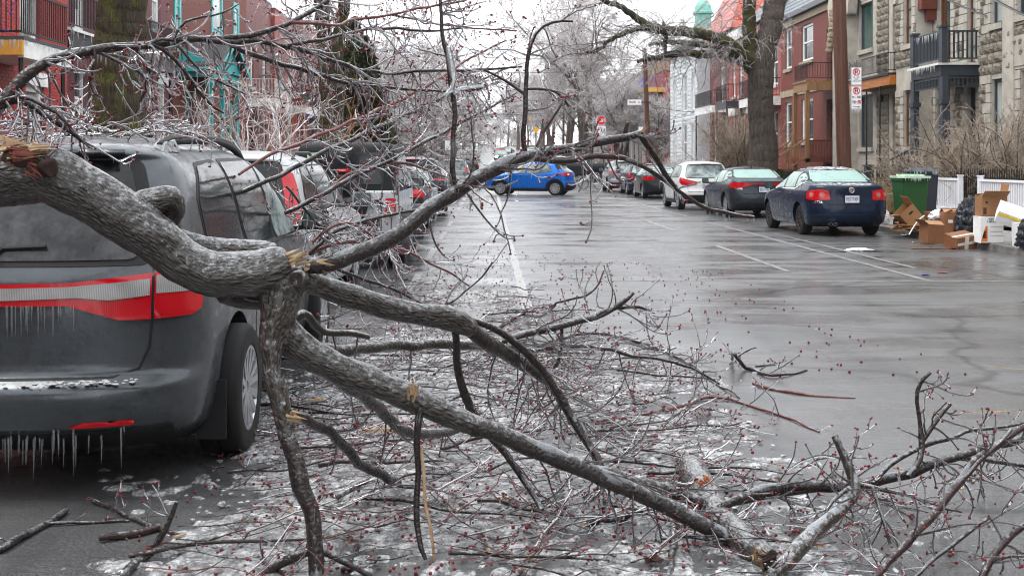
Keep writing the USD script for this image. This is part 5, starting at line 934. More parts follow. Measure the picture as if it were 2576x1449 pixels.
# houses behind the big tree
def plain_house(label, side, y0, y1, xf, H, wall, wins, balc=None, frame='white_trim', sill='dressed_stone', lint=None, doors=(), panes=('dark_pane', 'curtained_pane')):
    z = float(gz((y0 + y1) / 2)); ho = [(a, b, c + z, d + z) for a, b, c, d in list(wins) + list(doors)]
    t, F = house(label, side, y0, y1, xf, H + z, wall, ho)
    for k, h in enumerate(ho[:len(wins)]): window(t, F, *h, frame, panes[k % len(panes)], sill=sill, lintel=lint, fw=.09)
    for h in ho[len(wins):]: door(t, F, *h, 'brown_wood', 'dark_red_wood')
    for q in balc or ():
        u0, u1, v, dp, deck, fas, rail = q[:7]; v += z; PO = Front(side, xf - side * dp)
        b = platform(t, PO, u0, u1, v, v + .06, -dp, .04, deck, 'balcony'); m = MB(); PO.box(m, u0 - .02, u1 + .02, v - .34, v - .004, -.05, .03); PO.box(m, u0 - .07, u0 - .022, v - .34, v - .004, -dp, .03); obj('fascia', m, fas, b, w=True)
        railing(t, PO.pt(u0, v + .06), PO.pt(u1, v + .06), .9, rail, .16, .012, .02); railing(t, PO.pt(u0, v + .06, -.03), PO.pt(u0, v + .06, -dp + .02), .9, rail, .16, .012, .02)
        for u in (u0 + .1, u1 - .1): obj('post', tube([PO.pt(u, .2 + z, -.05), PO.pt(u, v - .34, -.05)], .05, 6), rail if len(q) < 8 else q[7], t, w=True)
    return t, F, z
t, F, z = plain_house('pink and red house with a white balcony half hidden by the big tree', 1, 56.42, 63.5, 14.15, 8.6, 'far_red_brick', [(57.2, 58.3, 5.3, 7.4), (60, 61, 5.3, 7.4), (57.2, 58.2, 1.8, 4.0), (60.5, 61.4, 1.8, 4.0)], [(56.6, 60.2, 4.6, 1.2, 'white_painted_wood', 'white_painted_wood', 'black_iron')], doors=[(58.9, 59.8, 1.2, 3.8)])
slates(t, F, 56.5, 63.4, 8.7, 12.6, .2, -2.4, 'slate_tile', rows=12, cols=12, lim=60, hip=1.6)
m = MB(); v = np.array([F.pt(56.5, 8.7, .1), F.pt(63.4, 8.7, .1), F.pt(63.4, 8.7, -5), F.pt(56.5, 8.7, -5), F.pt(60, 13.3, -2.6)]); obj('spire', (v, np.array([[0, 1, 4], [1, 2, 4], [2, 3, 4], [3, 0, 4]])), 'slate_tile', t, w=True)
t, F, z = plain_house('red brick house banded with white stone, left of the big tree', 1, 63.52, 68.3, 14.1, 8.9, 'far_red_brick', [(64.6, 65.6, 5.2, 7.3), (66.6, 67.4, 5.2, 7.3), (66.6, 67.4, 1.8, 4.0)], [(63.7, 66.6, 4.75, 1.1, 'slate_grey_paint', 'slate_grey_paint', 'black_iron')], doors=[(64.6, 65.5, 1.2, 3.9)])
m = MB(); F.box(m, 63.54, 68.3, 4.15, 4.65, 0, .06); F.box(m, 63.54, 68.3, 8.3, 8.85, 0, .15); obj('stone_band', m, 'white_painted_wood', t, w=True)
t, F, z = plain_house('dark red house with a steep red tiled roof and white boxed balcony', 1, 68.32, 77.2, 14.7, 9.2, 'far_dark_red_brick', [(69.6, 70.8, 4.9, 7.4), (72.4, 73.8, 4.9, 7.4), (70.2, 71.2, 1.6, 3.9), (74.6, 75.8, 1.6, 3.9)], [(68.6, 74.2, 4.75, 1.5, 'white_painted_wood', 'white_painted_wood', 'black_iron')], doors=[(72.4, 73.4, 1.2, 3.9)])
slates(t, F, 68.4, 77.0, 9.25, 16.2, .5, -2.3, 'red_tile', rows=22, cols=13, lim=200, hip=3.6)
v = np.array([F.pt(68.4, 9.25, .45), F.pt(77.0, 9.25, .45), F.pt(77.0, 9.25, -5.2), F.pt(68.4, 9.25, -5.2), F.pt(72.7, 17.2, -2.5)]); obj('steep_roof', (v, np.array([[0, 1, 4], [1, 2, 4], [2, 3, 4], [3, 0, 4]])), 'red_tile', t, w=True)
# the painted grey-white stone corner house with its green cupola
ho = [(78.3, 79.3, 5.0, 7.5), (81.2, 83.0, 5.0, 7.6), (78.3, 79.3, 1.6, 4.0), (81.2, 83.0, 1.5, 4.2), (85.6, 86.8, 5.0, 7.5), (85.6, 86.8, 1.6, 4.0)]
t, F = house('painted grey-white rough stone corner house with a green copper cupola', 1, 77.22, 88.3, 13.9, 9.3, 'grey_white_stone', ho)
lay(t, F, blocks(F, 77.22, 88.3, 0, 9.2, ho, .50, .28, .012, 8, rough=.03, smooth_near=.3, depth=.02), 'stone', 'grey_white_stone')
for h in ho: window(t, F, *h, 'white_trim', ('curtained_pane', 'dark_pane')[int(h[2] < 3)], sill='grey_white_stone', fw=.12)
m = MB(); F.box(m, 77.2, 88.32, 9.2, 9.6, -.1, .28); obj('cornice', m, 'green_copper', t, w=True)
cp = lathe([(0, 9.5), (1.2, 9.5), (1.0, 10), (.62, 10.1), (.60, 11.9), (.76, 11.95), (.76, 12.1), (.64, 12.15), (.6, 12.45), (.45, 12.75), (.22, 12.95), (.06, 13.05), (.05, 13.4), (0, 13.6)], 20); obj('cupola', (cp[0] + [15.5, 84, 0], cp[1]), 'green_copper', t, smooth=30, w=True)
m = MB()
for k in range(10): a = 2 * PI * k / 10; m.box(*[q for c, w_ in ((15.5 + .62 * math.cos(a), .05), (84 + .62 * math.sin(a), .06)) for q in (c - w_, c + w_)], 10.1, 11.2)
obj('cupola_rib', m, 'green_copper', t, w=True)
# beyond the crossing, right
t, F, z = plain_house('red house with a bright blue balcony on a yellow floor, just beyond the crossing', 1, 101.5, 110, 15.4, 9.0, 'far_red_brick', [(103, 104.4, 5.0, 7.2), (106.4, 107.8, 5.0, 7.2), (103, 104.2, 1.6, 3.9), (106.4, 107.6, 1.6, 3.9)], [(101.7, 109.6, 4.5, 1.8, 'white_painted_wood', 'white_painted_wood', 'white_painted_wood', 'white_painted_wood'), (102, 106.5, 7.6, 1.6, 'yellow_paint', 'yellow_paint', 'purple_blue_paint', 'white_painted_wood')])
specs = [(110.1, 118, 'far_tan_brick', 'tan brick house', 10.5), (118.1, 127, 'far_grey_stone', 'grey stone house', 9.5), (127.1, 137, 'far_brown_brick', 'brown brick house', 10), (137.1, 148, 'far_red_brick', 'red brick house', 9.3), (148.1, 160, 'far_grey_stone', 'pale stone house', 10.2), (160.1, 175, 'far_brown_brick', 'dark brick house', 9.6), (175.1, 195, 'far_red_brick', 'long red house', 10)]
for side, xf in ((1, 15.6), (-1, -11.6)):
    for k, (a, b, wl, what, H) in enumerate(specs):
        ww = []; n = int((b - a) // 3.2)
        for i in range(n):
            u = a + .9 + i * 3.2; ww += [(u, u + 1.1, 5.0, 7.1), (u, u + 1.1, 1.7, 3.9)]
        plain_house(f"{what if side > 0 else 'plain house'} beyond the crossing, {['first', 'second', 'third', 'fourth', 'fifth', 'sixth', 'last'][k]} on the {'right' if side > 0 else 'left'}", side, a, b, xf, H, specs[(k + (3 if side < 0 else 0)) % 7][2] if side < 0 else wl, ww, [(a + .5, a + 4, 4.4, 1.2, 'white_painted_wood', 'white_painted_wood', 'black_iron')] if k < 3 else None)

# the street goes on behind the viewpoint
for side, xf in ((1, 13.6), (-1, -10)):
    for k, (a, b, H) in enumerate(((-75, -38, 10.5), (-37.9, (6, 4)[side < 0] - .1, 9.5))): plain_house(f"{['far', 'near'][k]} brick house row behind the viewpoint on the {['left', 'right'][side > 0]}", side, a, b, xf, H, 'far_brown_brick', [(u, u + 1.2, z_, z_ + 2.1) for u in np.arange(a + 2, b - 2, 4.5) for z_ in (1.7, 5.2)])
# --- left side
XL1 = -9.8
ho = [(25.55, 26.6, 1.5, 3.22), (25.2, 26.3, 4.0, 6.3), (22.9, 23.7, 1.0, 3.3), (22.6, 23.6, 4.0, 6.3)]
t, F = house('bright red painted brick house at the left edge with a black railed balcony', -1, 4.0, 28.1, XL1, 9.0, 'red_mortar', ho)
lay(t, F, blocks(F, 20.0, 28.1, 0, 8.9, ho, .21, .075, .010, 10, depth=.010), 'brick', 'painted_red_brick')
window(t, F, *ho[0], 'white_trim', 'curtained_pane', sill='white_trim', lintel='white_painted_wood', fw=.13, lh=.30); window(t, F, *ho[1], 'white_trim', 'curtained_pane', sill='white_trim', fw=.12); door(t, F, *ho[2], 'white_trim', 'white_trim'); door(t, F, *ho[3], 'white_trim', 'white_trim')
PO = Front(-1, -8.7); b = platform(t, PO, 22.35, 24.9, 3.84, 3.92, -1.1, .1, 'grey_plastic', 'balcony'); obj('fascia', PO.box(MB(), 22.35, 24.95, 3.52, 3.836, -.02, .10), 'white_painted_wood', b, w=True); obj('end_fascia', PO.box(MB(), 22.26, 22.346, 3.56, 3.836, -1.1, .10), 'yellow_paint', b, w=True); obj('soffit', PO.box(MB(), 22.35, 24.9, 3.56, 3.6, -1.1, -.022), 'white_painted_wood', b, w=True)
railing(t, PO.pt(22.35, 3.92, .03), PO.pt(24.85, 3.92, .03), .86, 'black_iron', .105, .013, .028); railing(t, PO.pt(22.35, 3.92, .0), PO.pt(22.35, 3.92, -1.05), .86, 'black_iron', .105, .013, .028)
drip(t, PO.pt(22.3, 3.84, .12), PO.pt(24.9, 3.84, .12), 36, .03, .12, 5); drip(t, PO.pt(22.24, 3.84, .1), PO.pt(22.24, 3.84, -1.0), 34, .05, .2, 6)
for u in (22.45, 24.7): obj('iron_post', tube([PO.pt(u, .2, .0), PO.pt(u, 3.52, .0)], .045, 8), 'black_iron', t, w=True)
g_ = np.random.default_rng(3); m = MB()
for k in range(70):
    c = trimesh.creation.icosphere(0, .018); p = PO.pt(22.33, 3.95 + .8 * g_.uniform(), -1.0 * g_.uniform()); m.add(np.array(c.vertices) + p, c.faces)
obj('string_lights', m, 'purple_blue_paint', t, kind='stuff', w=True)
# plum brick house
XL2 = -11.0
ho = [(32.1, 33.2, 1.2, 4.1), (37.9, 39.0, 2.1, 4.2), (40.3, 41.4, 2.1, 4.2), (32.1, 33.2, 5.1, 7.4), (39.6, 40.6, 5.9, 8.0)]
t, F = house('plum brick house with white doors and two small black railed balconies behind the mossy trunk', -1, 28.12, 42.0, XL2, 9.6, 'plum_mortar', ho)
lay(t, F, blocks(F, 28.12, 42.0, 0, 9.5, ho, .21, .075, .010, 11, depth=.010), 'brick', 'plum_brick')
door(t, F, *ho[0], 'white_trim', 'white_trim', 'dark_pane', transom=.75); window(t, F, *ho[1], 'white_trim', 'curtained_pane', lintel='grey_white_stone', sill='grey_white_stone', fw=.14, lh=.4); window(t, F, *ho[2], 'white_trim', 'curtained_pane', lintel='grey_white_stone', sill='grey_white_stone', fw=.14, lh=.4); door(t, F, *ho[3], 'white_trim', 'white_trim', 'pale_pane'); window(t, F, *ho[4], 'white_trim', 'pale_pane', fw=.14)
PO = Front(-1, -10.0)
for (u0, u1, z0) in ((28.8, 31.6, 4.75), (35.2, 38.4, 4.85)):
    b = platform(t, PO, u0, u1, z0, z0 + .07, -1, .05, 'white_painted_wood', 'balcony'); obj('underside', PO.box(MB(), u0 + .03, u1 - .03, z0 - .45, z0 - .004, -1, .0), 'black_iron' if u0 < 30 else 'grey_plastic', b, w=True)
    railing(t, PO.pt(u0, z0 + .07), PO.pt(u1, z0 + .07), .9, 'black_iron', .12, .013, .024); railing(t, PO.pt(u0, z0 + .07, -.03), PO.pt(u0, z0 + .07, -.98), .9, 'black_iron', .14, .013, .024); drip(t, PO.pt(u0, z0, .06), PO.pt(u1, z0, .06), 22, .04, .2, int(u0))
for u in (35.9, 38.2): obj('iron_post', tube([PO.pt(u, .2, .0), PO.pt(u, 4.4, .0)], .07, 8), 'black_iron', t, w=True)
# brown brick house with the teal porch
ho = [(42.4, 43.3, 5.6, 8.6), (48.2, 50.2, 5.3, 8.6), (52.4, 53.6, 5.6, 8.6), (44.0, 45.2, 1.3, 4.2), (51.0, 52.6, 1.8, 4.2)]
t, F = house('brown brick house with a bright teal gabled porch and teal window frames', -1, 42.02, 55.4, XL2, 10.0, 'mortar', ho)
lay(t, F, blocks(F, 42.02, 55.4, 0, 9.9, ho, .21, .075, .011, 12, depth=.010), 'brick', 'brown_brick')
for h in ho[:3]: window(t, F, *h, 'teal_paint', 'pale_pane', sill='sandstone', fw=.24, depth=.0)
window(t, F, *ho[4], 'teal_paint', 'dark_pane', fw=.16); door(t, F, *ho[3], 'teal_paint', 'dark_red_wood')
PO = Front(-1, -9.75); yc = 45.35
for u in (43.05, 44.95, 47.65): obj('porch_column', PO.box(PO.box(MB(), u - .09, u + .09, .5, 4.62, -.16, .0), u - .13, u + .13, 4.3, 4.45, -.2, .04), 'teal_paint', t, w=True)
m = MB(); PO.box(m, 42.95, 47.75, 4.62, 4.92, -.16, .02); PO.box(m, 42.93, 43.13, 4.62, 4.92, -1.25, -.162); PO.box(m, 47.57, 47.77, 4.62, 4.92, -1.25, -.162); obj('porch_beam', m, 'teal_paint', t, w=True)
rf = MB(); ze, zr = 4.95, 6.15; A = [PO.pt(42.7, ze, .35), PO.pt(yc, zr, .35), PO.pt(48.0, ze, .35), PO.pt(42.7, ze, -1.25), PO.pt(yc, zr, -1.25), PO.pt(48.0, ze, -1.25)]
B_ = [p + np.array([0, 0, .09]) for p in A]; obj('porch_roof', (np.array(A + B_), np.array([[6, 7, 10], [6, 10, 9], [7, 8, 11], [7, 11, 10], [0, 3, 4], [0, 4, 1], [1, 4, 5], [1, 5, 2], [0, 1, 7], [0, 7, 6], [1, 2, 8], [1, 8, 7], [0, 6, 9], [0, 9, 3], [2, 5, 11], [2, 11, 8]])), 'roof_felt', t, w=True)
obj('pediment', PO.flat(Polygon([(42.9, 4.93), (47.8, 4.93), (yc, 6.05)]), .06, .12), 'teal_paint', t, w=True); m = MB(); m.bar(PO.pt(42.7, ze - .05, .38), PO.pt(yc, zr - .03, .38), .05, .16); m.bar(PO.pt(48, ze - .05, .38), PO.pt(yc, zr - .03, .38), .05, .16); m.bar(PO.pt(42.68, ze - .07, .36), PO.pt(42.68, ze - .07, -1.25), .08, .16); obj('bargeboard', m, 'teal_paint', t, w=True)
obj('side_boarding', np_side := (np.array([PO.pt(43.0, 4.93, .05), PO.pt(43.0, 4.93, -1.24), PO.pt(43.0, 5.05, .05), PO.pt(43.0, 5.75, -1.24), PO.pt(43.1, 4.93, .05), PO.pt(43.1, 4.93, -1.24), PO.pt(43.1, 5.05, .05), PO.pt(43.1, 5.75, -1.24)]), np.array([[0, 1, 3, 2], [4, 6, 7, 5], [0, 2, 6, 4], [2, 3, 7, 6]])), 'teal_paint', t, w=True)
obj('porch_floor', PO.box(MB(), 42.9, 47.8, .9, 1.05, -1.25, .05), 'teal_paint', t, w=True); railing(t, PO.pt(43.1, 1.05), PO.pt(47.6, 1.05), .9, 'teal_paint', .16, .03, .04, True); railing(t, PO.pt(43.0, 1.05, -.05), PO.pt(43.0, 1.05, -1.2), .9, 'teal_paint', .16, .03, .04, True)
railing(t, PO.pt(43.3, .95, .1), PO.pt(43.3, .3, 1.3), .9, 'teal_paint', .2, .03, .045, True); railing(t, PO.pt(44.9, .95, .1), PO.pt(44.9, .3, 1.3), .9, 'teal_paint', .2, .03, .045, True)
m = MB(); F.box(m, 42.04, 55.4, 5.0, 5.25, 0, .05); obj('stone_band', m, 'sandstone', t, w=True)
plain_house('dark pinkish brick house with a striped white balcony, beyond the teal porch', -1, 55.42, 63.0, -11.2, 9.8, 'far_dark_red_brick', [(57, 58.2, 5.2, 7.5), (60.5, 61.6, 5.2, 7.5), (60.5, 61.6, 1.8, 4)], [(56.0, 60.5, 4.5, 1.4, 'white_painted_wood', 'white_painted_wood', 'white_painted_wood')], doors=[(57.2, 58.2, 1.2, 3.8)])
plain_house('orange-red brick house with a white balcony fascia behind the iced shrub', -1, 63.02, 70.5, -11.0, 9.6, 'far_red_brick', [(64, 65.2, 5.2, 7.5), (67.6, 68.8, 5.2, 7.5), (67.6, 68.8, 1.8, 4)], [(63.4, 68.5, 4.5, 1.5, 'white_painted_wood', 'white_painted_wood', 'black_iron')], doors=[(64.6, 65.5, 1.2, 3.8)])
plain_house('red brick house with blue painted trim and balcony, before the cedar', -1, 70.52, 79.0, -10.6, 9.8, 'far_red_brick', [(72, 73.2, 5.2, 7.5), (76, 77.2, 5.2, 7.5), (76, 77.2, 1.8, 4)], [(71.0, 76.5, 4.5, 1.5, 'purple_blue_paint', 'purple_blue_paint', 'purple_blue_paint', 'orange_wood')], frame='yellow_paint', doors=[(73.6, 74.6, 1.2, 3.8)])
plain_house('brown brick corner house with teal balcony just before the crossing on the left', -1, 79.02, 88.3, -10.6, 9.8, 'far_brown_brick', [(81, 82.2, 5.2, 7.5), (85, 86.2, 5.2, 7.5), (85, 86.2, 1.8, 4)], [(79.6, 85.5, 4.5, 1.5, 'teal_paint', 'teal_paint', 'teal_paint')], doors=[(82.6, 83.6, 1.2, 3.8)])
# ---------------------------------------------------------------- street furniture
def upright(shape, x, y, z, d0, d1):
    """A flat outline (drawn in x, z) as a plate facing the camera's end of the street."""
    v, f = extrude(shape, d1 - d0); return np.stack([v[:, 0] + x, y - d0 - v[:, 2], v[:, 1] + z], 1), f
def letters(text, h, x, y, z, bold=True, width=None):
    m = meshkit.text_mesh(text, h, .003, bold); v = np.array(m.vertices); c = (v[:, 0].min() + v[:, 0].max()) / 2; s = 1.0 if width is None else min(1.0, width / np.ptp(v[:, 0]))
    return np.stack([(v[:, 0] - c) * s + x, y - v[:, 2], v[:, 1] + z], 1), np.array(m.faces)
plain('sign_white', (.74, .75, .76), rough=.35, var=.06); plain('sign_red', (.62, .012, .03), rough=.35, var=.06); plain('sign_black', (.01, .01, .012), rough=.5); plain('sign_blue', (.03, .06, .2), rough=.5); plain('galvanised', (.30, .31, .32), rough=.4, var=.2, metal=.6); plain('wire_black', (.03, .03, .032), rough=.5); plain('iced_wire', (.20, .205, .21), rough=.25)
def pole(label, x, y, r, top, lean, cat='utility pole', mat='pole_wood'):
    t = thing('utility_pole', label, cat, (x, y, float(gz(y)))); s = np.linspace(0, 1, 30); p = np.column_stack([lean * s, 0 * s, s * top]); v, f = tube(p, r * (1.08 - .22 * s), 18); obj('shaft', (jitter(v, .008, 3, 3), f), mat, t, smooth=True); return t
xp = (2128 - VX) * 31.6 / FPX
t = pole('near reddish wooden utility pole with two no-parking signs on its side', xp, 31.6, .18, 11.5, -.36); ys = 31.3
xs_ = (2154 - VX) * ys / FPX
for kk, (y0, y1) in enumerate(((170, 215), (217, 276))):
    zc = EYE - ((y0 + y1) / 2 - VY) * ys / FPX; h = (y1 - y0) * ys / FPX; w = 27 * ys / FPX; zt = zc + h / 2
    s = obj('parking_sign', upright(rrect(-w / 2, -h / 2, w / 2, h / 2, .03), xs_, ys, zc, 0, .006), 'sign_white', t, w=True)
    obj('border', upright(rrect(-w / 2 + .008, -h / 2 + .008, w / 2 - .008, h / 2 - .008, .025).difference(rrect(-w / 2 + .014, -h / 2 + .014, w / 2 - .014, h / 2 - .014, .02)), xs_, ys, zc, .0065, .0085), 'sign_black', s, w=True)
    c = Point(0, 0); R = .095; ring = c.buffer(R).difference(c.buffer(R * .78)).union(LineString([(-R * .62, R * .62), (R * .62, -R * .62)]).buffer(R * .10, cap_style=2))
    obj('prohibition_ring', upright(ring, xs_, ys, zt - .125, .0095, .012), 'sign_red', s, w=True); obj('letter_p', letters('P', .115, xs_, ys - .0066, zt - .125 - .057), 'sign_black', s, w=True)
    tx = (('9h - 10h', .028, .275), ('JEUDI', .024, .325), ('1 AVRIL au 1 DEC', .024, .375)) if kk == 0 else (('9h - 23h', .052, .32),)
    for q, hh, dz in tx: obj('sign_lettering', letters(q, hh, xs_, ys - .0066, zt - dz, True, w - .05), 'sign_black', s, w=True)
    if kk == 1:
        obj('permit_square', upright(sbox(-.042, -.042, .042, .042), xs_ + .075, ys, zt - .42, .0066, .009), 'sign_red', s, w=True); obj('permit_number', letters('27', .034, xs_ + .075, ys - .0095, zt - .452), 'sign_white', s, w=True)
        for r_, q in enumerate(('EXCEPTE', 'DETENTEURS', 'DE PERMIS', 'ZONE')): obj('sign_lettering', letters(q, .014, xs_ - .05, ys - .0066, zt - .395 - .022 * r_, True), 'sign_black', s, w=True)
        ar = sbox(-.09, -.007, .06, .007).union(Polygon([(.05, .022), (.10, 0), (.05, -.022)])); obj('arrow', upright(ar, xs_, ys, zt - .55, .0066, .009), 'sign_black', s, w=True)
        drip(t, np.array([xs_ - .12, ys, zc - h / 2]), np.array([xs_ + .12, ys, zc - h / 2]), 12, .03, .12, 9)
x2 = (1634 - VX) * 72 / FPX
t2 = pole('far brown utility pole at the crossing with the street name sign', x2, 72, .15, 8.4, -.30)
yb = 71.6; xb = (1596 - VX) * yb / FPX; zb = EYE - (258 - VY) * yb / FPX
s = obj('street_name_sign', upright(sbox(-.42, -.16, .42, .16), xb, yb, zb, 0, .012), 'sign_white', t2, w=True); obj('street_lettering', letters('Groll', .13, xb - .13, yb - .013, zb - .05), 'sign_black', s, w=True); obj('emblem', upright(Point(0, 0).buffer(.06).difference(Point(0, 0).buffer(.042)).union(Point(0, 0).buffer(.02)), xb + .26, yb, zb, .0125, .015), 'sign_red', s, w=True); obj('bracket', boxm(xb + .40, x2, yb - .02, yb + .02, zb - .03, zb + .03), 'sign_black', s, w=True)
xq = x2 - .02; zq = EYE - (370 - VY) * 71.7 / FPX; obj('notice', upright(sbox(-.14, -.2, .14, .2), (1612 - VX) * 71.7 / FPX, 71.7, EYE - (328 - VY) * 71.7 / FPX, 0, .01), 'sign_white', t2, w=True); obj('red_tag', boxm(xq - .05, xq + .05, 71.83, 71.84, zq - .12, zq), 'sign_red', t2, w=True)
def stop_sign(label, x, y, z, R, panel_h, under):
    t = thing('stop_sign', label, 'stop sign', (x, y, float(gz(y)))); oc = Polygon([(R * math.cos(a), R * math.sin(a)) for a in np.arange(8) * PI / 4 + PI / 8])
    obj('post', tube([[x, y + .05, float(gz(y))], [x, y + .05, z + R]], .035, 8), 'galvanised', t, w=True); o = obj('octagon', upright(oc, x, y, z, 0, .008), 'sign_white', t, w=True); obj('red_face', upright(oc.buffer(-R * .07), x, y, z, .0085, .012), 'sign_red', o, w=True); obj('sign_lettering', letters('ARRÊT', R * .56, x, y - .013, z - R * .28, True, R * 1.55), 'sign_white', o, w=True)
    w = R * .92; zc = z - R - panel_h / 2 - .03; p = obj('crossing_panel', upright(rrect(-w, -panel_h / 2, w, panel_h / 2, .03), x, y, zc, 0, .008), 'sign_white', t, w=True)
    tri = Polygon([(-.16, .1), (.16, .1), (0, -.16)]); k = R / .4
    if under: obj('yield_triangle', upright(affinity.scale(tri.difference(tri.buffer(-.045)), k, k, origin=(0, 0)), x - w * .42, y, zc + panel_h * .27, .0085, .012), 'sign_red', p, w=True)
    for q in (-.02, .20):
        a = Point(q, .20).buffer(.035).union(LineString([(q, .15), (q - .01, .0)]).buffer(.035)).union(LineString([(q - .01, 0), (q + .07, -.12), (q + .07, -.19)]).buffer(.02)).union(LineString([(q - .01, 0), (q - .07, -.10), (q - .11, -.18)]).buffer(.02)).union(LineString([(q, .12), (q + .08, .04)]).buffer(.016)).union(LineString([(q, .12), (q - .07, .03)]).buffer(.016))
        obj('walking_figure', upright(affinity.scale(a, k * .9, k * .9, origin=(0, 0)), x + .06 * k, y, zc + panel_h * .05, .0085, .012), 'sign_black', p, w=True)
    m = MB()
    for q in range(5): m.add(*upright(sbox(-.035, -.012, .035, .012), x + (-.26 + .13 * q) * k, y, zc - panel_h * .22, .0085, .012))
    obj('crossing_line', m, 'sign_black', p, w=True); obj('arrow', upright(affinity.scale(LineString([(.1, .06), (-.04, -.04)]).buffer(.025).union(Polygon([(-.08, -.08), (.03, -.07), (-.06, .03)])), k, k, origin=(0, 0)), x - w * .45, y, zc - panel_h * .38, .0085, .012), 'sign_black', p, w=True); return t
ys3 = 101.5; stop_sign('red stop sign with a pedestrian panel at the far right corner of the crossing', (1512.5 - VX) * ys3 / FPX, ys3, EYE - (304 - VY) * ys3 / FPX, 12.6 * ys3 / FPX, 27.5 * ys3 / FPX, True)
ys4 = 88.0; stop_sign('red stop sign on the left of the crossing, half hidden by twigs', (1131 - VX) * ys4 / FPX, ys4, EYE - (340 - VY) * ys4 / FPX, 12.4 * ys4 / FPX, 24 * ys4 / FPX, False)
ys5 = 102.5; t = thing('small_post_sign', 'small white sign low on a post beside the far stop sign', 'sign', ((1553 - VX) * ys5 / FPX, ys5, float(gz(ys5)))); x = (1553 - VX) * ys5 / FPX; obj('post', tube([[x, ys5 + .04, 0], [x, ys5 + .04, EYE + 1.2]], .03, 6), 'galvanised', t, w=True); o = obj('plate', upright(sbox(-.18, -.36, .18, .36), x, ys5, EYE - (397 - VY) * ys5 / FPX, 0, .01), 'sign_white', t, w=True); obj('ring', upright(Point(0, 0).buffer(.12).difference(Point(0, 0).buffer(.085)), x, ys5, EYE - (392 - VY) * ys5 / FPX, .011, .014), 'sign_red', o, w=True)
obj('bollard', (lambda q: (q[0] + [(1533 - VX) * 98 / FPX, 98, .1], q[1]))(lathe([(0, 0), (.09, 0), (.09, 1.05), (.06, 1.1), (0, 1.1)], 14)), plain('bollard_orange', (.75, .22, .02), rough=.5), label='slim orange bollard standing at the corner beyond the pickup', cat='bollard', smooth=40)
for (xx, yy, Y, w_) in ((1349, 327, 170, .8), (1336, 300, 200, .8)):
    p = P(xx, yy, Y); t = thing('warning_sign', 'yellow diamond warning sign on a far post, ' + ('the nearer one' if Y < 180 else 'the farther one'), 'sign', (p[0], Y, float(gz(Y)))); obj('post', tube([[p[0], Y + .05, float(gz(Y))], [p[0], Y + .05, p[2]]], .04, 6), 'galvanised', t, w=True); obj('plate', upright(Polygon([(w_ * .6, 0), (0, w_ * .6), (-w_ * .6, 0), (0, -w_ * .6)]), p[0], Y, p[2], 0, .02), plain('sign_yellow', (.75, .42, .03), rough=.5), t, w=True)
# far lamp and utility poles
for k, (x, Y, h, what) in enumerate(((10.0, 118, 8.5, 'first'), (10.1, 150, 8.8, 'second'), (10.0, 185, 9, 'third'), (10.2, 230, 9, 'last'))): pole(f'distant grey utility pole beyond the crossing on the right, {what} of four', x, Y, .15, h, .05, mat='grey_bark')
def wire(label, pts, r=.012, mat='iced_wire', sag=.3, ice=True):
    a = np.array(pts, float); o = []
    for p, q in zip(a[:-1], a[1:]):
        s = np.linspace(0, 1, 24)[:, None]; o.append(p + (q - p) * s - np.array([0, 0, 1]) * sag * 4 * s * (1 - s))
    p = np.vstack(o); t = thing('overhead_wire', label, 'wire', tuple(p[0])); obj('cable', tube(p, r, 5), 'wire_black', t, smooth=True, w=True); obj('ice_sleeve', tube(p - [0, 0, r * 1.1], r * 1.15, 5), 'iced_wire', t, smooth=True, w=True)
NP = np.array([xp - .3, 31.6, 0]); FP = np.array([x2 - .28, 72.0, 0])
for k, (za, zb_, dx) in enumerate(((10.6, 8.2, -.3), (10.3, 8.0, .25), (9.6, 7.7, -.15), (9.0, 7.4, .2), (8.5, 7.1, 0))): wire(f"iced overhead wire along the right pavement between the two wooden poles, {['top', 'second', 'third', 'fourth', 'lowest'][k]} of five", [NP + [dx, -45, za + .4], NP + [dx, 0, za], FP + [dx, 0, zb_], [10 + dx, 118, 8.4 - .25 * k]], .018 if k > 2 else .012, sag=.5)
for k, (za, lx, ly, lz) in enumerate(((7.9, -10.5, 64, 8.2), (7.2, -10.8, 60, 6.9))): wire(f"iced wire crossing the street from the far brown pole, {['upper', 'lower'][k]} one", [FP + [0, 0, za], [lx, ly, lz]], .012, sag=.5)
for k, (Y, zr, zl) in enumerate(((118, 8.0, 7.6), (118, 6.6, 6.5), (150, 9.0, 8.6), (185, 9.6, 9.0), (230, 10.2, 9.9))): wire(f"distant wire crossing the street beyond the crossing, {['nearest', 'second', 'third', 'fourth', 'farthest'][k]} of five", [[10, Y, zr], [-9, Y - 4, zl]], .02, sag=.4)
wire('dark wire sloping down to the stone house at the upper right', [P(2360, -12, 33.0), P(2600, 78, 31.0)], .018, sag=.08); wire('dark wire at the top right corner above the stone bay', [P(2490, -8, 30.0), P(2610, 52, 28.5)], .022, sag=.02); wire('service wire from the far pole to the painted corner house', [FP + [0, 0, 5.2], P(1765, 279, 77.3)], .012, sag=.25)
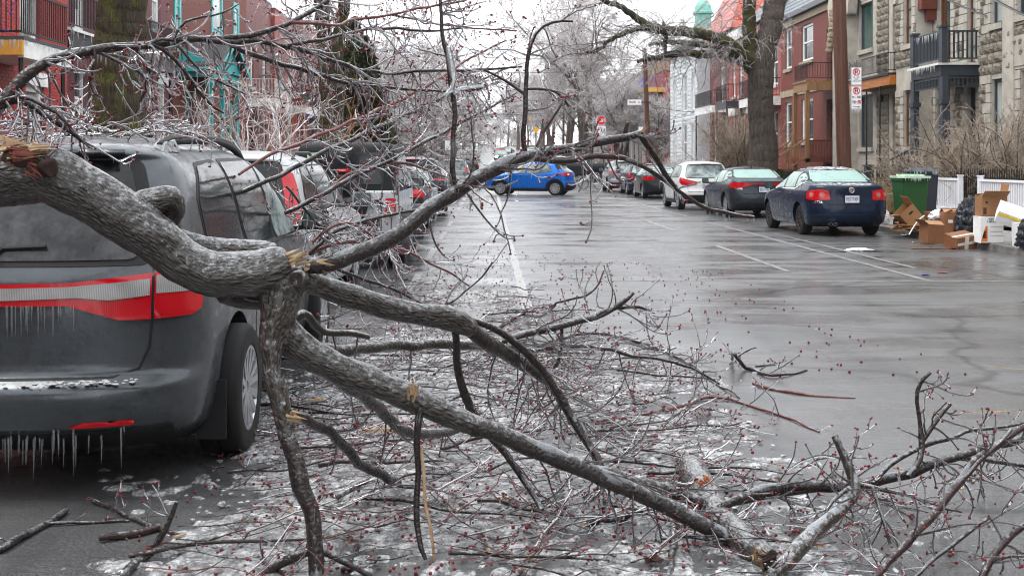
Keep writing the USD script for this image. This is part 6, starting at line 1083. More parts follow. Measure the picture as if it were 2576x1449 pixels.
# fences on the right
def fence_run(name, label, a, b, h, mat, sp, r, posts, square, spikes=False, rail=.022):
    a, b = np.array(a, float), np.array(b, float); t = thing(name, label, 'fence', tuple(a)); n = int(np.linalg.norm(b - a) / sp)
    m = MB(); up = np.array([0, 0, 1.0]); m.bar(a + up * (h - .06), b + up * (h - .06), rail * 2, rail * 1.5); m.bar(a + up * .16, b + up * .16, rail * 2, rail * 1.5); obj('rails', m, mat, t, w=True)
    for k in range(n + 1):
        p = a + (b - a) * (k + .5) / (n + 1); q0, q1 = p + up * (.0 if spikes else .16), p + up * (h + .10 if spikes else h - .06)
        m = MB(); m.add(*(bar(q0, q1, r * 2, r * 2) if square else tube([q0, q1], r, 6)))
        if spikes: m.add(*tube([q1, q1 + up * .07], [r * 1.6, .002], 6))
        obj('picket', m, mat, t, w=True)
    for k in range(posts + 1):
        p = a + (b - a) * k / posts; m = MB(); w = .05 if square else .025; m.box(p[0] - w, p[0] + w, p[1] - w, p[1] + w, p[2], p[2] + h + .02); m.box(p[0] - w - .012, p[0] + w + .012, p[1] - w - .012, p[1] + w + .012, p[2] + h + .021, p[2] + h + .05); obj('post', m, mat, t, w=True)
    return t
plain('pvc_white', (.72, .73, .76), rough=.35, var=.05)
fence_run('white_fence', 'short white plastic fence panel behind the dark bin', (11.2, 27.98, .28), (11.2, 30.6, .28), .93, 'pvc_white', .115, .018, 1, True, rail=.035); fence_run('white_fence', 'long white plastic fence panel behind the cardboard boxes at the right edge', (11.2, 23.4, .28), (11.2, 26.85, .28), .93, 'pvc_white', .115, .018, 1, True, rail=.035)
fence_run('iron_fence', 'black iron picket fence behind the parked saloons', (11.25, 30.8, .2), (11.25, 46.5, .2), .95, 'black_iron', .125, .009, 6, False, True); fence_run('iron_fence', 'black iron picket fence below the bare shrubs at the right edge', (11.75, 23.6, .2), (11.75, 30.4, .2), 1.05, 'black_iron', .125, .010, 3, False, True)
# bins
def bin_(label, x, y, z, w, d, h, mat, lid, rz):
    t = thing('wheeled_bin', label, 'wheeled bin', (x, y, z), rz); s = np.linspace(.16, h - .08, 6); m = MB(); rings = []
    for k in s: q = np.array(rrect(-w / 2 * (.80 + .2 * k / h), -d / 2 * (.74 + .26 * k / h), w / 2 * (.80 + .2 * k / h), d / 2 * (.74 + .26 * k / h), .05).exterior.coords)[:-1]; rings.append(np.column_stack([q, np.full(len(q), k)]))
    n = len(rings[0]); v = np.vstack(rings + [[[0, 0, s[0]]]]); i = np.arange(len(s) - 1)[:, None] * n; j = np.arange(n)[None]; k = (j + 1) % n; f = np.stack([i + j, i + k, i + n + k, i + n + j], -1).reshape(-1, 4); f = np.vstack([f[:, [0, 1, 2]], f[:, [0, 2, 3]], np.stack([np.arange(n), np.full(n, len(v) - 1), (np.arange(n) + 1) % n], 1)]); obj('body', (v, f), mat, t, smooth=35)
    rim = extrude(rrect(-w / 2 - .02, -d / 2 - .02, w / 2 + .02, d / 2 + .02, .05), .05); obj('rim', (rim[0] + [0, 0, h - .10], rim[1]), mat, t); l = MB(); v, f = extrude(rrect(-w / 2 - .03, -d / 2 - .05, w / 2 + .03, d / 2 + .03, .06), .045); l.add(v + [0, 0, h - .048], f); v, f = extrude(rrect(-w / 2 + .07, -d / 2 + .06, w / 2 - .07, d / 2 - .08, .05), .035); l.add(v + [0, 0, h - .002], f); obj('lid', l, lid, t, smooth=30)
    m = MB(); m.tube([[-w / 2 + .04, d / 2 + .07, h - .05], [w / 2 - .04, d / 2 + .07, h - .05]], .016, 6); obj('handle', m, mat, t)
    for sx in (-1, 1): obj('wheel', (lathe([(0, -.03), (.10, -.03), (.10, .03), (0, .03)], 18, 'x')[0] + [sx * (w / 2 - .09), d / 2 - .08, .10], lathe([(0, -.03), (.10, -.03), (.10, .03), (0, .03)], 18, 'x')[1]), 'rubber', t)
    c = math.cos(rz); g = np.random.default_rng(int(x * 9)); icicles('icicle_row', [np.array([g.uniform(-w / 2, w / 2), -d / 2 - .045, h - .05]) for _ in range(26)], g.uniform(.02, .09, 26), 'rime', t, .006); return t
plain('bin_green', (.015, .062, .017), rough=.42, var=.12, scale=4); plain('bin_lid_green', (.20, .42, .22), rough=.35, var=.5, scale=5, col2=(.62, .75, .64)); plain('bin_dark', (.022, .027, .035), rough=.42, var=.15); plain('bin_dark_lid', (.06, .07, .08), rough=.3, var=.4, col2=(.22, .24, .26), scale=5)
bin_('green wheeled bin with a frosted pale green lid beside the cardboard', 9.31, 26.0, .13, .58, .66, 1.13, 'bin_green', 'bin_lid_green', .08); bin_('tall dark grey wheeled bin behind the green bin', 10.12, 27.5, .13, .66, .72, 1.26, 'bin_dark', 'bin_dark_lid', -.25)
t = bin_('brown wheeled bin in the front garden of the stone house', 12.6, 36.3, .2, .5, .5, 1.05, plain('bin_brown', (.09, .035, .02), rough=.5), 'bin_brown', .3)
# cardboard
plain('cardboard', (.27, .135, .06), rough=.75, var=.12, scale=3, bump=.001, bscale=60); plain('wet_cardboard', (.19, .082, .036), rough=.6, var=.2, scale=4, bump=.002, bscale=40); plain('card_inside', (.34, .19, .10), rough=.8, var=.1); plain('card_print', (.07, .03, .018), rough=.7); plain('tape', (.55, .50, .45), rough=.25, var=.1); plain('white_card', (.70, .70, .69), rough=.6, var=.08); plain('card_yellow', (.75, .55, .04), rough=.6); plain('foam_white', (.60, .62, .62), rough=.7, var=.06); plain('black_bag', (.018, .020, .026), rough=.32, var=.2); plain('white_bag', (.66, .67, .68), rough=.3, var=.1); plain('orange_print', (.65, .16, .03), rough=.6)
def carton(label, x, y, z, w, d, h, rz, rx=0.0, ry=0.0, mat='cardboard', open_=False, flaps=((0, 1.9), (1, 2.2), (2, 2.3), (3, 1.8)), inner='card_inside', cat='cardboard box'):
    """A carton: four walls, floor, and flaps at given angles (radians from closed)."""
    t = UsdGeom.Xform.Define(stage, path_for('/World', 'carton')); t.AddTranslateOp().Set(Gf.Vec3d(x, y, z)); t.AddRotateXYZOp().Set(Gf.Vec3f(math.degrees(rx), math.degrees(ry), math.degrees(rz))); o = t.GetPrim(); tag(o, label, cat); ORIG[str(o.GetPath())] = (np.array([x, y, z]), rz); e = .006
    side = MB(); side.box(-w / 2, w / 2, -d / 2, -d / 2 + e, 0, h); side.box(-w / 2, w / 2, d / 2 - e, d / 2, 0, h); side.box(-w / 2, -w / 2 + e, -d / 2 + e, d / 2 - e, 0, h); side.box(w / 2 - e, w / 2, -d / 2 + e, d / 2 - e, 0, h); side.box(-w / 2 + e, w / 2 - e, -d / 2 + e, d / 2 - e, 0, e)
    v, f = side.get(); obj('walls', (jitter(v, .008, int(x * 10), 5), f), mat, o)
    if not open_:
        for sy in (-1, 1): obj('flap', boxm(-w / 2, w / 2, min(0, sy * d / 2) + .001, max(0, sy * d / 2) - .001, h, h + e), mat, o)
    else:
        for k, a in flaps:
            L = (d if k < 2 else w) * .48; hw = (w if k < 2 else d) / 2; s = -1 if k % 2 == 0 else 1; b = np.array([[-hw, 0], [hw, 0], [hw * .99, L], [-hw * .99, L]]); u = math.cos(a), math.sin(a); q = np.column_stack([b[:, 0], s * (d if k < 2 else w) / 2 - s * b[:, 1] * u[0], h + b[:, 1] * u[1]])
            if k >= 2: q = q[:, [1, 0, 2]]
            n = unit(np.cross(q[1] - q[0], q[3] - q[0])) * e; vv = np.vstack([q, q + n]); obj('flap', (vv, np.array([[0, 3, 2, 1], [4, 5, 6, 7], [0, 1, 5, 4], [1, 2, 6, 5], [2, 3, 7, 6], [3, 0, 4, 7]])), inner if k in (0, 1) else mat, o)
    return o
def face_print(o, d, parts):
    for (x0, x1, z0, z1, mat) in parts: obj('print', boxm(x0, x1, -d / 2 - .003, -d / 2 - .001, z0, z1), mat, o)
Pz = lambda x, y, Y: P(x, y, Y)
c = carton('carton tilted against the green bin showing a dark hand hole', 8.92, 24.6, .28, .36, .36, .42, .1, .0, -.75, 'cardboard', True, ((2, 2.4), (3, 1.7))); obj('hand_hole', boxm(-.02, .08, -.184, -.181, .28, .32), 'sign_black', c)
carton('open carton with tall raised flaps standing on the kerb', 9.05, 23.75, .12, .34, .32, .30, .05, 0, 0, 'wet_cardboard', True, ((1, 1.55), (0, 2.9), (3, 1.75), (2, 1.9)))
carton('soggy carton low in the gutter in front of the open one', 8.62, 22.95, .0, .34, .3, .36, .25, .0, .06, 'wet_cardboard', True, ((0, .5), (1, 2.8), (2, 2.6)))
c = carton('taped brown carton with a loose lid between the open carton and the black bag', 9.16, 23.3, .10, .38, .36, .48, -.1, 0, 0, 'wet_cardboard', True, ((0, .35), (1, .5), (2, .4), (3, .2))); obj('label_patch', boxm(-.12, -.03, -.184, -.181, .28, .34), 'tape', c)
c = carton('squashed carton with white tape lying in the gutter nearest the road', 8.62, 21.55, .02, .46, .34, .24, .35, .22, -.12, 'wet_cardboard'); obj('tape', boxm(-.24, .24, -.09, -.03, .236, .250), 'tape', c); obj('tape', boxm(-.06, .03, -.176, -.173, -.0, .25), 'tape', c); obj('tape', boxm(-.22, .22, -.177, -.1735, .10, .15), 'tape', c)
c = carton('white carton printed with a power tool and RIDGID lettering, under a brown carton', 9.0, 21.25, .13, .40, .36, .46, -.02, 0, 0, 'white_card', cat='cardboard box'); face_print(c, .36, [(-.06, .20, .36, .44, 'sign_black'), (-.20, -.08, .02, .30, 'orange_print'), (-.17, -.10, .08, .22, 'sign_black'), (-.2, -.08, .36, .44, 'sign_black'), (-.03, .18, .28, .286, 'card_print'), (-.03, .18, .20, .206, 'card_print'), (-.03, .18, .13, .136, 'card_print'), (-.2, .2, .0, .008, 'sign_black')]); obj('carton_lettering', letters('RIDGID', .05, .07, -.184, .375, True, .24), 'sign_white', c)
c = carton('brown carton printed with dark lettering stacked on the white power tool carton', 9.05, 21.25, .605, .44, .36, .36, -.05, 0, 0, 'cardboard', True, ((0, 2.6), (1, .2), (2, .2), (3, 1.7))); face_print(c, .36, [(-.02, .18, .24, .245, 'card_print'), (-.02, .16, .18, .185, 'card_print'), (-.02, .19, .11, .115, 'card_print'), (-.20, -.14, .03, .15, 'card_print'), (-.16, -.12, .22, .26, 'sign_black')])
carton('small white carton behind the brown cartons', 9.75, 24.9, .13, .34, .3, .30, .0, 0, 0, 'white_card', cat='cardboard box')
c = carton('white foam-lined box with yellow band tilted on top at the right edge', 9.16, 20.6, .52, .62, .4, .22, -.3, .5, .35, 'white_card', cat='box'); face_print(c, .4, [(-.31, .31, .15, .20, 'card_yellow')])
c = carton('white polystyrene box with yellow band standing at the right edge', 9.18, 20.1, .13, .40, .36, .40, -.1, 0, 0, 'foam_white', cat='box'); face_print(c, .36, [(-.2, .2, .24, .33, 'white_card'), (-.2, .0, .245, .27, 'card_yellow')]); obj('box_lettering', letters('Lipo', .05, .02, -.185, .28, False), 'card_print', c)
for k in range(6):
    x, y = 8.98 + .05 * (k % 3), 24.15 + .1 * (k % 2); v, f = boxm(-.28, .28, -.24, .24, 0, .018); a = .3 * k; v = np.stack([v[:, 0] * math.cos(a) - v[:, 1] * math.sin(a), v[:, 0] * math.sin(a) + v[:, 1] * math.cos(a), v[:, 2] + .14 + .03 * k], 1); v[:, 2] += .04 * v[:, 0] * (k % 3 - 1); obj('flattened_carton', (v + [x - .22, y + .5, 0], f), ('cardboard', 'card_inside')[k % 2], label=f'flattened carton in the pile left of the green bin, {["lowest", "second", "third", "fourth", "fifth", "topmost"][k]} sheet', cat='cardboard', group='flattened carton pile')
def bag(label, c, s, mat, seed, cat='rubbish bag'):
    m = trimesh.creation.icosphere(4, 1.0); v = np.array(m.vertices); g = meshkit.fbm(v * 2.3 + seed, 4, seed) - .5; rid = np.abs(meshkit.fbm(v * 4.5 + seed * 3, 3, seed + 4) - .5); v = v * (1 + .5 * g - .9 * rid)[:, None]; v[:, :2] *= (1.12 - .28 * v[:, 2:]); v = v * s; v[:, 2] = np.maximum(v[:, 2], -s[2] * .72); obj('rubbish_bag', (v + c, m.faces), mat, label=label, cat=cat, smooth=True)
bag('black rubbish bag slumped between the cartons', np.array([9.46, 23.1, .45]), np.array([.30, .28, .46]), 'black_bag', 3); bag('crumpled white bag sticking out of the open carton', np.array([9.02, 23.62, .50]), np.array([.17, .15, .13]), 'white_bag', 5); bag('black bag cut by the right edge of the picture', np.array([9.1, 19.8, .36]), np.array([.20, .2, .36]), 'black_bag', 8)
bag('flat white plastic bag lying on the wet road by the dark blue saloon', np.array([6.62, 21.0, .02]), np.array([.22, .12, .035]), 'white_bag', 11, 'plastic bag'); bag('white jug standing behind the dark blue saloon on the pavement', np.array([9.2, 27.3, .30]), np.array([.10, .10, .22]), 'white_bag', 14, 'jug')
obj('hose', tube(spline([Pz(2325, 543, 23.5), Pz(2308, 558, 23.3), Pz(2296, 575, 23.1), Pz(2287, 590, 22.9)], 20), .012, 6), 'white_bag', label='white tube hanging out of the open carton down to the gutter', cat='tube', smooth=True)
g = np.random.default_rng(17)
def scrap(label, x, y, w, d, mat, cat='litter'):
    p = np.array([(x - VX) * (FPX * EYE / (y - VY)) / FPX, FPX * EYE / (y - VY), .0]); n = 6; u, v_ = np.meshgrid(np.linspace(-w / 2, w / 2, n), np.linspace(-d / 2, d / 2, n), indexing='ij'); z = .012 + .02 * meshkit.noise(np.stack([u * 20 + x, v_ * 20, u * 0], -1)); v = np.stack([u, v_, z], -1).reshape(-1, 3) + p; f = grid(n, n); obj('litter', (np.vstack([v, v - [0, 0, .006]]), np.vstack([f, f[:, ::-1] + n * n])), mat, label=label, cat=cat)
scrap('flat strip of wet cardboard in the gutter below the squashed carton', 2352, 627, .85, .12, 'wet_cardboard', 'cardboard'); scrap('black plastic strip in the gutter left of the squashed carton', 2333, 617, .26, .06, 'black_bag'); scrap('small bright blue scrap on the wet road near the gutter', 2329, 694, .11, .06, 'purple_blue_paint'); scrap('small red scrap on the wet road near the gutter', 2370, 689, .16, .05, 'sign_red'); scrap('grey-white wet paper by the kerb under the white tube', 2282, 594, .22, .2, 'white_bag')
for k, (x, y) in enumerate(((2320, 606), (2345, 612), (2390, 618), (2300, 612), (2425, 612), (2545, 622))): scrap('small pale scrap of paper in the gutter below the cartons', x, y, .10, .06, 'white_bag')
# bicycle lying by the kerb and a walker far up the pavement
t = thing('bicycle', 'bicycle leaning by the kerb behind the pickup and the silver sport utility', 'bicycle', (6.55, 67.4, 0), .9); R = .33
for yy in (0, 1.05):
    a = np.linspace(0, 2 * PI, 33); w_ = thing('wheel', parent=str(t.GetPath())); obj('tyre', tube(np.column_stack([0 * a, yy + R * np.cos(a), R + R * np.sin(a)]), .02, 6, False), 'rubber', w_, smooth=True); m = MB()
    for b in a[::2]: m.tube([[0, yy, R], [0, yy + R * math.cos(b), R + R * math.sin(b)]], .003, 3)
    obj('spokes', m, 'galvanised', w_)
m = MB()
for p, q in (((0, 0, .33), (0, .42, .33)), ((0, 0, .33), (0, .28, .78)), ((0, .42, .33), (0, .28, .82)), ((0, .42, .33), (0, .86, .76)), ((0, .28, .76), (0, .86, .80)), ((0, 1.05, .33), (0, .85, .92))): m.tube([p, q], .017, 6)
obj('frame', m, 'alloy', t); obj('saddle', boxm(-.06, .06, .16, .40, .83, .88), 'black_plastic', t); obj('handlebar', tube([[-.28, .80, .96], [-.1, .86, .94], [.1, .86, .94], [.28, .80, .96]], .014, 6), 'black_plastic', t)
def walker(x, y):
    z = float(gz(y)); J = dict(hip=(0, 0, .92, .15), chest=(0, .02, 1.30, .17), neck=(0, .02, 1.47, .06), head=(0, .03, 1.62, .105), kl=(-.10, .12, .50, .075), al=(-.10, .10, .07, .055), fl=(-.10, .22, .04, .045), kr=(.10, .0, .50, .075), ar=(.10, -.16, .12, .055), fr=(.10, -.05, .05, .045), sl=(-.20, .02, 1.38, .07), el=(-.26, .0, 1.10, .055), hl=(-.24, .12, .88, .045), sr=(.20, .02, 1.38, .07), er=(.26, .0, 1.10, .055), hr=(.25, .10, .88, .045))
    M = manifold3d.Manifold(); S = lambda k: manifold3d.Manifold.sphere(J[k][3], 16).translate(J[k][:3])
    for a, b in (('hip', 'chest'), ('chest', 'neck'), ('neck', 'head'), ('hip', 'kl'), ('kl', 'al'), ('al', 'fl'), ('hip', 'kr'), ('kr', 'ar'), ('ar', 'fr'), ('chest', 'sl'), ('sl', 'el'), ('el', 'hl'), ('chest', 'sr'), ('sr', 'er'), ('er', 'hr')): M = M + manifold3d.Manifold.batch_hull([S(a), S(b)])
    m = M.refine_to_length(.05).to_mesh(); tm = trimesh.Trimesh(np.array(m.vert_properties[:, :3], float), np.array(m.tri_verts), process=True); trimesh.smoothing.filter_taubin(tm, iterations=8); t = thing('person', 'person in dark clothes walking away far up the left pavement', 'person', (x, y, z)); obj('body', tm, 'bin_dark', t, smooth=True)
walker(-4.35, 196)
# ---------------------------------------------------------------- trees, shrubs
look('iced_twigs', {'g': ('geometry', {}), 'n': ('noise_texture', {'scale': .35, 'detail': 3.0}), 'n2': ('noise_texture', {'scale': 9.0, 'detail': 2.0}), 'ad': ('math', {'math_type': 'multiply_add', 'value2': .55}), 'ml': ('math', {'math_type': 'multiply', 'value2': .45}), 'r': ('rgb_ramp', {'ramp': [(.36, (.13, .10, .096)), (.50, (.36, .325, .32)), (.64, (.70, .68, .68))]}), 'p': ('principled_bsdf', {'roughness': .28, 'specular_ior_level': .6})},
     [('g.position', 'n.vector'), ('g.position', 'n2.vector'), ('n2.fac', 'ml.value1'), ('n.fac', 'ad.value1'), ('ml.value', 'ad.value3'), ('ad.value', 'r.fac'), ('r.color', 'p.base_color')])
plain('brown_iced_twigs', (.15, .11, .075), rough=.35, col2=(.46, .38, .30), scale=3); plain('orange_twigs', (.22, .10, .055), rough=.3, col2=(.36, .2, .14), scale=3); plain('dry_stalks', (.36, .24, .11), rough=.7, col2=(.5, .36, .19), scale=4)
look('cedar_leaf', {'g': ('geometry', {}), 'n': ('noise_texture', {'scale': 1.1, 'detail': 4.0}), 'r': ('rgb_ramp', {'ramp': [(.3, (.012, .020, .006)), (.7, (.055, .065, .018))]}), 'd': ('principled_bsdf', {'roughness': .5, 'specular_ior_level': .3}), 't': ('translucent_bsdf', {}), 'm': ('mix_closure', {'fac': .25})}, [('g.position', 'n.vector'), ('n.fac', 'r.fac'), ('r.color', 'd.base_color'), ('r.color', 't.color'), ('d.BSDF', 'm.closure1'), ('t.BSDF', 'm.closure2')], surface='m.closure')
def tubes(Pt, r, n=3):
    """Many thin tubes at once. Pt: (N, S, 3), r: (N, S)."""
    N, S, _ = Pt.shape; T = np.gradient(Pt, axis=1); T /= np.maximum(np.linalg.norm(T, axis=2, keepdims=True), 1e-9); U = np.cross(T, [0.31, .17, .93]); U /= np.maximum(np.linalg.norm(U, axis=2, keepdims=True), 1e-9); W = np.cross(T, U); a = np.arange(n) * 2 * PI / n
    v = Pt[:, :, None] + r[:, :, None, None] * (np.cos(a)[:, None] * U[:, :, None] + np.sin(a)[:, None] * W[:, :, None]); i = (np.arange(N)[:, None, None] * S + np.arange(S - 1)[None, :, None]) * n; j = np.arange(n)[None, None]; k = (j + 1) % n
    f = np.stack([i + j, i + k, i + n + k, i + n + j], -1).reshape(-1, 4); return v.reshape(-1, 3), np.vstack([f[:, [0, 1, 2]], f[:, [0, 2, 3]]])
def walk(g, p, d, L, S, bend, wob):
    """N random walks. bend: vertical pull along the way (start, end)."""
    out = [p]; 
    for k in range(S - 1):
        t = k / (S - 1); d = d + g.normal(0, wob, d.shape) + np.array([0, 0, bend[0] * (1 - t) + bend[1] * t]) / S; d = d / np.linalg.norm(d, axis=1, keepdims=True); out.append(out[-1] + d * (L / (S - 1))[:, None])
    return np.stack(out, 1)
def spawn(g, Pt, m, lo, hi, ang, L, S, bend, wob):
    """m children on each parent."""
    N, SS, _ = Pt.shape; i = np.repeat(np.arange(N), m); s = g.uniform(lo, hi, N * m) * (SS - 1); k = np.minimum(s.astype(int), SS - 2); fr = (s - k)[:, None]; p = Pt[i, k] * (1 - fr) + Pt[i, k + 1] * fr; t = Pt[i, k + 1] - Pt[i, k]; t /= np.linalg.norm(t, axis=1, keepdims=True)
    q = g.normal(0, 1, (N * m, 3)); q -= t * np.sum(q * t, 1)[:, None]; q /= np.linalg.norm(q, axis=1, keepdims=True); a = g.normal(ang, .25, N * m)[:, None]; return walk(g, p, t * np.cos(a) + q * np.sin(a), L * g.uniform(.6, 1.3, N * m), S, bend, wob), s
def leafless(name, label, loc, h, seed, trunk_r=.26, spread=1.0, nl=9, group=None, mats=('grey_bark', 'grey_bark', 'iced_twigs'), droop=-.9, dens=1.0, tw_r=.010, first=.28, cat='tree'):
    g = np.random.default_rng(seed); t = thing(name, label, cat, loc, group=group); s = np.linspace(0, 1, 14); tr = np.column_stack([.25 * np.sin(s * 4 + seed), .25 * np.cos(s * 3 + seed) - .25 * math.cos(seed), s * h * .72]); tr -= tr[0] * [1, 1, 0]; tr[:, 2] -= .1; v, f = tube(tr, trunk_r * (1.1 - .75 * s), 12); obj('trunk', (jitter(v, .04, seed, 3), f), mats[0], t, smooth=True)
    A = tr[None]; l1, s1 = spawn(g, A, nl, first, .97, .75 * spread ** .5, h * .42 * spread, 9, (.7, -.1), .16); l2, _ = spawn(g, l1, 7, .2, .98, .7, h * .2, 7, (.3, droop * .4), .2); l3, _ = spawn(g, np.concatenate([l2, ]), int(6 * dens), .15, 1, .7, h * .105, 5, (0, droop), .22); l4, _ = spawn(g, np.concatenate([l3]), int(5 * dens), .1, 1, .75, h * .055, 4, (0, droop), .25)
    m = MB(); m.add(*tubes(l1, trunk_r * .42 * np.linspace(1, .25, 9)[None] * g.uniform(.6, 1.1, (len(l1), 1)), 6)); m.add(*tubes(l2, trunk_r * .13 * np.linspace(1, .4, 7)[None] * np.ones((len(l2), 1)), 4)); obj('limbs', m, mats[1], t, smooth=True)
    m = MB(); m.add(*tubes(l3, tw_r * 1.5 * np.linspace(1, .6, 5)[None] * np.ones((len(l3), 1)))); m.add(*tubes(l4, tw_r * np.linspace(1, .5, 4)[None] * np.ones((len(l4), 1)))); obj('twigs', m, mats[2], t, smooth=True, kind='stuff'); return t
# far trees: four kinds grown once, then set along both pavements
far_protos = []
spots = []
order = ['first', 'second', 'third', 'fourth', 'fifth', 'sixth', 'seventh', 'eighth', 'ninth', 'tenth', 'eleventh', 'twelfth', 'thirteenth', 'last']
R_ = [(12.2, 104, 8.5), (9.9, 111, 14.5), (13.2, 116, 10.5), (10.3, 124, 16.5), (12.0, 135, 14), (10.3, 147, 15.5), (11.6, 160, 14.5), (10.2, 174, 15), (11, 190, 14), (10.4, 208, 15), (11, 230, 14), (9.5, 255, 15), (8.5, 290, 15), (7, 340, 15)]; L_ = [(-6.4, 60, 8.5), (-6.8, 73, 9.0), (-7.2, 84, 8), (-6.4, 104, 11), (-6.9, 114, 12.5), (-6.3, 126, 13), (-7, 139, 13.5), (-6.4, 153, 14), (-6.8, 170, 14), (-6.4, 190, 13.5), (-6.8, 212, 14), (-5.8, 238, 14), (-4.6, 275, 15), (-2.5, 345, 15)]
g = np.random.default_rng(5)
for side, row in (('right', R_), ('left', L_)):
    for k, (x, y, h) in enumerate(row):
        kind = (k * 2 + (side == 'left')) % 4; lb = f"pale iced leafless tree lining the {side} pavement up the street, {order[k]} in its row"; loc = (x, y, float(gz(y)))
        if len(far_protos) <= kind or far_protos[kind] is None:
            while len(far_protos) <= kind: far_protos.append(None)
            far_protos[kind] = (leafless('iced_tree', lb, loc, h, 300 + kind, .24, 1.0 + .1 * kind, 10, 'iced trees along the far street', dens=1.45, tw_r=.016, first=.14), h)
        else: p, h0 = far_protos[kind]; copy_of(p, 'iced_tree', loc, g.uniform(0, 6.3), lb, 'tree', 'iced trees along the far street', h / h0)
for k in range(9): copy_of(far_protos[k % 4][0], 'iced_tree', (-42 + 10.5 * k, 440 + 9 * (k % 3), float(gz(440)) - 2), k * 1.3, f"hazy pale tree closing the far end of the street, {order[k]} from the left", 'tree', 'trees closing the far end of the street', (1.3, 1.3, 1.15))
for k, (x, y) in enumerate(((-5.5, -9), (10, -14), (-6, -26), (9.8, -34), (-2, -62), (6, -66))): copy_of(far_protos[k % 4][0], 'iced_tree', (x, y, 0), k, f'iced tree behind the viewpoint, {order[k]} one back', 'tree', None, (1.1, 1.1, .95))
for k in range(14): copy_of(far_protos[(k + 2) % 4][0], 'iced_tree', (-13 + 2.4 * k, 352 + 11 * ((k * 5) % 7), float(gz(360)) - 1.5), k * 2.1, f"pale tree in the thicket at the top of the street, {order[k]} from the left", 'tree', 'trees closing the far end of the street', (.8, .8, .95))
w = leafless('weeping_tree', 'low dense weeping tree white with ice behind the far stop sign', (11.8, 103, .3), 8.2, 341, .22, 1.3, 13, droop=-1.7, dens=1.7, tw_r=.012, first=.2)
copy_of(w, 'weeping_tree', (14.5, 99.5, .3), 2.0, 'low dense iced tree behind the far brown utility pole', 'tree', None, .8)
# the big old tree on the right
bt = thing('old_tree', 'big old grey-barked tree with mossy limbs reaching over the street on the right', 'tree', (10.4, 45, .1)); YB = 45
def limbw(pts, bump=.10): return way([(x, y, Y, r) for x, y, Y, r in pts], n=max(10, len(pts) * 16), bump=bump, seed=int(pts[0][0]))
def treepart(t, nm, pts, mat, n=16, k=.12): p, r = limbw(pts); v, f = tube(p, r, n); c = np.vstack([np.repeat(p, n, 0), p[0], p[-1]]); d = v - c; obj(nm, (c + d * (1 + k * 2 * (meshkit.fbm(v * [6, 6, .9], 4, 5) - .5))[:, None], f), mat, t, smooth=True, w=True); return p, r
treepart(bt, 'trunk', [(1920, 512, YB, 42), (1920, 440, YB, 37), (1921, 370, YB, 35), (1914, 300, YB, 31), (1912, 240, YB, 30), (1914, 190, YB, 32), (1918, 150, YB, 31), (1925, 118, YB, 26)], 'grey_bark', 60, .22)
LB = [treepart(bt, 'limb', q, m) for q, m in (([(1922, 130, YB, 27), (1936, 80, YB, 27), (1950, 10, YB, 26), (1962, -70, YB, 24)], 'grey_bark'), ([(1898, 150, YB, 20), (1888, 110, YB, 18), (1884, 60, YB, 17), (1886, 0, YB, 16), (1892, -70, YB, 15)], 'mossy_bark'), ([(1895, 165, YB, 17), (1858, 135, 44.5, 16), (1825, 104, 44, 14), (1760, 87, 43.5, 13), (1696, 79, 43, 12), (1646, 74, 42, 11), (1613, 56, 41.5, 9), (1582, 33, 41, 8), (1552, 13, 41, 7), (1505, -5, 40, 5)], 'mossy_bark'),
    ([(1646, 75, 42, 8), (1613, 74, 42, 7), (1570, 84, 41.5, 6), (1539, 99, 41, 5), (1506, 124, 41, 4), (1475, 132, 40.5, 3)], 'mossy_bark'), ([(1890, 180, YB, 13), (1857, 152, 45.5, 11), (1798, 138, 45.5, 10), (1709, 135, 45, 9), (1646, 147, 44.5, 6), (1603, 155, 44, 4)], 'mossy_bark'), ([(1870, 150, YB, 9), (1836, 128, 45.5, 9), (1773, 113, 45.5, 8), (1697, 107, 45, 6), (1633, 114, 44.5, 4)], 'mossy_bark'), ([(1673, 130, 44, 4), (1675, 90, 43.5, 5), (1668, 58, 43, 3)], 'mossy_bark'))]
g = np.random.default_rng(61); Q = MB(); Q2 = MB()
for i, (p, r) in enumerate(LB):
    n = (8, 14, 60, 30, 44, 30, 6)[i]; k = g.integers(0, len(p), n); d = g.normal(0, 1, (n, 3)) * [1, .8, .5] + [-.3, 0, .15]; d /= np.linalg.norm(d, axis=1, keepdims=True); a = walk(g, p[k], d, g.uniform(.7, 2.0, n), 8, (.2, -1.6), .22); b, _ = spawn(g, a, 5, .15, 1, .8, .75, 6, (0, -1.6), .25); c, _ = spawn(g, b, 4, .1, 1, .8, .3, 4, (0, -1.2), .3); Q.add(*tubes(a, .016 * np.linspace(1, .5, 8)[None] * np.ones((n, 1)), 4)); Q2.add(*tubes(b, .008 * np.linspace(1, .6, 6)[None] * np.ones((len(b), 1)))); Q2.add(*tubes(c, .006 * np.linspace(1, .6, 4)[None] * np.ones((len(c), 1))))
obj('branches', Q, 'grey_bark', bt, smooth=True, kind='stuff', w=True); obj('twigs', Q2, 'iced_twigs', bt, smooth=True, kind='stuff', w=True)
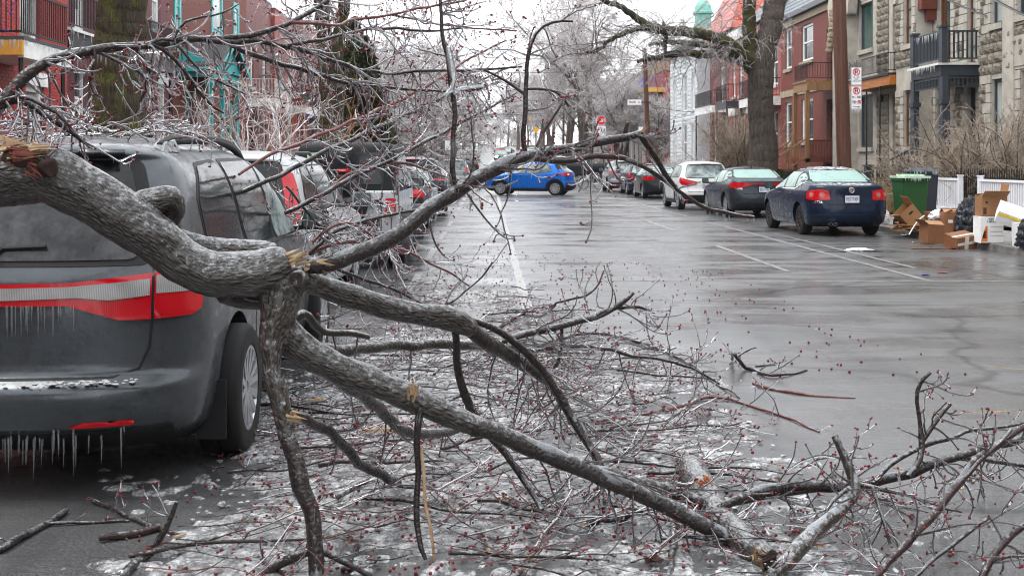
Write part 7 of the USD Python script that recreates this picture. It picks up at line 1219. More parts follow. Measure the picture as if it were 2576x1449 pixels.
# mossy trunks on the left
mt = thing('mossy_tree', 'thick mossy trunk standing right behind the minivan on the left', 'tree', (-5.05, 16.5, .1)); treepart(mt, 'trunk', [(296, 690, 16.5, 92), (294, 560, 16.5, 84), (290, 420, 16.5, 77), (290, 330, 16.5, 74), (296, 230, 16.5, 68), (302, 120, 16.5, 64), (309, 20, 16.5, 61), (320, -120, 16.5, 60)], 'mossy_bark', 90, .16); obj('burr', (jitter(trimesh.creation.icosphere(3, 1).vertices * [.16, .14, .13], .04, 3, 9) + P(252, 158, 16.4), trimesh.creation.icosphere(3, 1).faces), 'mossy_bark', mt, smooth=True, w=True)
m2 = thing('mossy_tree', 'second mossy tree on the left with forked trunk and drooping budded twigs', 'tree', (-5.0, 39, .1)); treepart(m2, 'trunk', [(838, 520, 39, 36), (836, 400, 39, 33), (834, 260, 39, 30), (832, 170, 39, 31), (834, 120, 39, 32)], 'mossy_bark', 20)
treepart(m2, 'limb', [(822, 140, 39, 21), (812, 60, 39, 19), (806, -40, 39, 18), (790, -260, 39, 14)], 'mossy_bark'); treepart(m2, 'limb', [(846, 140, 39, 17), (860, 60, 39, 15), (872, -60, 38.5, 14), (930, -260, 38, 11)], 'mossy_bark')
g = np.random.default_rng(71); st = np.array([P(800, -200, 39), P(860, -120, 38.6), P(900, -220, 38)]); N = 26; p0 = st[g.integers(0, 3, N)]; tg = np.column_stack([g.uniform(-6.5, 1.7, N), g.uniform(25, 41, N), g.uniform(7.0, 9.5, N)]); a = np.stack([p0 + (tg - p0) * s + np.array([0, 0, 1.2]) * 4 * s * (1 - s) * .5 for s in np.linspace(0, 1, 9)], 1); a[:, 1:-1] += g.normal(0, .15, a[:, 1:-1].shape)
b, _ = spawn(g, a, 13, .3, 1, .8, 2.4, 10, (.2, -3.2), .14); c, _ = spawn(g, b, 6, .25, 1, .6, 1.0, 8, (0, -2.6), .16); e, _ = spawn(g, c, 3, .2, 1, .7, .38, 5, (-.4, 1.2), .2)
obj('branches', MB().add(*tubes(a, .05 * np.linspace(1, .3, 9)[None] * np.ones((N, 1)), 6)).add(*tubes(b, .014 * np.linspace(1, .4, 10)[None] * np.ones((len(b), 1)), 4)), 'branch_bark', m2, smooth=True, kind='stuff', w=True)
obj('twigs', MB().add(*tubes(c, .0075 * np.linspace(1, .6, 8)[None] * np.ones((len(c), 1)))).add(*tubes(e, .005 * np.linspace(1, .6, 5)[None] * np.ones((len(e), 1)))), 'iced_twigs', m2, smooth=True, kind='stuff', w=True)
bd = MB(); ic0 = trimesh.creation.icosphere(0, 1.0)
ends = np.concatenate([e[:, -1], c[:, -1], c[:, 5]]); ends = ends[g.uniform(size=len(ends)) < .55]; s_ = g.uniform(.014, .024, len(ends)); vv = (ends[:, None] + s_[:, None, None] * np.array(ic0.vertices)[None]).reshape(-1, 3); ff = (np.arange(len(ends))[:, None, None] * 12 + np.array(ic0.faces)[None]).reshape(-1, 3); obj('buds', (vv, ff), 'bud', m2, kind='stuff', w=True)
# cedar
def sprays(t, c, R, h, n, seed, mat='cedar_leaf', size=.16, shape='cone', w=True):
    g = np.random.default_rng(seed); z = g.uniform(0, 1, n) ** (1.15 if shape == 'cone' else .8); rad = (R * (1 - z) ** .75 if shape == 'cone' else R * np.sqrt(np.maximum(1 - (z * 1.6 - .6) ** 2, .05))) * np.sqrt(g.uniform(.25, 1, n)); rad *= 1 + .35 * (meshkit.noise(np.column_stack([z * 6, z * 0, z * 0]), seed) - .5); a = g.uniform(0, 2 * PI, n); rad *= 1 + .3 * np.sin(a * 3 + z * 7); ctr = np.column_stack([np.cos(a) * rad, np.sin(a) * rad, z * h]) + c
    out = np.column_stack([np.cos(a), np.sin(a), g.uniform(-1.3, .2, n)]); out /= np.linalg.norm(out, axis=1, keepdims=True); side = np.cross(out, g.normal(0, 1, (n, 3))); side /= np.linalg.norm(side, axis=1, keepdims=True); s = size * g.uniform(.5, 1.3, n)[:, None]
    v = np.stack([ctr - side * s * .3, ctr + side * s * .3, ctr + out * s + side * s * .16, ctr + out * s * 1.25, ctr + out * s - side * s * .16], 1).reshape(-1, 3); f = (np.arange(n)[:, None, None] * 5 + np.array([[0, 1, 2], [0, 2, 4], [2, 3, 4]])[None]).reshape(-1, 3); obj('foliage', (v, f), mat, t, kind='stuff', w=w)
ct = thing('cedar', 'dark green cedar standing left of the far street behind the off-roader', 'tree', (-4.7, 47, .1)); obj('trunk', tube([[-4.7, 47, 0], [-4.68, 47, 3], [-4.7, 47, 6.2]], [.16, .11, .03], 10), 'grey_bark', ct, smooth=True, w=True); sprays(ct, np.array([-4.7, 47, .5]), 1.45, 6.0, 16000, 3)
ct = thing('cedar', 'slimmer olive cedar behind the mossy forked tree', 'tree', (-5.6, 52, .1)); obj('trunk', tube([[-5.6, 52, 0], [-5.6, 52, 6.6]], [.15, .03], 10), 'grey_bark', ct, smooth=True, w=True); sprays(ct, np.array([-5.6, 52, .5]), 1.3, 7.4, 11000, 4)
for k, (x, y, R, h, lb) in enumerate(((10.95, 45, .75, 1.15, 'low green juniper at the foot of the big old tree'), (12.5, 43.5, .8, 1.1, 'low green juniper beside the wooden porch steps'), (11.9, 44.5, .6, .9, 'small green juniper between the two larger ones'), (-4.6, 96, .9, 1.7, 'round olive evergreen by the far left pavement'))): s = thing('evergreen_shrub', lb, 'shrub', (x, y, .15)); obj('stem', tube([[x, y, .1], [x, y, .1 + h * .7]], [.05, .02], 6), 'grey_bark', s, w=True); sprays(s, np.array([x, y, .15]), R, h, 2600, 20 + k, size=.13, shape='dome')
# bare shrubs
def shrub(name, label, base, n, h, spread, seed, mat, r=.006, kids=5, bend=(.6, -.4), cat='shrub', base_r=.25, twr=.6, lean=(0, 0), wob=.13):
    g = np.random.default_rng(seed); t = thing(name, label, cat, base); a = g.uniform(0, 2 * PI, n); p = np.column_stack([np.cos(a) * base_r * g.uniform(0, 1, n), np.sin(a) * base_r * g.uniform(0, 1, n), np.zeros(n)]); d = np.column_stack([np.cos(a) * spread * g.uniform(.1, 1, n) + lean[0], np.sin(a) * spread * g.uniform(.1, 1, n) + lean[1], np.ones(n)]); d /= np.linalg.norm(d, axis=1, keepdims=True)
    A = walk(g, p, d, h * g.uniform(.55, 1.15, n), 10, bend, wob); B_, _ = spawn(g, A, kids, .25, 1, .55, h * .28, 6, (.3, -.3), .2); C, _ = spawn(g, B_, 3, .2, 1, .7, h * .11, 4, (0, -.3), .25)
    obj('stems', tubes(A, r * 1.9 * np.linspace(1, .45, 10)[None] * np.ones((n, 1)), 5), 'grey_bark' if mat == 'brown_iced_twigs' else mat, t, smooth=True, kind='stuff'); obj('twigs', MB().add(*tubes(B_, r * .8 * np.linspace(1, .6, 6)[None] * np.ones((len(B_), 1)))).add(*tubes(C, r * twr * np.linspace(1, .6, 4)[None] * np.ones((len(C), 1)))), mat, t, smooth=True, kind='stuff'); return t
shrub('bare_shrub', 'tall beige iced shrub in front of the big old tree', (10.95, 51, .2), 150, 3.3, .6, 81, 'brown_iced_twigs', .010, 7)
shrub('bare_shrub', 'spreading bare brown shrub over the iron fence, left one at the right edge', (12.3, 29.8, .2), 60, 2.5, 1.0, 82, 'brown_iced_twigs', .010, 9, wob=.2); shrub('bare_shrub', 'bare brown shrub at the right edge of the picture above the white fence', (13.0, 28.2, .2), 54, 2.6, .9, 83, 'brown_iced_twigs', .010, 9, wob=.2); shrub('bare_shrub', 'low twiggy hedge growing through the iron fence beside the dark bin', (11.9, 31.6, .2), 40, 2.2, 1.1, 84, 'brown_iced_twigs', .009, 9, wob=.2)
for k, (x, y, lb) in enumerate(((11.2, 62, 'grey-pink bare hedge clump in front of the banded brick house'), (11.3, 66.5, 'grey-pink bare hedge clump before the dark red house'), (11.2, 71, 'grey-pink bare hedge clump near the far brown pole'), (11.4, 76, 'grey-pink bare hedge clump before the painted corner house'))): shrub('bare_hedge', lb, (x, y, .2), 70, 1.5, .8, 90 + k, 'iced_twigs', .007, 5, base_r=1.0)
shrub('red_twig_shrub', 'orange-stemmed iced shrub fanning out behind the cars on the left', (-4.15, 27.5, .2), 24, 3.2, 1.2, 86, 'orange_twigs', .008, 4, bend=(.8, -1.3), base_r=.5); shrub('red_twig_shrub', 'iced shrub with long pale arching twigs in front of the teal porch', (-4.7, 32.5, .2), 22, 3.4, 1.3, 87, 'iced_twigs', .008, 5, bend=(.8, -1.5), base_r=.5)
shrub('small_bare_tree', 'small bare tree whose iced twigs hang over the boxy off-roader', (-4.6, 23.0, .2), 16, 4.2, .9, 88, 'iced_twigs', .012, 9, bend=(.6, -1.4), wob=.2, cat='tree'); shrub('dry_grass', 'clump of dry straw-coloured stalks beside the green bin', (11.0, 32.4, .2), 70, 1.0, .3, 89, 'dry_stalks', .004, 1, base_r=.25, cat='plant')
# ---------------------------------------------------------------- the broken limb and the branches
def limb_mesh(p, r, n=14, knob=.10, seed=0):
    v, f = tube(p, r * (1 + knob * 2 * (meshkit.noise(p * 22, seed) - .5)), n); c = np.repeat(p, n, 0); c = np.vstack([c, p[0], p[-1]]); d = v - c
    return c + d * (1 + 2 * knob * (meshkit.noise(v * 24, seed + 3)[:, None] - .5)), f
class Twigs:
    """Collects twigs, their buds, and the ice that hangs under them."""
    def __init__(s, seed): s.g = np.random.default_rng(seed); s.tw = []; s.bud = MB(); s.ice = MB(); s.drip = MB(); s.BS = trimesh.creation.icosphere(0, 1.0)
    def grow(s, p, d, L, r, up=.5, sag=.5, kids=.5, buds=1.0, m=None, ice=True, seg=7, lvl=0, budr=.0058):
        g = s.g; d = unit(d); pts = [np.array(p, float)]; h = L / seg
        w = g.normal(0, .12, 3)
        for k in range(seg):
            t = (k + 1) / seg; d = unit(d + np.array([0, 0, (-sag * (1 - t) + up * t * t * 1.6)]) * .30 + w * .5 + g.normal(0, .14, 3)); pts.append(pts[-1] + d * h)
        pts = np.array(pts); rr = np.linspace(r, max(r * .45, .0014), len(pts)); top = m is None; m = MB() if top else m
        m.tube(pts, rr, 4 if lvl == 0 else 3, cap=False)
        if ice: s.ice.add(*tube(pts - [0, 0, 1] * (rr * .75)[:, None], rr * .95 + .0018, 3, False)); n = int(L / .055); q = np.sort(g.uniform(0, 1, n)) * seg
        if ice:
            for a in q:
                i = min(int(a), seg - 1); b = pts[i] + (pts[i + 1] - pts[i]) * (a - i) - [0, 0, rr[i] * 1.4]; l = abs(g.normal(.012, .008)) + .005
                s.drip.add(*tube([b, b - [0, 0, l]], [.0026, .0006], 3, False))
        if kids and lvl < 2:
            for k in range(g.poisson(kids * L / .10)):
                i = int(g.integers(1, seg)); t = pts[i + 1] - pts[i]; side = unit(np.cross(t, g.normal(0, 1, 3))); s.grow(pts[i], unit(t) * .8 + side * .9, L * g.uniform(.22, .5), rr[i] * .75, up, sag, kids * .5, buds, m, ice, 5, lvl + 1, budr)
        if buds:
            e = pts[-1]; k = 1 + int(g.poisson(.8 * buds))
            for j in range(k): s.put_bud(e + g.normal(0, budr * .9, 3) * (j > 0), budr * g.uniform(.75, 1.15))
            for j in range(g.poisson(.7 * buds * L / .15)):
                i = int(g.integers(1, seg)); s.put_bud(pts[i] + g.normal(0, .006, 3) + [0, 0, .004], budr * g.uniform(.6, .95))
        if top: s.tw.append(m)
        return pts
    def put_bud(s, c, r): s.bud.add(s.BS.vertices * r * s.g.uniform(.85, 1.15, 3) + c, s.BS.faces)
    def along(s, p, r, n, L, a=0.0, b=1.0, spread=1.0, down=.15, **k):
        g = s.g; T = np.gradient(p, axis=0)
        for _ in range(n):
            i = int(np.clip(g.uniform(a, b) * (len(p) - 1), 0, len(p) - 1)); t = unit(T[i]); side = unit(np.cross(t, g.normal(0, 1, 3)))
            s.grow(p[i] + side * r[i] * .8, t * .55 + side * spread - [0, 0, down], L * g.uniform(.5, 1.35), min(max(r[i] * .36, .0018), .0038), **k)
    def done(s, t, mat='twig_bark', limit=120):
        big = sorted(s.tw, key=lambda m: -m.n)
        for m in big[:limit]: obj('twig', m, mat, t, smooth=True, w=True)
        if big[limit:]:
            a = MB()
            for m in big[limit:]: a.add(*m.get())
            obj('more_twigs', a, mat, t, smooth=True, kind='stuff', w=True)
        for nm, m, mt in (('buds', s.bud, 'bud'), ('twig_ice', s.ice, 'ice'), ('ice_drops', s.drip, 'ice')):
            if not m.empty(): obj(nm, m, mt, t, smooth=True, kind='stuff', w=True)
def under_ice(t, p, r, seed=0, icic=True, lo=.012, hi=.05, every=.035, name='icicles', crust=True):
    """Clear ice along the underside and top of a branch, and icicles below it."""
    g = np.random.default_rng(seed); m = MB()
    if crust:
        q = p + np.column_stack([np.zeros(len(p)), np.zeros(len(p)), r * .2]); w = r * (.66 + .8 * np.maximum(meshkit.noise(p * 11, seed) - .5, 0) ** .7); m.add(*tube(q, w, 9)); obj('ice_crust', m, 'ice', t, smooth=True, w=True)
    if icic:
        m = MB(); L = np.linalg.norm(np.diff(p, axis=0), axis=1).sum()
        for a in g.uniform(0, 1, int(L / every)) * (len(p) - 1):
            i = min(int(a), len(p) - 2); b = p[i] + (p[i + 1] - p[i]) * (a - i) - [0, 0, r[i] * .9]; l = g.uniform(lo, hi); m.add(*tube([b, b - [0, 0, l * .5], b - [0, 0, l]], [.0032, .0025, .0006], 4, False))
        obj(name, m, 'ice', t, smooth=True, kind='stuff', w=True)
def splinters(t, c, d, n, L, R, seed=0, mat='fresh_wood', name='splintered_wood'):
    """Torn fibres: thin wedges that stand out of a break."""
    g = np.random.default_rng(seed); m = MB(); d = unit(d)
    for _ in range(n):
        o = np.array(c) + g.normal(0, R * .5, 3); e = unit(d + g.normal(0, .16, 3)); l = L * g.uniform(.3, .9); w = R * g.uniform(.35, .75); a, b = bar(o - e * L * .4, o + e * l, w, w * .4, up=g.normal(0, 1, 3)); a[4:] = a[4:].mean(0) + (a[4:] - a[4:].mean(0)) * .15; m.add(a, b)
    return obj(name, m, mat, t, w=True)
WOOD = {}
def welded(ways, edge=.013, ridge=.0045, seed=0):
    """One continuous skin round several thick branches, with bark ridges."""
    M = manifold3d.Manifold()
    for p, r in ways:
        v, f = tube(p, r, 22); k = manifold3d.Manifold(manifold3d.Mesh(v.astype(np.float32), f.astype(np.uint32)))
        if k.volume() < 0: k = manifold3d.Manifold(manifold3d.Mesh(v.astype(np.float32), f[:, ::-1].copy().astype(np.uint32)))
        M = M + k
    mm = M.refine_to_length(edge).to_mesh(); tm = trimesh.Trimesh(np.array(mm.vert_properties[:, :3], float), np.array(mm.tri_verts), process=True); tm.merge_vertices()
    trimesh.smoothing.filter_taubin(tm, iterations=24); v = np.array(tm.vertices); n = np.array(tm.vertex_normals)
    a = ways[0][0]; ax = np.vstack([w[0] for w in ways]); tn = np.vstack([np.gradient(w[0], axis=0) for w in ways]); tn /= np.linalg.norm(tn, axis=1, keepdims=True)
    from scipy.spatial import cKDTree
    i = cKDTree(ax).query(v)[1]; T = tn[i]; U = np.vstack([frames(w[0])[1] for w in ways])[i]
    sc = []; off = 0.0                                                # run of the wood along each branch
    for p, r in ways: L = np.r_[0, np.cumsum(np.linalg.norm(np.diff(p, axis=0), axis=1))] + off; sc.append(L); off = L[-1] + 3.0
    sc = np.concatenate(sc); d = v - ax[i]; al = sc[i] + np.sum(d * T, 1); d = d - T * np.sum(d * T, 1)[:, None]
    wood = np.stack([np.sum(d * U, 1), np.sum(d * np.cross(T, U), 1), al * .36], 1)   # the pattern is drawn out along the wood
    h = 1 - np.abs(meshkit.fbm(wood * 60, 4, seed) - .5) * 2; big = meshkit.fbm(v * 9, 3, seed + 9) - .5
    WOOD['last'] = wood
    return v + n * (ridge * (h - .8) * 1.5 + .020 * big)[:, None], np.array(tm.faces)
def wood_coord(prim):
    UsdGeom.PrimvarsAPI(prim).CreatePrimvar('wood', Sdf.ValueTypeNames.Float3Array, 'vertex').Set(Vt.Vec3fArray.FromNumpy(WOOD['last'].astype(np.float32)))
# the limb itself
A = way([(-90, 452, 4.62, 84), (0, 440, 4.6, 82), (100, 436, 4.6, 76), (200, 478, 4.62, 70), (290, 533, 4.64, 67), (390, 600, 4.66, 61), (470, 662, 4.68, 57), (550, 692, 4.70, 59), (630, 690, 4.72, 58), (690, 680, 4.75, 58), (722, 672, 4.77, 50)], 70)
B1 = way([(335, 535, 4.68, 44), (385, 508, 4.70, 36), (425, 500, 4.72, 32), (440, 522, 4.74, 27), (428, 560, 4.76, 22), (440, 592, 4.78, 23), (500, 618, 4.80, 27), (590, 630, 4.82, 27), (660, 632, 4.82, 24), (696, 630, 4.82, 17)], 44)
C1 = way([(712, 668, 4.77, 50), (708, 720, 4.76, 58), (700, 790, 4.72, 46), (684, 855, 4.68, 34), (684, 930, 4.64, 23), (702, 1000, 4.61, 24), (712, 1050, 4.60, 22), (724, 1105, 4.58, 21)], 44)
D1 = way([(700, 820, 4.73, 44), (760, 880, 4.75, 41), (850, 925, 4.77, 37), (950, 965, 4.78, 35), (1030, 998, 4.79, 36), (1062, 1012, 4.79, 30), (1150, 1052, 4.8, 29), (1210, 1075, 4.81, 25)], 50)
F1 = way([(735, 705, 4.78, 38), (785, 715, 4.84, 27), (850, 735, 4.9, 30), (950, 765, 5.0, 29), (1050, 790, 5.1, 27), (1130, 802, 5.18, 31), (1175, 820, 5.22, 27), (1190, 832, 5.24, 20)], 50)
S1 = way([(560, 735, 4.74, 26), (620, 752, 4.80, 25), (668, 760, 4.80, 22)], 12)
limb = thing('fallen_limb', 'thick grey iced limb broken across the road and leaning past the minivan\'s tail', 'fallen limb', (A[0][35][0], 4.7, 0))
lg = obj('log', welded([A, B1, C1, D1, F1, S1], seed=3), 'log_bark', limb, smooth=True, w=True); wood_coord(lg)
sp_ = lambda x, y, Y: P(x, y, Y)
splinters(limb, sp_(35, 372, 4.52), (.9, 0, .12), 26, .10, .035, 1); splinters(limb, sp_(95, 372, 4.50), (.9, .0, -.05), 20, .07, .03, 2); splinters(limb, sp_(50, 395, 4.50), (.9, 0, -.1), 22, .10, .035, 3, 'dark_red_wood'); splinters(limb, sp_(85, 430, 4.48), (.8, 0, -.3), 12, .05, .03, 4, 'dark_red_wood')
obj('hollow', (jitter(trimesh.creation.icosphere(3, 1).vertices * [.075, .02, .036], .012, 2, 14) + sp_(45, 408, 4.49), trimesh.creation.icosphere(3, 1).faces), plain('rotten_wood', (.02, .009, .006), rough=.8, var=.5, scale=30, bump=.004), limb, smooth=True, w=True)
obj('knot', (jitter(trimesh.creation.icosphere(3, 1).vertices * [.040, .024, .034], .016, 4, 26) + sp_(124, 424, 4.49), trimesh.creation.icosphere(3, 1).faces), 'rotten_wood', limb, smooth=True, w=True)
splinters(limb, sp_(745, 650, 4.72), (.75, 0, .35), 18, .07, .03, 5); splinters(limb, sp_(800, 668, 4.78), (.9, .1, -.02), 16, .06, .025, 6); splinters(limb, sp_(820, 650, 4.8), (.95, .1, .25), 8, .07, .018, 7, 'branch_bark')
kn = lathe([(0, .010), (.016, .012), (.024, .020), (.034, .012), (.038, -.02), (0, -.03)], 16); obj('knot', (jitter(np.stack([kn[0][:, 0], -kn[0][:, 2], kn[0][:, 1]], 1), .006, 8, 25) + sp_(750, 702, 4.71), kn[1]), 'log_bark', limb, smooth=True, w=True)
splinters(limb, sp_(1040, 985, 4.74), (.1, -.2, 1), 14, .045, .022, 8); splinters(limb, sp_(740, 1050, 4.55), (.9, 0, -.2), 12, .05, .016, 9)
BR = {}
def branch(t, key, pts, mat='branch_bark', n=10, knob=.055, ice=True, icic=False, seed=0, name='branch', bump=.02, every=.05):
    p, r = way(pts, bump=bump, seed=seed + len(BR)); BR[key] = (p, r); obj(name, limb_mesh(p, r, n, knob, len(BR)), mat, t, smooth=True, w=True)
    if ice: under_ice(t, p, r, len(BR), icic, every=every)
    return p, r
bb = lambda *a, **k: branch(limb, *a, **k); thin = lambda f, q: [(x, y, Y, r * f) for x, y, Y, r in q]
bb('C', [(722, 1095, 4.58, 21), (757, 1211, 4.54, 23), (785, 1317, 4.50, 20), (800, 1449, 4.45, 20), (806, 1530, 4.40, 18)], n=16)
bb('D', [(1190, 1068, 4.805, 26), (1250, 1085, 4.81, 24), (1350, 1130, 4.82, 23), (1500, 1195, 4.84, 21), (1650, 1260, 4.84, 21), (1780, 1325, 4.82, 20), (1862, 1372, 4.78, 16)], n=16)
bb('D2', [(1230, 1092, 4.9, 12), (1400, 1150, 4.98, 15), (1500, 1185, 5.02, 16), (1600, 1212, 5.06, 17), (1700, 1240, 5.1, 17), (1768, 1268, 5.1, 16)], n=12)
bb('E', [(775, 668, 4.79, 20), (830, 665, 4.83, 20), (900, 640, 4.9, 21), (1000, 590, 5.0, 21), (1080, 528, 5.08, 19), (1150, 480, 5.16, 19), (1250, 425, 5.28, 18), (1320, 396, 5.36, 16), (1400, 380, 5.44, 13), (1500, 358, 5.52, 11), (1575, 342, 5.6, 10), (1614, 336, 5.64, 8)], n=16, icic=True)
bb('E2', [(1318, 398, 5.36, 9), (1400, 406, 5.4, 8), (1500, 393, 5.5, 8), (1560, 396, 5.6, 7), (1620, 420, 5.7, 6), (1665, 450, 5.8, 6), (1720, 490, 5.9, 5), (1800, 530, 6.0, 5), (1897, 550, 6.1, 4)], 'twig_bark', 8, icic=True)
bb('E3', [(1608, 335, 5.64, 9), (1640, 385, 5.7, 8), (1668, 425, 5.75, 7), (1700, 470, 5.8, 5)], n=8)
bb('E4', thin(.72, [(1152, 476, 5.16, 10), (1136, 430, 5.16, 10), (1143, 350, 5.17, 9), (1140, 250, 5.18, 9), (1128, 180, 5.2, 8), (1115, 90, 5.22, 7), (1106, -20, 5.25, 6)]), n=8)
bb('E5', thin(.72, [(1320, 392, 5.36, 9), (1317, 330, 5.36, 9), (1326, 200, 5.37, 8), (1332, 120, 5.38, 7), (1346, 82, 5.38, 6), (1380, 60, 5.4, 5), (1445, 53, 5.42, 4)]), n=8)
bb('E6', thin(.72, [(1322, 240, 5.37, 6), (1260, 200, 5.34, 5), (1215, 172, 5.3, 4)]), 'twig_bark', 7); bb('E7', thin(.72, [(1325, 226, 5.37, 5), (1385, 226, 5.4, 5), (1432, 268, 5.42, 4)]), 'twig_bark', 7); bb('E8', thin(.72, [(1345, 385, 5.38, 5), (1385, 300, 5.42, 5), (1432, 232, 5.44, 4)]), 'twig_bark', 7); bb('E9', [(1570, 338, 5.6, 6), (1577, 308, 5.6, 5)], 'twig_bark', 7, ice=False)
splinters(limb, sp_(1620, 326, 5.63), (.85, 0, .7), 10, .05, .008, 11)
bb('F', [(1180, 826, 5.23, 22), (1250, 875, 5.4, 19), (1320, 920, 5.6, 17), (1380, 960, 5.8, 13), (1412, 1010, 5.9, 10), (1440, 1062, 6.0, 7)], n=12)
bb('F2', [(1172, 800, 5.25, 7), (1250, 835, 5.4, 9), (1330, 890, 5.5, 10), (1380, 950, 5.55, 11), (1420, 1020, 5.55, 12), (1470, 1100, 5.5, 11), (1510, 1180, 5.42, 10), (1516, 1275, 5.3, 9)], n=9)
bb('F3', [(1142, 826, 5.2, 9), (1150, 900, 5.3, 10), (1160, 960, 5.36, 11), (1190, 1040, 5.4, 12), (1260, 1120, 5.4, 10), (1300, 1180, 5.38, 9), (1362, 1285, 5.2, 7)], n=8)
bb('G', [(745, 862, 5.0, 20), (800, 878, 5.3, 18), (900, 880, 5.6, 15), (1000, 870, 5.9, 13), (1120, 865, 6.2, 13), (1250, 872, 6.6, 12), (1330, 880, 6.9, 9), (1450, 870, 7.3, 6), (1600, 895, 7.7, 4), (1750, 930, 8.0, 3), (1812, 968, 8.0, 2.5)], n=10)
bb('G2', [(1235, 872, 6.6, 8), (1330, 840, 6.8, 9), (1430, 815, 7.0, 9), (1500, 795, 7.1, 8), (1560, 765, 7.2, 7), (1598, 735, 7.2, 4)], n=8); bb('G3', [(1500, 795, 7.1, 6), (1580, 770, 7.25, 5), (1648, 786, 7.3, 3)], 'twig_bark', 7); bb('G4', [(1412, 820, 7.0, 5), (1412, 870, 7.0, 5), (1398, 925, 7.1, 4)], n=7)
bb('H', [(738, 806, 4.9, 11), (768, 788, 4.95, 12), (790, 812, 5.0, 11), (812, 832, 5.05, 10), (870, 838, 5.15, 9), (930, 846, 5.25, 7)], 'log_bark', 9); bb('I', [(735, 1050, 4.62, 12), (800, 1070, 4.8, 14), (860, 1120, 5.0, 13), (900, 1165, 5.15, 13), (960, 1195, 5.35, 12), (1002, 1212, 5.6, 10)], n=10)
bb('J', [(836, 950, 4.9, 18), (900, 990, 5.2, 16), (960, 1035, 5.5, 15), (1020, 1085, 5.8, 14), (1090, 1092, 6.1, 12), (1150, 1080, 6.4, 9)], n=10); bb('K', [(1056, 1022, 4.76, 11), (1050, 1100, 4.75, 9), (1050, 1200, 4.74, 8), (1048, 1300, 4.72, 8), (1062, 1380, 4.68, 7), (1076, 1412, 4.66, 5)], n=8)
obj('split_strip', limb_mesh(*way([(1060, 1120, 4.72, 3), (1066, 1190, 4.71, 4), (1070, 1270, 4.70, 4), (1084, 1330, 4.68, 4), (1092, 1410, 4.66, 3)]), 6), 'fresh_wood', limb, smooth=True, w=True)
obj('ice_curl', limb_mesh(*way([(1128, 120, 5.15, 7), (1135, 165, 5.15, 9), (1142, 200, 5.15, 8), (1120, 245, 5.12, 6)]), 8, .25), 'ice', limb, smooth=True, w=True); obj('ice_curl', limb_mesh(*way([(1215, 218, 5.14, 4), (1165, 222, 5.15, 5), (1140, 235, 5.15, 7)]), 8, .2), 'ice', limb, smooth=True, w=True)
T = Twigs(21)
for k, n, L, kw in (('E4', 9, .26, {}), ('E5', 7, .20, {}), ('E6', 4, .16, {}), ('E7', 4, .14, {}), ('E', 22, .36, dict(down=.5)), ('E2', 5, .10, dict(kids=.2)), ('F', 14, .40, dict(down=.4)), ('F2', 12, .34, {}), ('G', 34, .42, dict(down=.3)), ('G2', 18, .34, {}), ('G3', 7, .25, {}), ('D', 12, .34, dict(down=.5)), ('D2', 10, .4, {}), ('J', 10, .34, {}), ('I', 6, .25, {}), ('F3', 10, .3, {}), ('H', 5, .3, {})):
    T.along(*BR[k], n, L, a=.25, **kw)
T.done(limb)
# the arching branch that hangs in from the left
arch = thing('arching_branch', 'long dark branch arching across the upper left, its underside fringed with icicles', 'branch', (-1.8, 4.8, 1.8))
def ba(k, pts, *a, **kw): return branch(arch, k, [(x, y, Y, r * .8) for x, y, Y, r in pts], *a, **kw)
ba('a', [(-60, 330, 4.6, 24), (-20, 288, 4.62, 24), (12, 255, 4.64, 23), (60, 195, 4.66, 20), (110, 160, 4.70, 17), (180, 138, 4.75, 15), (240, 125, 4.8, 15), (330, 118, 4.9, 13), (420, 108, 5.0, 12), (500, 98, 5.1, 11), (560, 95, 5.2, 10), (640, 86, 5.3, 9), (720, 65, 5.4, 8), (772, 35, 5.5, 8), (840, -10, 5.6, 7)], n=14, icic=True, every=.022)
ba('b', [(520, 104, 5.12, 8), (580, 106, 5.2, 9), (640, 106, 5.3, 8), (720, 118, 5.4, 8), (800, 140, 5.6, 7), (870, 165, 5.8, 7), (950, 185, 6.0, 6), (1050, 180, 6.2, 5), (1140, 178, 6.4, 5), (1240, 175, 6.6, 4), (1312, 165, 6.7, 3)], n=10, icic=True, every=.03)
ba('c', [(560, 100, 5.2, 7), (640, 142, 5.3, 8), (720, 165, 5.5, 8), (800, 190, 5.7, 7), (880, 212, 5.9, 6), (960, 221, 6.1, 5), (1060, 226, 6.3, 4), (1180, 228, 6.6, 4), (1262, 200, 6.7, 3)], n=9, icic=True, every=.03)
ba('d', [(725, 118, 5.4, 6), (800, 102, 5.5, 6), (890, 84, 5.7, 5), (960, 70, 5.9, 5), (1060, 75, 6.1, 4), (1180, 68, 6.3, 3)], 'twig_bark', 8, icic=True)
ba('e', [(730, 60, 5.4, 6), (820, 62, 5.5, 5), (900, 52, 5.7, 5), (990, 36, 5.8, 4), (1100, 14, 6, 4), (1200, -8, 6.2, 3)], 'red_twig_bark', 7, icic=True); ba('e2', [(985, 38, 5.8, 4), (1080, 58, 6, 3), (1180, 72, 6.2, 3), (1300, 78, 6.4, 2.5)], 'red_twig_bark', 6)
ba('f', [(-20, 280, 4.6, 12), (40, 256, 4.62, 10), (100, 282, 4.64, 10), (150, 312, 4.66, 8), (200, 352, 4.7, 6), (240, 372, 4.75, 4)], n=9, icic=True); ba('g', [(-20, 262, 4.6, 9), (60, 248, 4.6, 8), (110, 268, 4.6, 7), (150, 290, 4.6, 6), (185, 335, 4.6, 5)], n=8, icic=True)
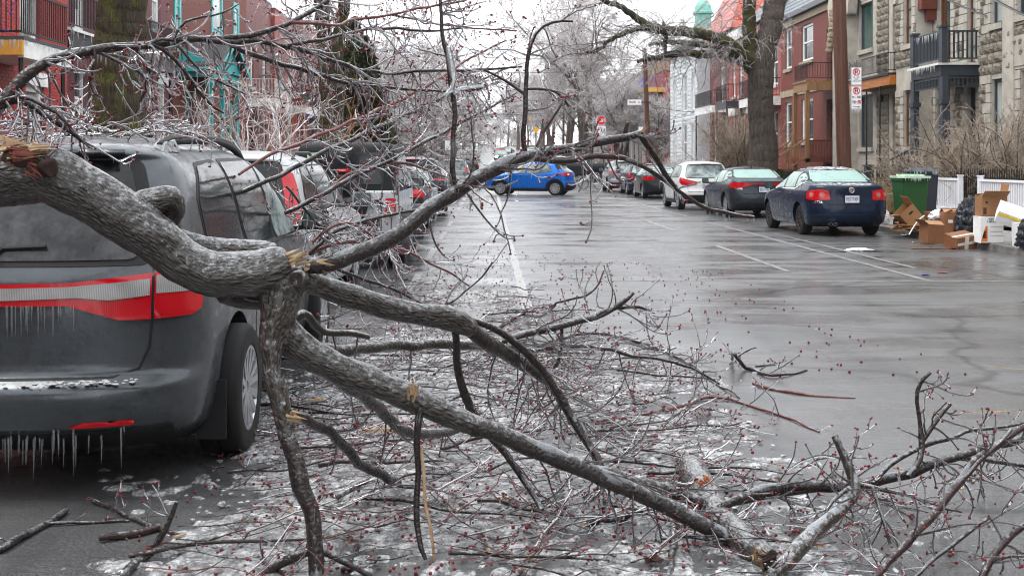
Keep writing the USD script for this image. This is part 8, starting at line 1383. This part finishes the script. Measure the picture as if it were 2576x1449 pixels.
ba('h', [(234, 126, 4.8, 6), (290, 152, 4.82, 6), (345, 178, 4.86, 5), (372, 200, 4.88, 5), (366, 230, 4.9, 4), (352, 260, 4.9, 3)], n=7, icic=True); ba('i', [(100, 168, 4.7, 4), (128, 190, 4.7, 4), (148, 225, 4.7, 3.5), (170, 262, 4.7, 3), (205, 285, 4.7, 3)], 'twig_bark', 7)
ba('j', [(384, 113, 4.95, 6), (440, 152, 5.0, 6), (480, 200, 5.02, 6), (520, 255, 5.05, 5), (560, 290, 5.1, 3)], n=8); ba('k', [(432, 106, 5.0, 5), (466, 132, 5.0, 5), (490, 160, 5.02, 4), (520, 190, 5.05, 4), (560, 215, 5.1, 3), (620, 238, 5.2, 2.5)], 'twig_bark', 7, icic=True)
ba('l', [(375, 110, 4.95, 5), (402, 101, 4.95, 5), (428, 104, 4.98, 5), (440, 78, 5.0, 5), (462, 52, 5.0, 5), (490, 46, 5.05, 4), (540, 38, 5.1, 3.5), (600, 12, 5.2, 3)], n=7, icic=True)
ba('m', [(232, 122, 4.78, 5), (236, 160, 4.78, 5), (226, 200, 4.78, 4), (236, 228, 4.78, 4), (262, 248, 4.78, 3)], 'twig_bark', 7, icic=True)
T = Twigs(33)
for k, n, L, kw in (('a', 56, .23, dict(down=.7, a=.12)), ('b', 46, .24, dict(down=.5)), ('c', 46, .24, dict(down=.5)), ('d', 16, .22, {}), ('e', 16, .22, {}), ('e2', 10, .2, {}), ('f', 16, .22, dict(down=.3)), ('g', 9, .18, dict(down=.3)), ('h', 9, .15, dict(down=.3)), ('i', 7, .14, dict(down=.3)), ('j', 8, .15, {}), ('k', 10, .16, {}), ('l', 8, .14, {}), ('m', 7, .12, {})):
    T.along(*BR[k], n, L, **{'a': .15, **kw})
T.done(arch, 'rimed_twig')
# branches caught over the cars behind the minivan
def caught(label, seed, ways_, tw):
    p0 = P(*ways_[0][0][:3]); t = thing('caught_branch', label, 'branch', tuple(p0)); ks = []
    for i, w in enumerate(ways_): k = f'q{seed}_{i}'; branch(t, k, [(x, y, Y, r * .75) for x, y, Y, r in w], ('branch_bark', 'red_twig_bark')[i % 2], 8, icic=True, every=.045); ks.append(k)
    T = Twigs(seed)
    for k in ks: T.along(*BR[k], tw[0], tw[1], a=.08, down=.35)
    T.done(t, 'rimed_twig'); return t
caught('dark branch slanting up from the minivan bonnet across the cars and the cedar', 41, [[(560, 500, 7.2, 8), (640, 470, 7.2, 8), (690, 448, 7.3, 8), (800, 390, 7.5, 8), (900, 345, 7.8, 7), (1000, 298, 8.1, 7), (1090, 255, 8.4, 5), (1200, 205, 8.7, 4), (1290, 168, 9, 3)], [(600, 440, 7.2, 5), (690, 385, 7.4, 6), (780, 350, 7.6, 6), (900, 300, 7.9, 6), (1010, 250, 8.2, 6), (1100, 200, 8.5, 5), (1180, 150, 8.8, 4), (1275, 105, 9, 3)]], (28, .34))
caught('reddish branch slanting over the roofs of the silver car and the off-roader', 42, [[(700, 545, 8.4, 7), (800, 495, 8.5, 8), (870, 455, 8.7, 8), (1000, 395, 9.0, 6), (1100, 340, 9.3, 6), (1200, 288, 9.6, 5), (1300, 235, 10, 3)], [(820, 490, 8.6, 6), (900, 430, 8.8, 5), (1000, 410, 9, 5), (1080, 430, 9.2, 4), (1160, 455, 9.3, 3)], [(720, 470, 8.5, 5), (760, 520, 8.5, 5), (795, 560, 8.5, 4), (850, 600, 8.5, 3)]], (20, .36))
caught('low iced branches reaching from the minivan bonnet towards the off-roader wheels', 43, [[(780, 640, 7.6, 7), (860, 575, 7.7, 7), (960, 545, 7.9, 6), (1060, 525, 8.1, 5), (1160, 488, 8.3, 3)], [(780, 640, 7.6, 7), (880, 610, 7.8, 6), (980, 620, 8, 5), (1080, 660, 8.2, 4), (1180, 720, 8.3, 3)], [(790, 650, 7.5, 7), (880, 690, 7.7, 6), (980, 725, 7.9, 5), (1100, 770, 8.2, 4), (1240, 660, 8.3, 3)], [(785, 610, 7.5, 6), (870, 560, 7.6, 5), (930, 590, 7.7, 4), (1010, 640, 7.9, 3)]], (17, .38))
# iced twigs piled on the minivan roof
pile = thing('twig_pile', 'tangle of iced twigs and bark lying on the minivan roof beside the broken log end', 'twigs', (-2.4, 6.2, 1.72)); T = Twigs(51); g = T.g
for _ in range(70): T.grow([g.uniform(-3.0, -1.62), g.uniform(5.9, 6.9), g.uniform(1.70, 1.78)], [g.normal(), g.normal() * .5, g.uniform(0, .5)], g.uniform(.15, .4), .004, up=.2, sag=.3)
for _ in range(26): T.grow([g.uniform(-1.5, -1.32), g.uniform(8.3, 10.2), g.uniform(1.0, 1.2)], [g.uniform(-.1, .8), g.normal() * .6, g.uniform(-.2, .6)], g.uniform(.2, .5), .005)
T.done(pile, 'rimed_twig')
# ---------------------------------------------------------------- branches, twigs, buds and ice lying on the road
def on_road(x, y): Y = FPX * EYE / (y - VY); return np.array([(x - VX) * Y / FPX, Y, 0.0])
def fallen(label, ways_, seed, tw=(8, .3), mat='branch_bark', name='broken_branch', n=9):
    q = ways_[0][0]; p0 = way([q, ways_[0][1]])[0][0]; t = thing(name, label, 'branch', (p0[0], p0[1], 0)); T = Twigs(seed)
    for i, w in enumerate(ways_):
        k = f'r{seed}_{i}'; branch(t, k, w, mat if i == 0 or mat == 'log_bark' else ('branch_bark', 'twig_bark')[i % 2], n, .1); T.along(*BR[k], tw[0], tw[1], a=.2, up=.3, sag=.2)
    T.done(t); return t
R1 = way([(1738, 1180, 0, 34), (1765, 1225, 0, 38), (1810, 1300, 0, 36), (1860, 1350, 0, 35), (1912, 1392, 0, 32), (1938, 1408, 0, 26)], 30)
t = thing('broken_log', 'short grey log with bright torn wood at its near end, lying at the lower right', 'log', (R1[0][10][0], R1[0][10][1], 0)); lg = obj('bark', welded([R1], seed=12), 'log_bark', t, smooth=True, w=True); wood_coord(lg)
splinters(t, P(1905, 1395, 4.45), (-.2, -.5, .3), 22, .05, .03, 21); splinters(t, P(1775, 1215, 5.3), (.4, -.1, -.6), 14, .06, .022, 22, plain('orange_torn_wood', (.30, .09, .03), rough=.6, var=.4, scale=20)); splinters(t, P(1932, 1405, 4.4), (.8, .1, .3), 9, .05, .02, 23, 'rotten_wood')
fallen('dark branch running right from beside the broken log to the edge of the picture', [[(1815, 1278, 5.0, 10), (1900, 1240, 5.1, 13), (2000, 1225, 5.2, 14), (2150, 1218, 5.25, 13), (2280, 1195, 5.3, 12), (2350, 1165, 5.3, 11), (2450, 1135, 5.3, 10), (2600, 1095, 5.3, 9)], [(1820, 1262, 5.1, 8), (1900, 1250, 5.15, 8), (2010, 1237, 5.2, 8), (2140, 1230, 5.25, 6)], [(2350, 1165, 5.3, 9), (2420, 1150, 5.4, 7), (2520, 1165, 5.6, 5), (2610, 1180, 5.7, 4)]], 61, (12, .3))
fallen('pale iced forked branch standing up near the lower right corner', [[(1930, 1470, 4.40, 22), (1990, 1400, 4.5, 22), (2050, 1340, 4.62, 20), (2120, 1275, 4.76, 16), (2152, 1220, 4.86, 14), (2126, 1150, 4.9, 10), (2100, 1094, 4.92, 9)], [(2152, 1222, 4.86, 7), (2190, 1228, 4.86, 6), (2270, 1240, 4.88, 5), (2330, 1262, 4.9, 4), (2420, 1290, 5, 3)], [(2190, 1226, 4.86, 6), (2215, 1290, 4.8, 5), (2240, 1368, 4.75, 4)], [(2150, 1222, 4.86, 6), (2100, 1250, 4.8, 5), (2070, 1310, 4.75, 4)]], 62, (7, .22), 'log_bark', n=12)
fallen('reddish branch crossing the lower right corner diagonally', [[(2170, 1475, 4.35, 9), (2280, 1370, 4.5, 10), (2350, 1290, 4.62, 11), (2400, 1230, 4.7, 10), (2450, 1170, 4.78, 9), (2520, 1110, 4.86, 8), (2600, 1060, 4.9, 8)], [(2400, 1232, 4.7, 6), (2440, 1180, 4.75, 6), (2500, 1130, 4.8, 5), (2545, 1080, 4.8, 4)], [(2290, 1465, 4.4, 5), (2400, 1370, 4.5, 5), (2485, 1300, 4.6, 4)], [(2460, 1470, 4.4, 10), (2520, 1370, 4.5, 9), (2600, 1310, 4.55, 8)]], 63, (8, .22), 'twig_bark')
fallen('upright forked twig cased in clear ice on the right of the road', [[(2285, 1200, 5.2, 7), (2320, 1110, 5.3, 8), (2312, 1050, 5.32, 5), (2305, 1000, 5.33, 5), (2320, 955, 5.34, 6), (2338, 935, 5.34, 4)], [(2320, 1110, 5.3, 6), (2355, 1060, 5.32, 6), (2392, 1014, 5.34, 5)], [(2200, 1215, 5.2, 6), (2240, 1168, 5.25, 6), (2330, 1120, 5.32, 6), (2400, 1098, 5.4, 5), (2520, 1075, 5.5, 4), (2610, 1062, 5.6, 3)]], 64, (5, .18), n=8)
fallen('dark broken branches lying at the lower left under the minivan bumper', [[(0, 1385, 0, 9), (90, 1330, 0, 10), (165, 1282, 0, 8)], [(250, 1358, 0, 8), (330, 1340, 0, 11), (400, 1325, 0, 9)], [(310, 1445, 0, 12), (380, 1390, 4.75, 11), (420, 1320, 4.75, 8), (440, 1265, 4.75, 5)], [(240, 1262, 0, 5), (330, 1300, 0, 6), (400, 1330, 0, 6), (470, 1355, 0, 4)], [(110, 1322, 0, 4), (250, 1312, 0, 4), (330, 1310, 0, 3)]], 65, (4, .18))
fallen('thin branch tips curling on the wet road away from the main tangle', [[(1842, 905, 0, 4), (1850, 890, 8.8, 4), (1880, 925, 0, 5), (1940, 945, 0, 4), (2030, 930, 0, 2)], [(1850, 900, 9, 3), (1900, 872, 9.2, 2)], [(1900, 920, 0, 2.5), (1960, 915, 0, 2)]], 66, (4, .22), 'twig_bark')
fallen('long straight reddish twig on the wet road beyond the tangle', [[(1895, 965, 0, 4), (1980, 985, 0, 4), (2060, 995, 0, 3), (2150, 1000, 0, 2)]], 67, (3, .1), 'red_twig_bark')
fallen('long thin branch trailing from the tangle over the bicycle lane', [[(1330, 890, 0, 4), (1500, 840, 0, 4), (1620, 865, 0, 4), (1750, 925, 0, 3), (1800, 965, 0, 3), (1860, 1000, 0, 2)], [(1180, 870, 0, 5), (1320, 790, 0, 4), (1400, 760, 8.5, 3), (1470, 745, 8.6, 3), (1520, 680, 8.7, 2)]], 68, (10, .3), 'twig_bark')
fallen('long thin branch with red buds across the middle of the tangle', [[(1500, 1060, 0, 4), (1640, 1040, 0, 4), (1800, 1000, 0, 4), (1950, 1040, 0, 3), (2060, 1085, 0, 3)], [(1640, 1040, 0, 4), (1750, 1075, 0, 3), (1880, 1060, 0, 3)]], 69, (10, .3), 'red_twig_bark')
fallen('dark twig tangle at the bottom edge below the leaning limb', [[(620, 1465, 4.5, 12), (700, 1420, 4.5, 13), (790, 1385, 4.48, 10), (860, 1408, 4.5, 8), (950, 1455, 4.5, 6)], [(650, 1400, 0, 8), (720, 1455, 0, 6)], [(860, 1432, 0, 7), (930, 1425, 0, 6), (955, 1400, 4.6, 4)]], 70, (5, .15))
fallen('straight dark stick lying on the slush near the bottom edge', [[(1310, 1388, 0, 5), (1400, 1385, 0, 6), (1500, 1392, 0, 6), (1590, 1390, 0, 4)]], 71, (2, .1)); fallen('two iced sticks between the leaning limb and the broken log', [[(1480, 1320, 0, 10), (1560, 1300, 0, 10), (1640, 1280, 0, 8)], [(1400, 1210, 0, 5), (1500, 1250, 0, 6), (1620, 1290, 0, 5)], [(1700, 1325, 0, 9), (1690, 1390, 0, 9), (1680, 1455, 0, 8)]], 72, (4, .2)); fallen('pale thick stick lying below the big splinter', [[(845, 1255, 0, 10), (890, 1225, 0, 11), (925, 1205, 0, 9)]], 73, (1, .1), 'log_bark')
# the big pale splinter and chips
def chip(x, y, L, w, rz, label=None, bend=.0, z=.02):
    p = on_road(x, y); n = 7; s = np.linspace(-.5, .5, n); hw = w * (1 - (2 * s) ** 4 * .8) / 2 * (1 + .3 * np.sin(s * 9)); c = np.column_stack([s * L, bend * (s * s) * L, np.full(n, 0.0)])
    v = np.vstack([c + [0, 1, 0] * hw[:, None], c - [0, 1, 0] * hw[:, None], c + [0, 1, 0] * (hw * .8)[:, None] + [0, 0, w * .35], c - [0, 1, 0] * (hw * .8)[:, None] + [0, 0, w * .35]]); i = np.arange(n - 1)
    f = np.vstack([np.stack(q, 1) for q in ([i, i + 1, i + n + 1, i + n], [i + 2 * n, i + 3 * n, i + 3 * n + 1, i + 2 * n + 1], [i, i + 2 * n, i + 2 * n + 1, i + 1], [i + n, i + n + 1, i + 3 * n + 1, i + 3 * n])]); f = np.vstack([f, [[0, n, 3 * n, 2 * n], [n - 1, 3 * n - 1, 4 * n - 1, 2 * n - 1]]])
    c_, s_ = math.cos(rz), math.sin(rz); v = jitter(v, .003, int(x), 40); v = np.stack([v[:, 0] * c_ - v[:, 1] * s_, v[:, 0] * s_ + v[:, 1] * c_, v[:, 2] + z], 1) + p
    t = obj('wood_chip', (v, f), 'fresh_wood', label=label or 'small pale chip of torn wood scattered among the twigs on the road', cat='wood chip', group=None if label else 'pale wood chips on the road')
    return t
chip(965, 1105, .26, .040, .15, 'large pale curved splinter of fresh wood lying in the middle of the tangle', -.5, .05); chip(795, 1027, .10, .035, .5, 'pale torn chip at the end of a twig beside the leaning limb', 0, .05)
g = np.random.default_rng(77)
for (x, y) in ((1020, 1203), (735, 1300), (1140, 1290), (1275, 1265), (770, 1350), (890, 1375), (1580, 1235), (1560, 1100), (1810, 1120), (2090, 905), (1755, 1310), (1700, 1350), (1330, 1420), (450, 1360), (1500, 1155), (2010, 1330), (2140, 1345), (2260, 1190), (1960, 1180), (1470, 1330), (1230, 1395), (640, 1325), (1735, 1200), (2420, 1240), (2060, 1385)): chip(x, y, g.uniform(.03, .06), g.uniform(.012, .022), g.uniform(0, 6))
for (x, y, L, lb) in ((1710, 825, .5, 'long pale straw-like splinter on the wet road beyond the tangle'), (2490, 1045, .34, 'pale forked splinter on the asphalt at the right'), (2555, 935, .40, 'pale curved splinter on the asphalt at the right edge')): chip(x, y, L, .012, g.uniform(-.5, .2), lb, .2)
# a dead brown leaf
v = .55 * np.array([[0, 0, .02], [.05, .03, .05], [.09, .0, .04], [.06, -.05, .03], [.0, -.06, .05], [-.05, -.04, .02], [-.06, .02, .06], [-.01, .06, .03], [.04, .07, .06]]); f = np.array([[0, i, i % 8 + 1] for i in range(1, 9)]); obj('dead_leaf', (v + on_road(1640, 1420), np.vstack([f, f[:, ::-1]])), plain('leaf_brown', (.09, .028, .016), rough=.45), label='curled brown dead leaf lying at the bottom edge of the road', cat='leaf')
# slush sheet and ice
area = Polygon([(560, 1120), (700, 1000), (820, 760), (1050, 720), (1330, 740), (1500, 830), (1700, 900), (1860, 1050), (2050, 1180), (2250, 1240), (2420, 1330), (2640, 1500), (1700, 1600), (900, 1600), (300, 1600), (420, 1380)]); core = Polygon([(640, 1150), (760, 960), (1000, 840), (1350, 880), (1600, 980), (1750, 1120), (1900, 1280), (2050, 1420), (1900, 1600), (900, 1600), (480, 1500), (560, 1300)])
def back(p): Y = np.maximum(p[:, 1], .5); return np.stack([VX + p[:, 0] * FPX / Y, VY + (EYE - p[:, 2]) * FPX / Y], 1)
def poly_ground(poly):
    q = np.array(poly.exterior.coords); return Polygon([tuple(on_road(*a)[:2]) for a in q])
GA, GC = poly_ground(area), poly_ground(core)
xs = np.arange(-2.6, 3.2, .022); ys_ = np.arange(3.6, 13.5, .028); X, Y_ = np.meshgrid(xs, ys_, indexing='ij'); pts = np.stack([X, Y_, X * 0], -1)
from shapely import contains_xy, distance, points as shp_points
dc = distance(GC.boundary, shp_points(X.ravel(), Y_.ravel())).reshape(X.shape) * np.where(contains_xy(GC, X.ravel(), Y_.ravel()).reshape(X.shape), 1, -1)
hgt = np.clip(dc * .55, -.55, .12) + (meshkit.fbm(pts * 2.6, 4, 3) - .5) * .9 + (meshkit.fbm(pts * 13, 4, 8) - .5) * .75 + .02
z = np.where(hgt > 0, .006 + .020 * np.minimum(hgt, .7) + .010 * meshkit.noise(pts * 60, 4) * (hgt > .05), -.01)
v = np.stack([X, Y_, z], -1).reshape(-1, 3); f = grid(len(xs), len(ys_)); keep = (z.ravel()[f] > 0).any(1); f = f[keep]; u, inv = np.unique(f, return_inverse=True); v, f = v[u], inv.reshape(f.shape)
look('slush_ice', {'g': ('geometry', {}), 'n': ('noise_texture', {'scale': 13.0, 'detail': 8.0, 'roughness': .7}), 'r': ('rgb_ramp', {'ramp': [(.36, (.05, .05, .052)), (.50, (.22, .223, .226)), (.63, (.55, .555, .56))]}), 'v': ('voronoi_texture', {'scale': 42.0, 'randomness': 1.0}), 'b': ('bump', {'distance': .014, 'strength': 1.0}), 'p': ('principled_bsdf', {'roughness': .22, 'specular_ior_level': .6})},
     [('g.position', 'n.vector'), ('n.fac', 'r.fac'), ('r.color', 'p.base_color'), ('g.position', 'v.vector'), ('v.distance', 'b.height'), ('b.normal', 'p.normal')])
obj('slush', (v, f), 'slush_ice', kind='stuff', label='grey-white slush and broken ice spread on the road under the fallen branches', smooth=True)
def scatter(n, poly, dense, seed, p_core=.75):
    g = np.random.default_rng(seed); out = []; b = poly.bounds
    while len(out) < n:
        x, y = g.uniform(b[0], b[2]), g.uniform(max(b[1], 4.2), b[3])
        if not contains_xy(poly, x, y): continue
        if not contains_xy(dense, x, y) and g.uniform() < p_core: continue
        out.append((x, y))
    return np.array(out)
g = np.random.default_rng(88); m = MB(); ic = trimesh.creation.icosphere(0, 1.0); iv = np.array(ic.vertices)
for x, y in scatter(2400, GA, GC, 5, .6):
    s = g.uniform(.005, .016) * (1.3 if g.uniform() < .05 else .85); q = iv * [s * g.uniform(.8, 1.9), s * g.uniform(.8, 1.9), s * g.uniform(.4, .8)] * g.uniform(.75, 1.25, (len(iv), 1)); a = g.uniform(0, 6.3); q = np.stack([q[:, 0] * math.cos(a) - q[:, 1] * math.sin(a), q[:, 0] * math.sin(a) + q[:, 1] * math.cos(a), q[:, 2]], 1); m.add(q + [x, y, .012 + s * .4], ic.faces)
lane = Polygon([(-.9, 8), (.45, 8), (.6, 30), (-.75, 30)])
for x, y in scatter(1500, lane, lane, 6): s = g.uniform(.004, .010); m.add(iv * [s * 1.5, s * 1.5, s * .5] + [x, y, .006], ic.faces)
obj('ice_fragments', m, 'slush_ice', kind='stuff', label='small clear ice fragments strewn over the road under the branches')
m = MB(); i1 = ic
for x, y in scatter(560, GA, GC, 7, .45):
    for _ in range(1 + int(g.poisson(1.9))): s = g.uniform(.005, .0088); m.add(i1.vertices * s * g.uniform(.8, 1.2, 3) + [x + g.normal(0, .04), y + g.normal(0, .04), .016 + g.uniform(0, .025)], i1.faces)
road_far = Polygon([(-.9, 9), (3.6, 8), (3.4, 17), (.0, 22), (-.7, 20)])
for x, y in scatter(420, road_far, road_far, 8): s = g.uniform(.007, .012); m.add(i1.vertices * s + [x, y, .008], i1.faces)
obj('fallen_buds', m, 'bud', kind='stuff', label='small round red maple buds strewn over the ice and wet road', smooth=True)
# loose twigs: a few shapes, each laid down many times
protos = []
SP = scatter(760, GA, GC, 9, .62); SP = SP[np.argsort(SP[:, 1])]
litter = MB(); litter_b = MB(); litter_i = MB()
for k in range(18):
    T = Twigs(200 + k); gg = T.g; L = gg.uniform(.16, .55); d = [1, gg.normal(0, .3), 0]; pts = T.grow([-L / 2, 0, .014], d, L, gg.uniform(.003, .0075), up=.05, sag=.05, kids=.4, buds=.9, ice=k % 4 == 0)
    for mb in (T.tw[0], T.bud, T.ice, T.drip):
        for a in mb.v: a[:, 2] = .008 + np.abs(a[:, 2] - .010) * .55
    protos.append(T)
done = {}
for i, (x, y) in enumerate(SP):
    k = int(g.integers(18)); a = g.uniform(0, 2 * PI) if g.uniform() < .5 else g.normal(0, .5); sc = g.uniform(.7, 1.3); T = protos[k]; h = .004 + (g.uniform(0, .05) if contains_xy(GC, x, y) else 0)
    lb, gr = 'thin broken twig lying loose among the ice and red buds on the road', 'loose twigs on the road'
    if i < 260:
        if k not in done:
            t = thing('loose_twig', lb, 'twig', (x, y, h), a, gr, scale=sc); done[k] = t
            obj('stem', T.tw[0], ('twig_bark', 'red_twig_bark', 'branch_bark')[k % 3], t, smooth=True)
            if not T.bud.empty(): obj('buds', T.bud, 'bud', t, smooth=True, kind='stuff')
            if not T.ice.empty(): obj('ice_coat', T.ice, 'wet_ice', t, smooth=True)
        else: copy_of(done[k], 'loose_twig', (x, y, h), a, lb, 'twig', gr, sc)
    else:
        c, s = math.cos(a) * sc, math.sin(a) * sc
        for dst, mb in ((litter, T.tw[0]), (litter_b, T.bud), (litter_i, T.ice)):
            if mb.empty(): continue
            v, f = mb.get(); dst.add(np.stack([v[:, 0] * c - v[:, 1] * s + x, v[:, 0] * s + v[:, 1] * c + y, v[:, 2] * sc + h], 1), f)
SK = scatter(64, GA, GC, 19, .55); SK = SK[np.argsort(SK[:, 1])]; first = {}
for i, (x, y) in enumerate(SK):
    k = i % 8; a = g.normal(.0, .6); lb, gr = 'dark wet broken stick lying in the slush under the fallen branches', 'dark sticks in the slush'
    if k not in first:
        L = (.3, .45, .62, .8, .36, .55, .95, .5)[k]; p = np.column_stack([np.linspace(-L / 2, L / 2, 12), .05 * L * np.sin(np.linspace(0, 3 + k, 12)), .016 + .02 * np.abs(np.sin(np.linspace(0, 3, 12) + k))]); r = np.linspace(.006 + .0016 * (k % 4), .004, 12); first[k] = t = thing('dark_stick', lb, 'stick', (x, y, .012), a, gr); obj('stem', limb_mesh(p, r, 7, .1, k), ('branch_bark', 'twig_bark')[k % 2], t, smooth=True)
        for q in (3, 6, 8): obj('side_twig', tube([p[q], p[q] + [.03, .05 * (-1) ** q, .02], p[q] + [.09, .08 * (-1) ** q, .03]], [.004, .003, .002], 4), 'twig_bark', t, smooth=True)
    else: copy_of(first[k], 'dark_stick', (x, y, .012 + g.uniform(0, .03)), a, lb, 'stick', gr, g.uniform(.75, 1.25))
tl = thing('twig_litter', 'mass of small broken twigs covering the road under the fallen limb', 'twigs', kind='stuff'); obj('stems', litter, 'twig_bark', tl, kind='stuff', smooth=True); obj('buds', litter_b, 'bud', tl, kind='stuff', smooth=True)
if not litter_i.empty(): obj('ice_coat', litter_i, 'wet_ice', tl, kind='stuff', smooth=True)
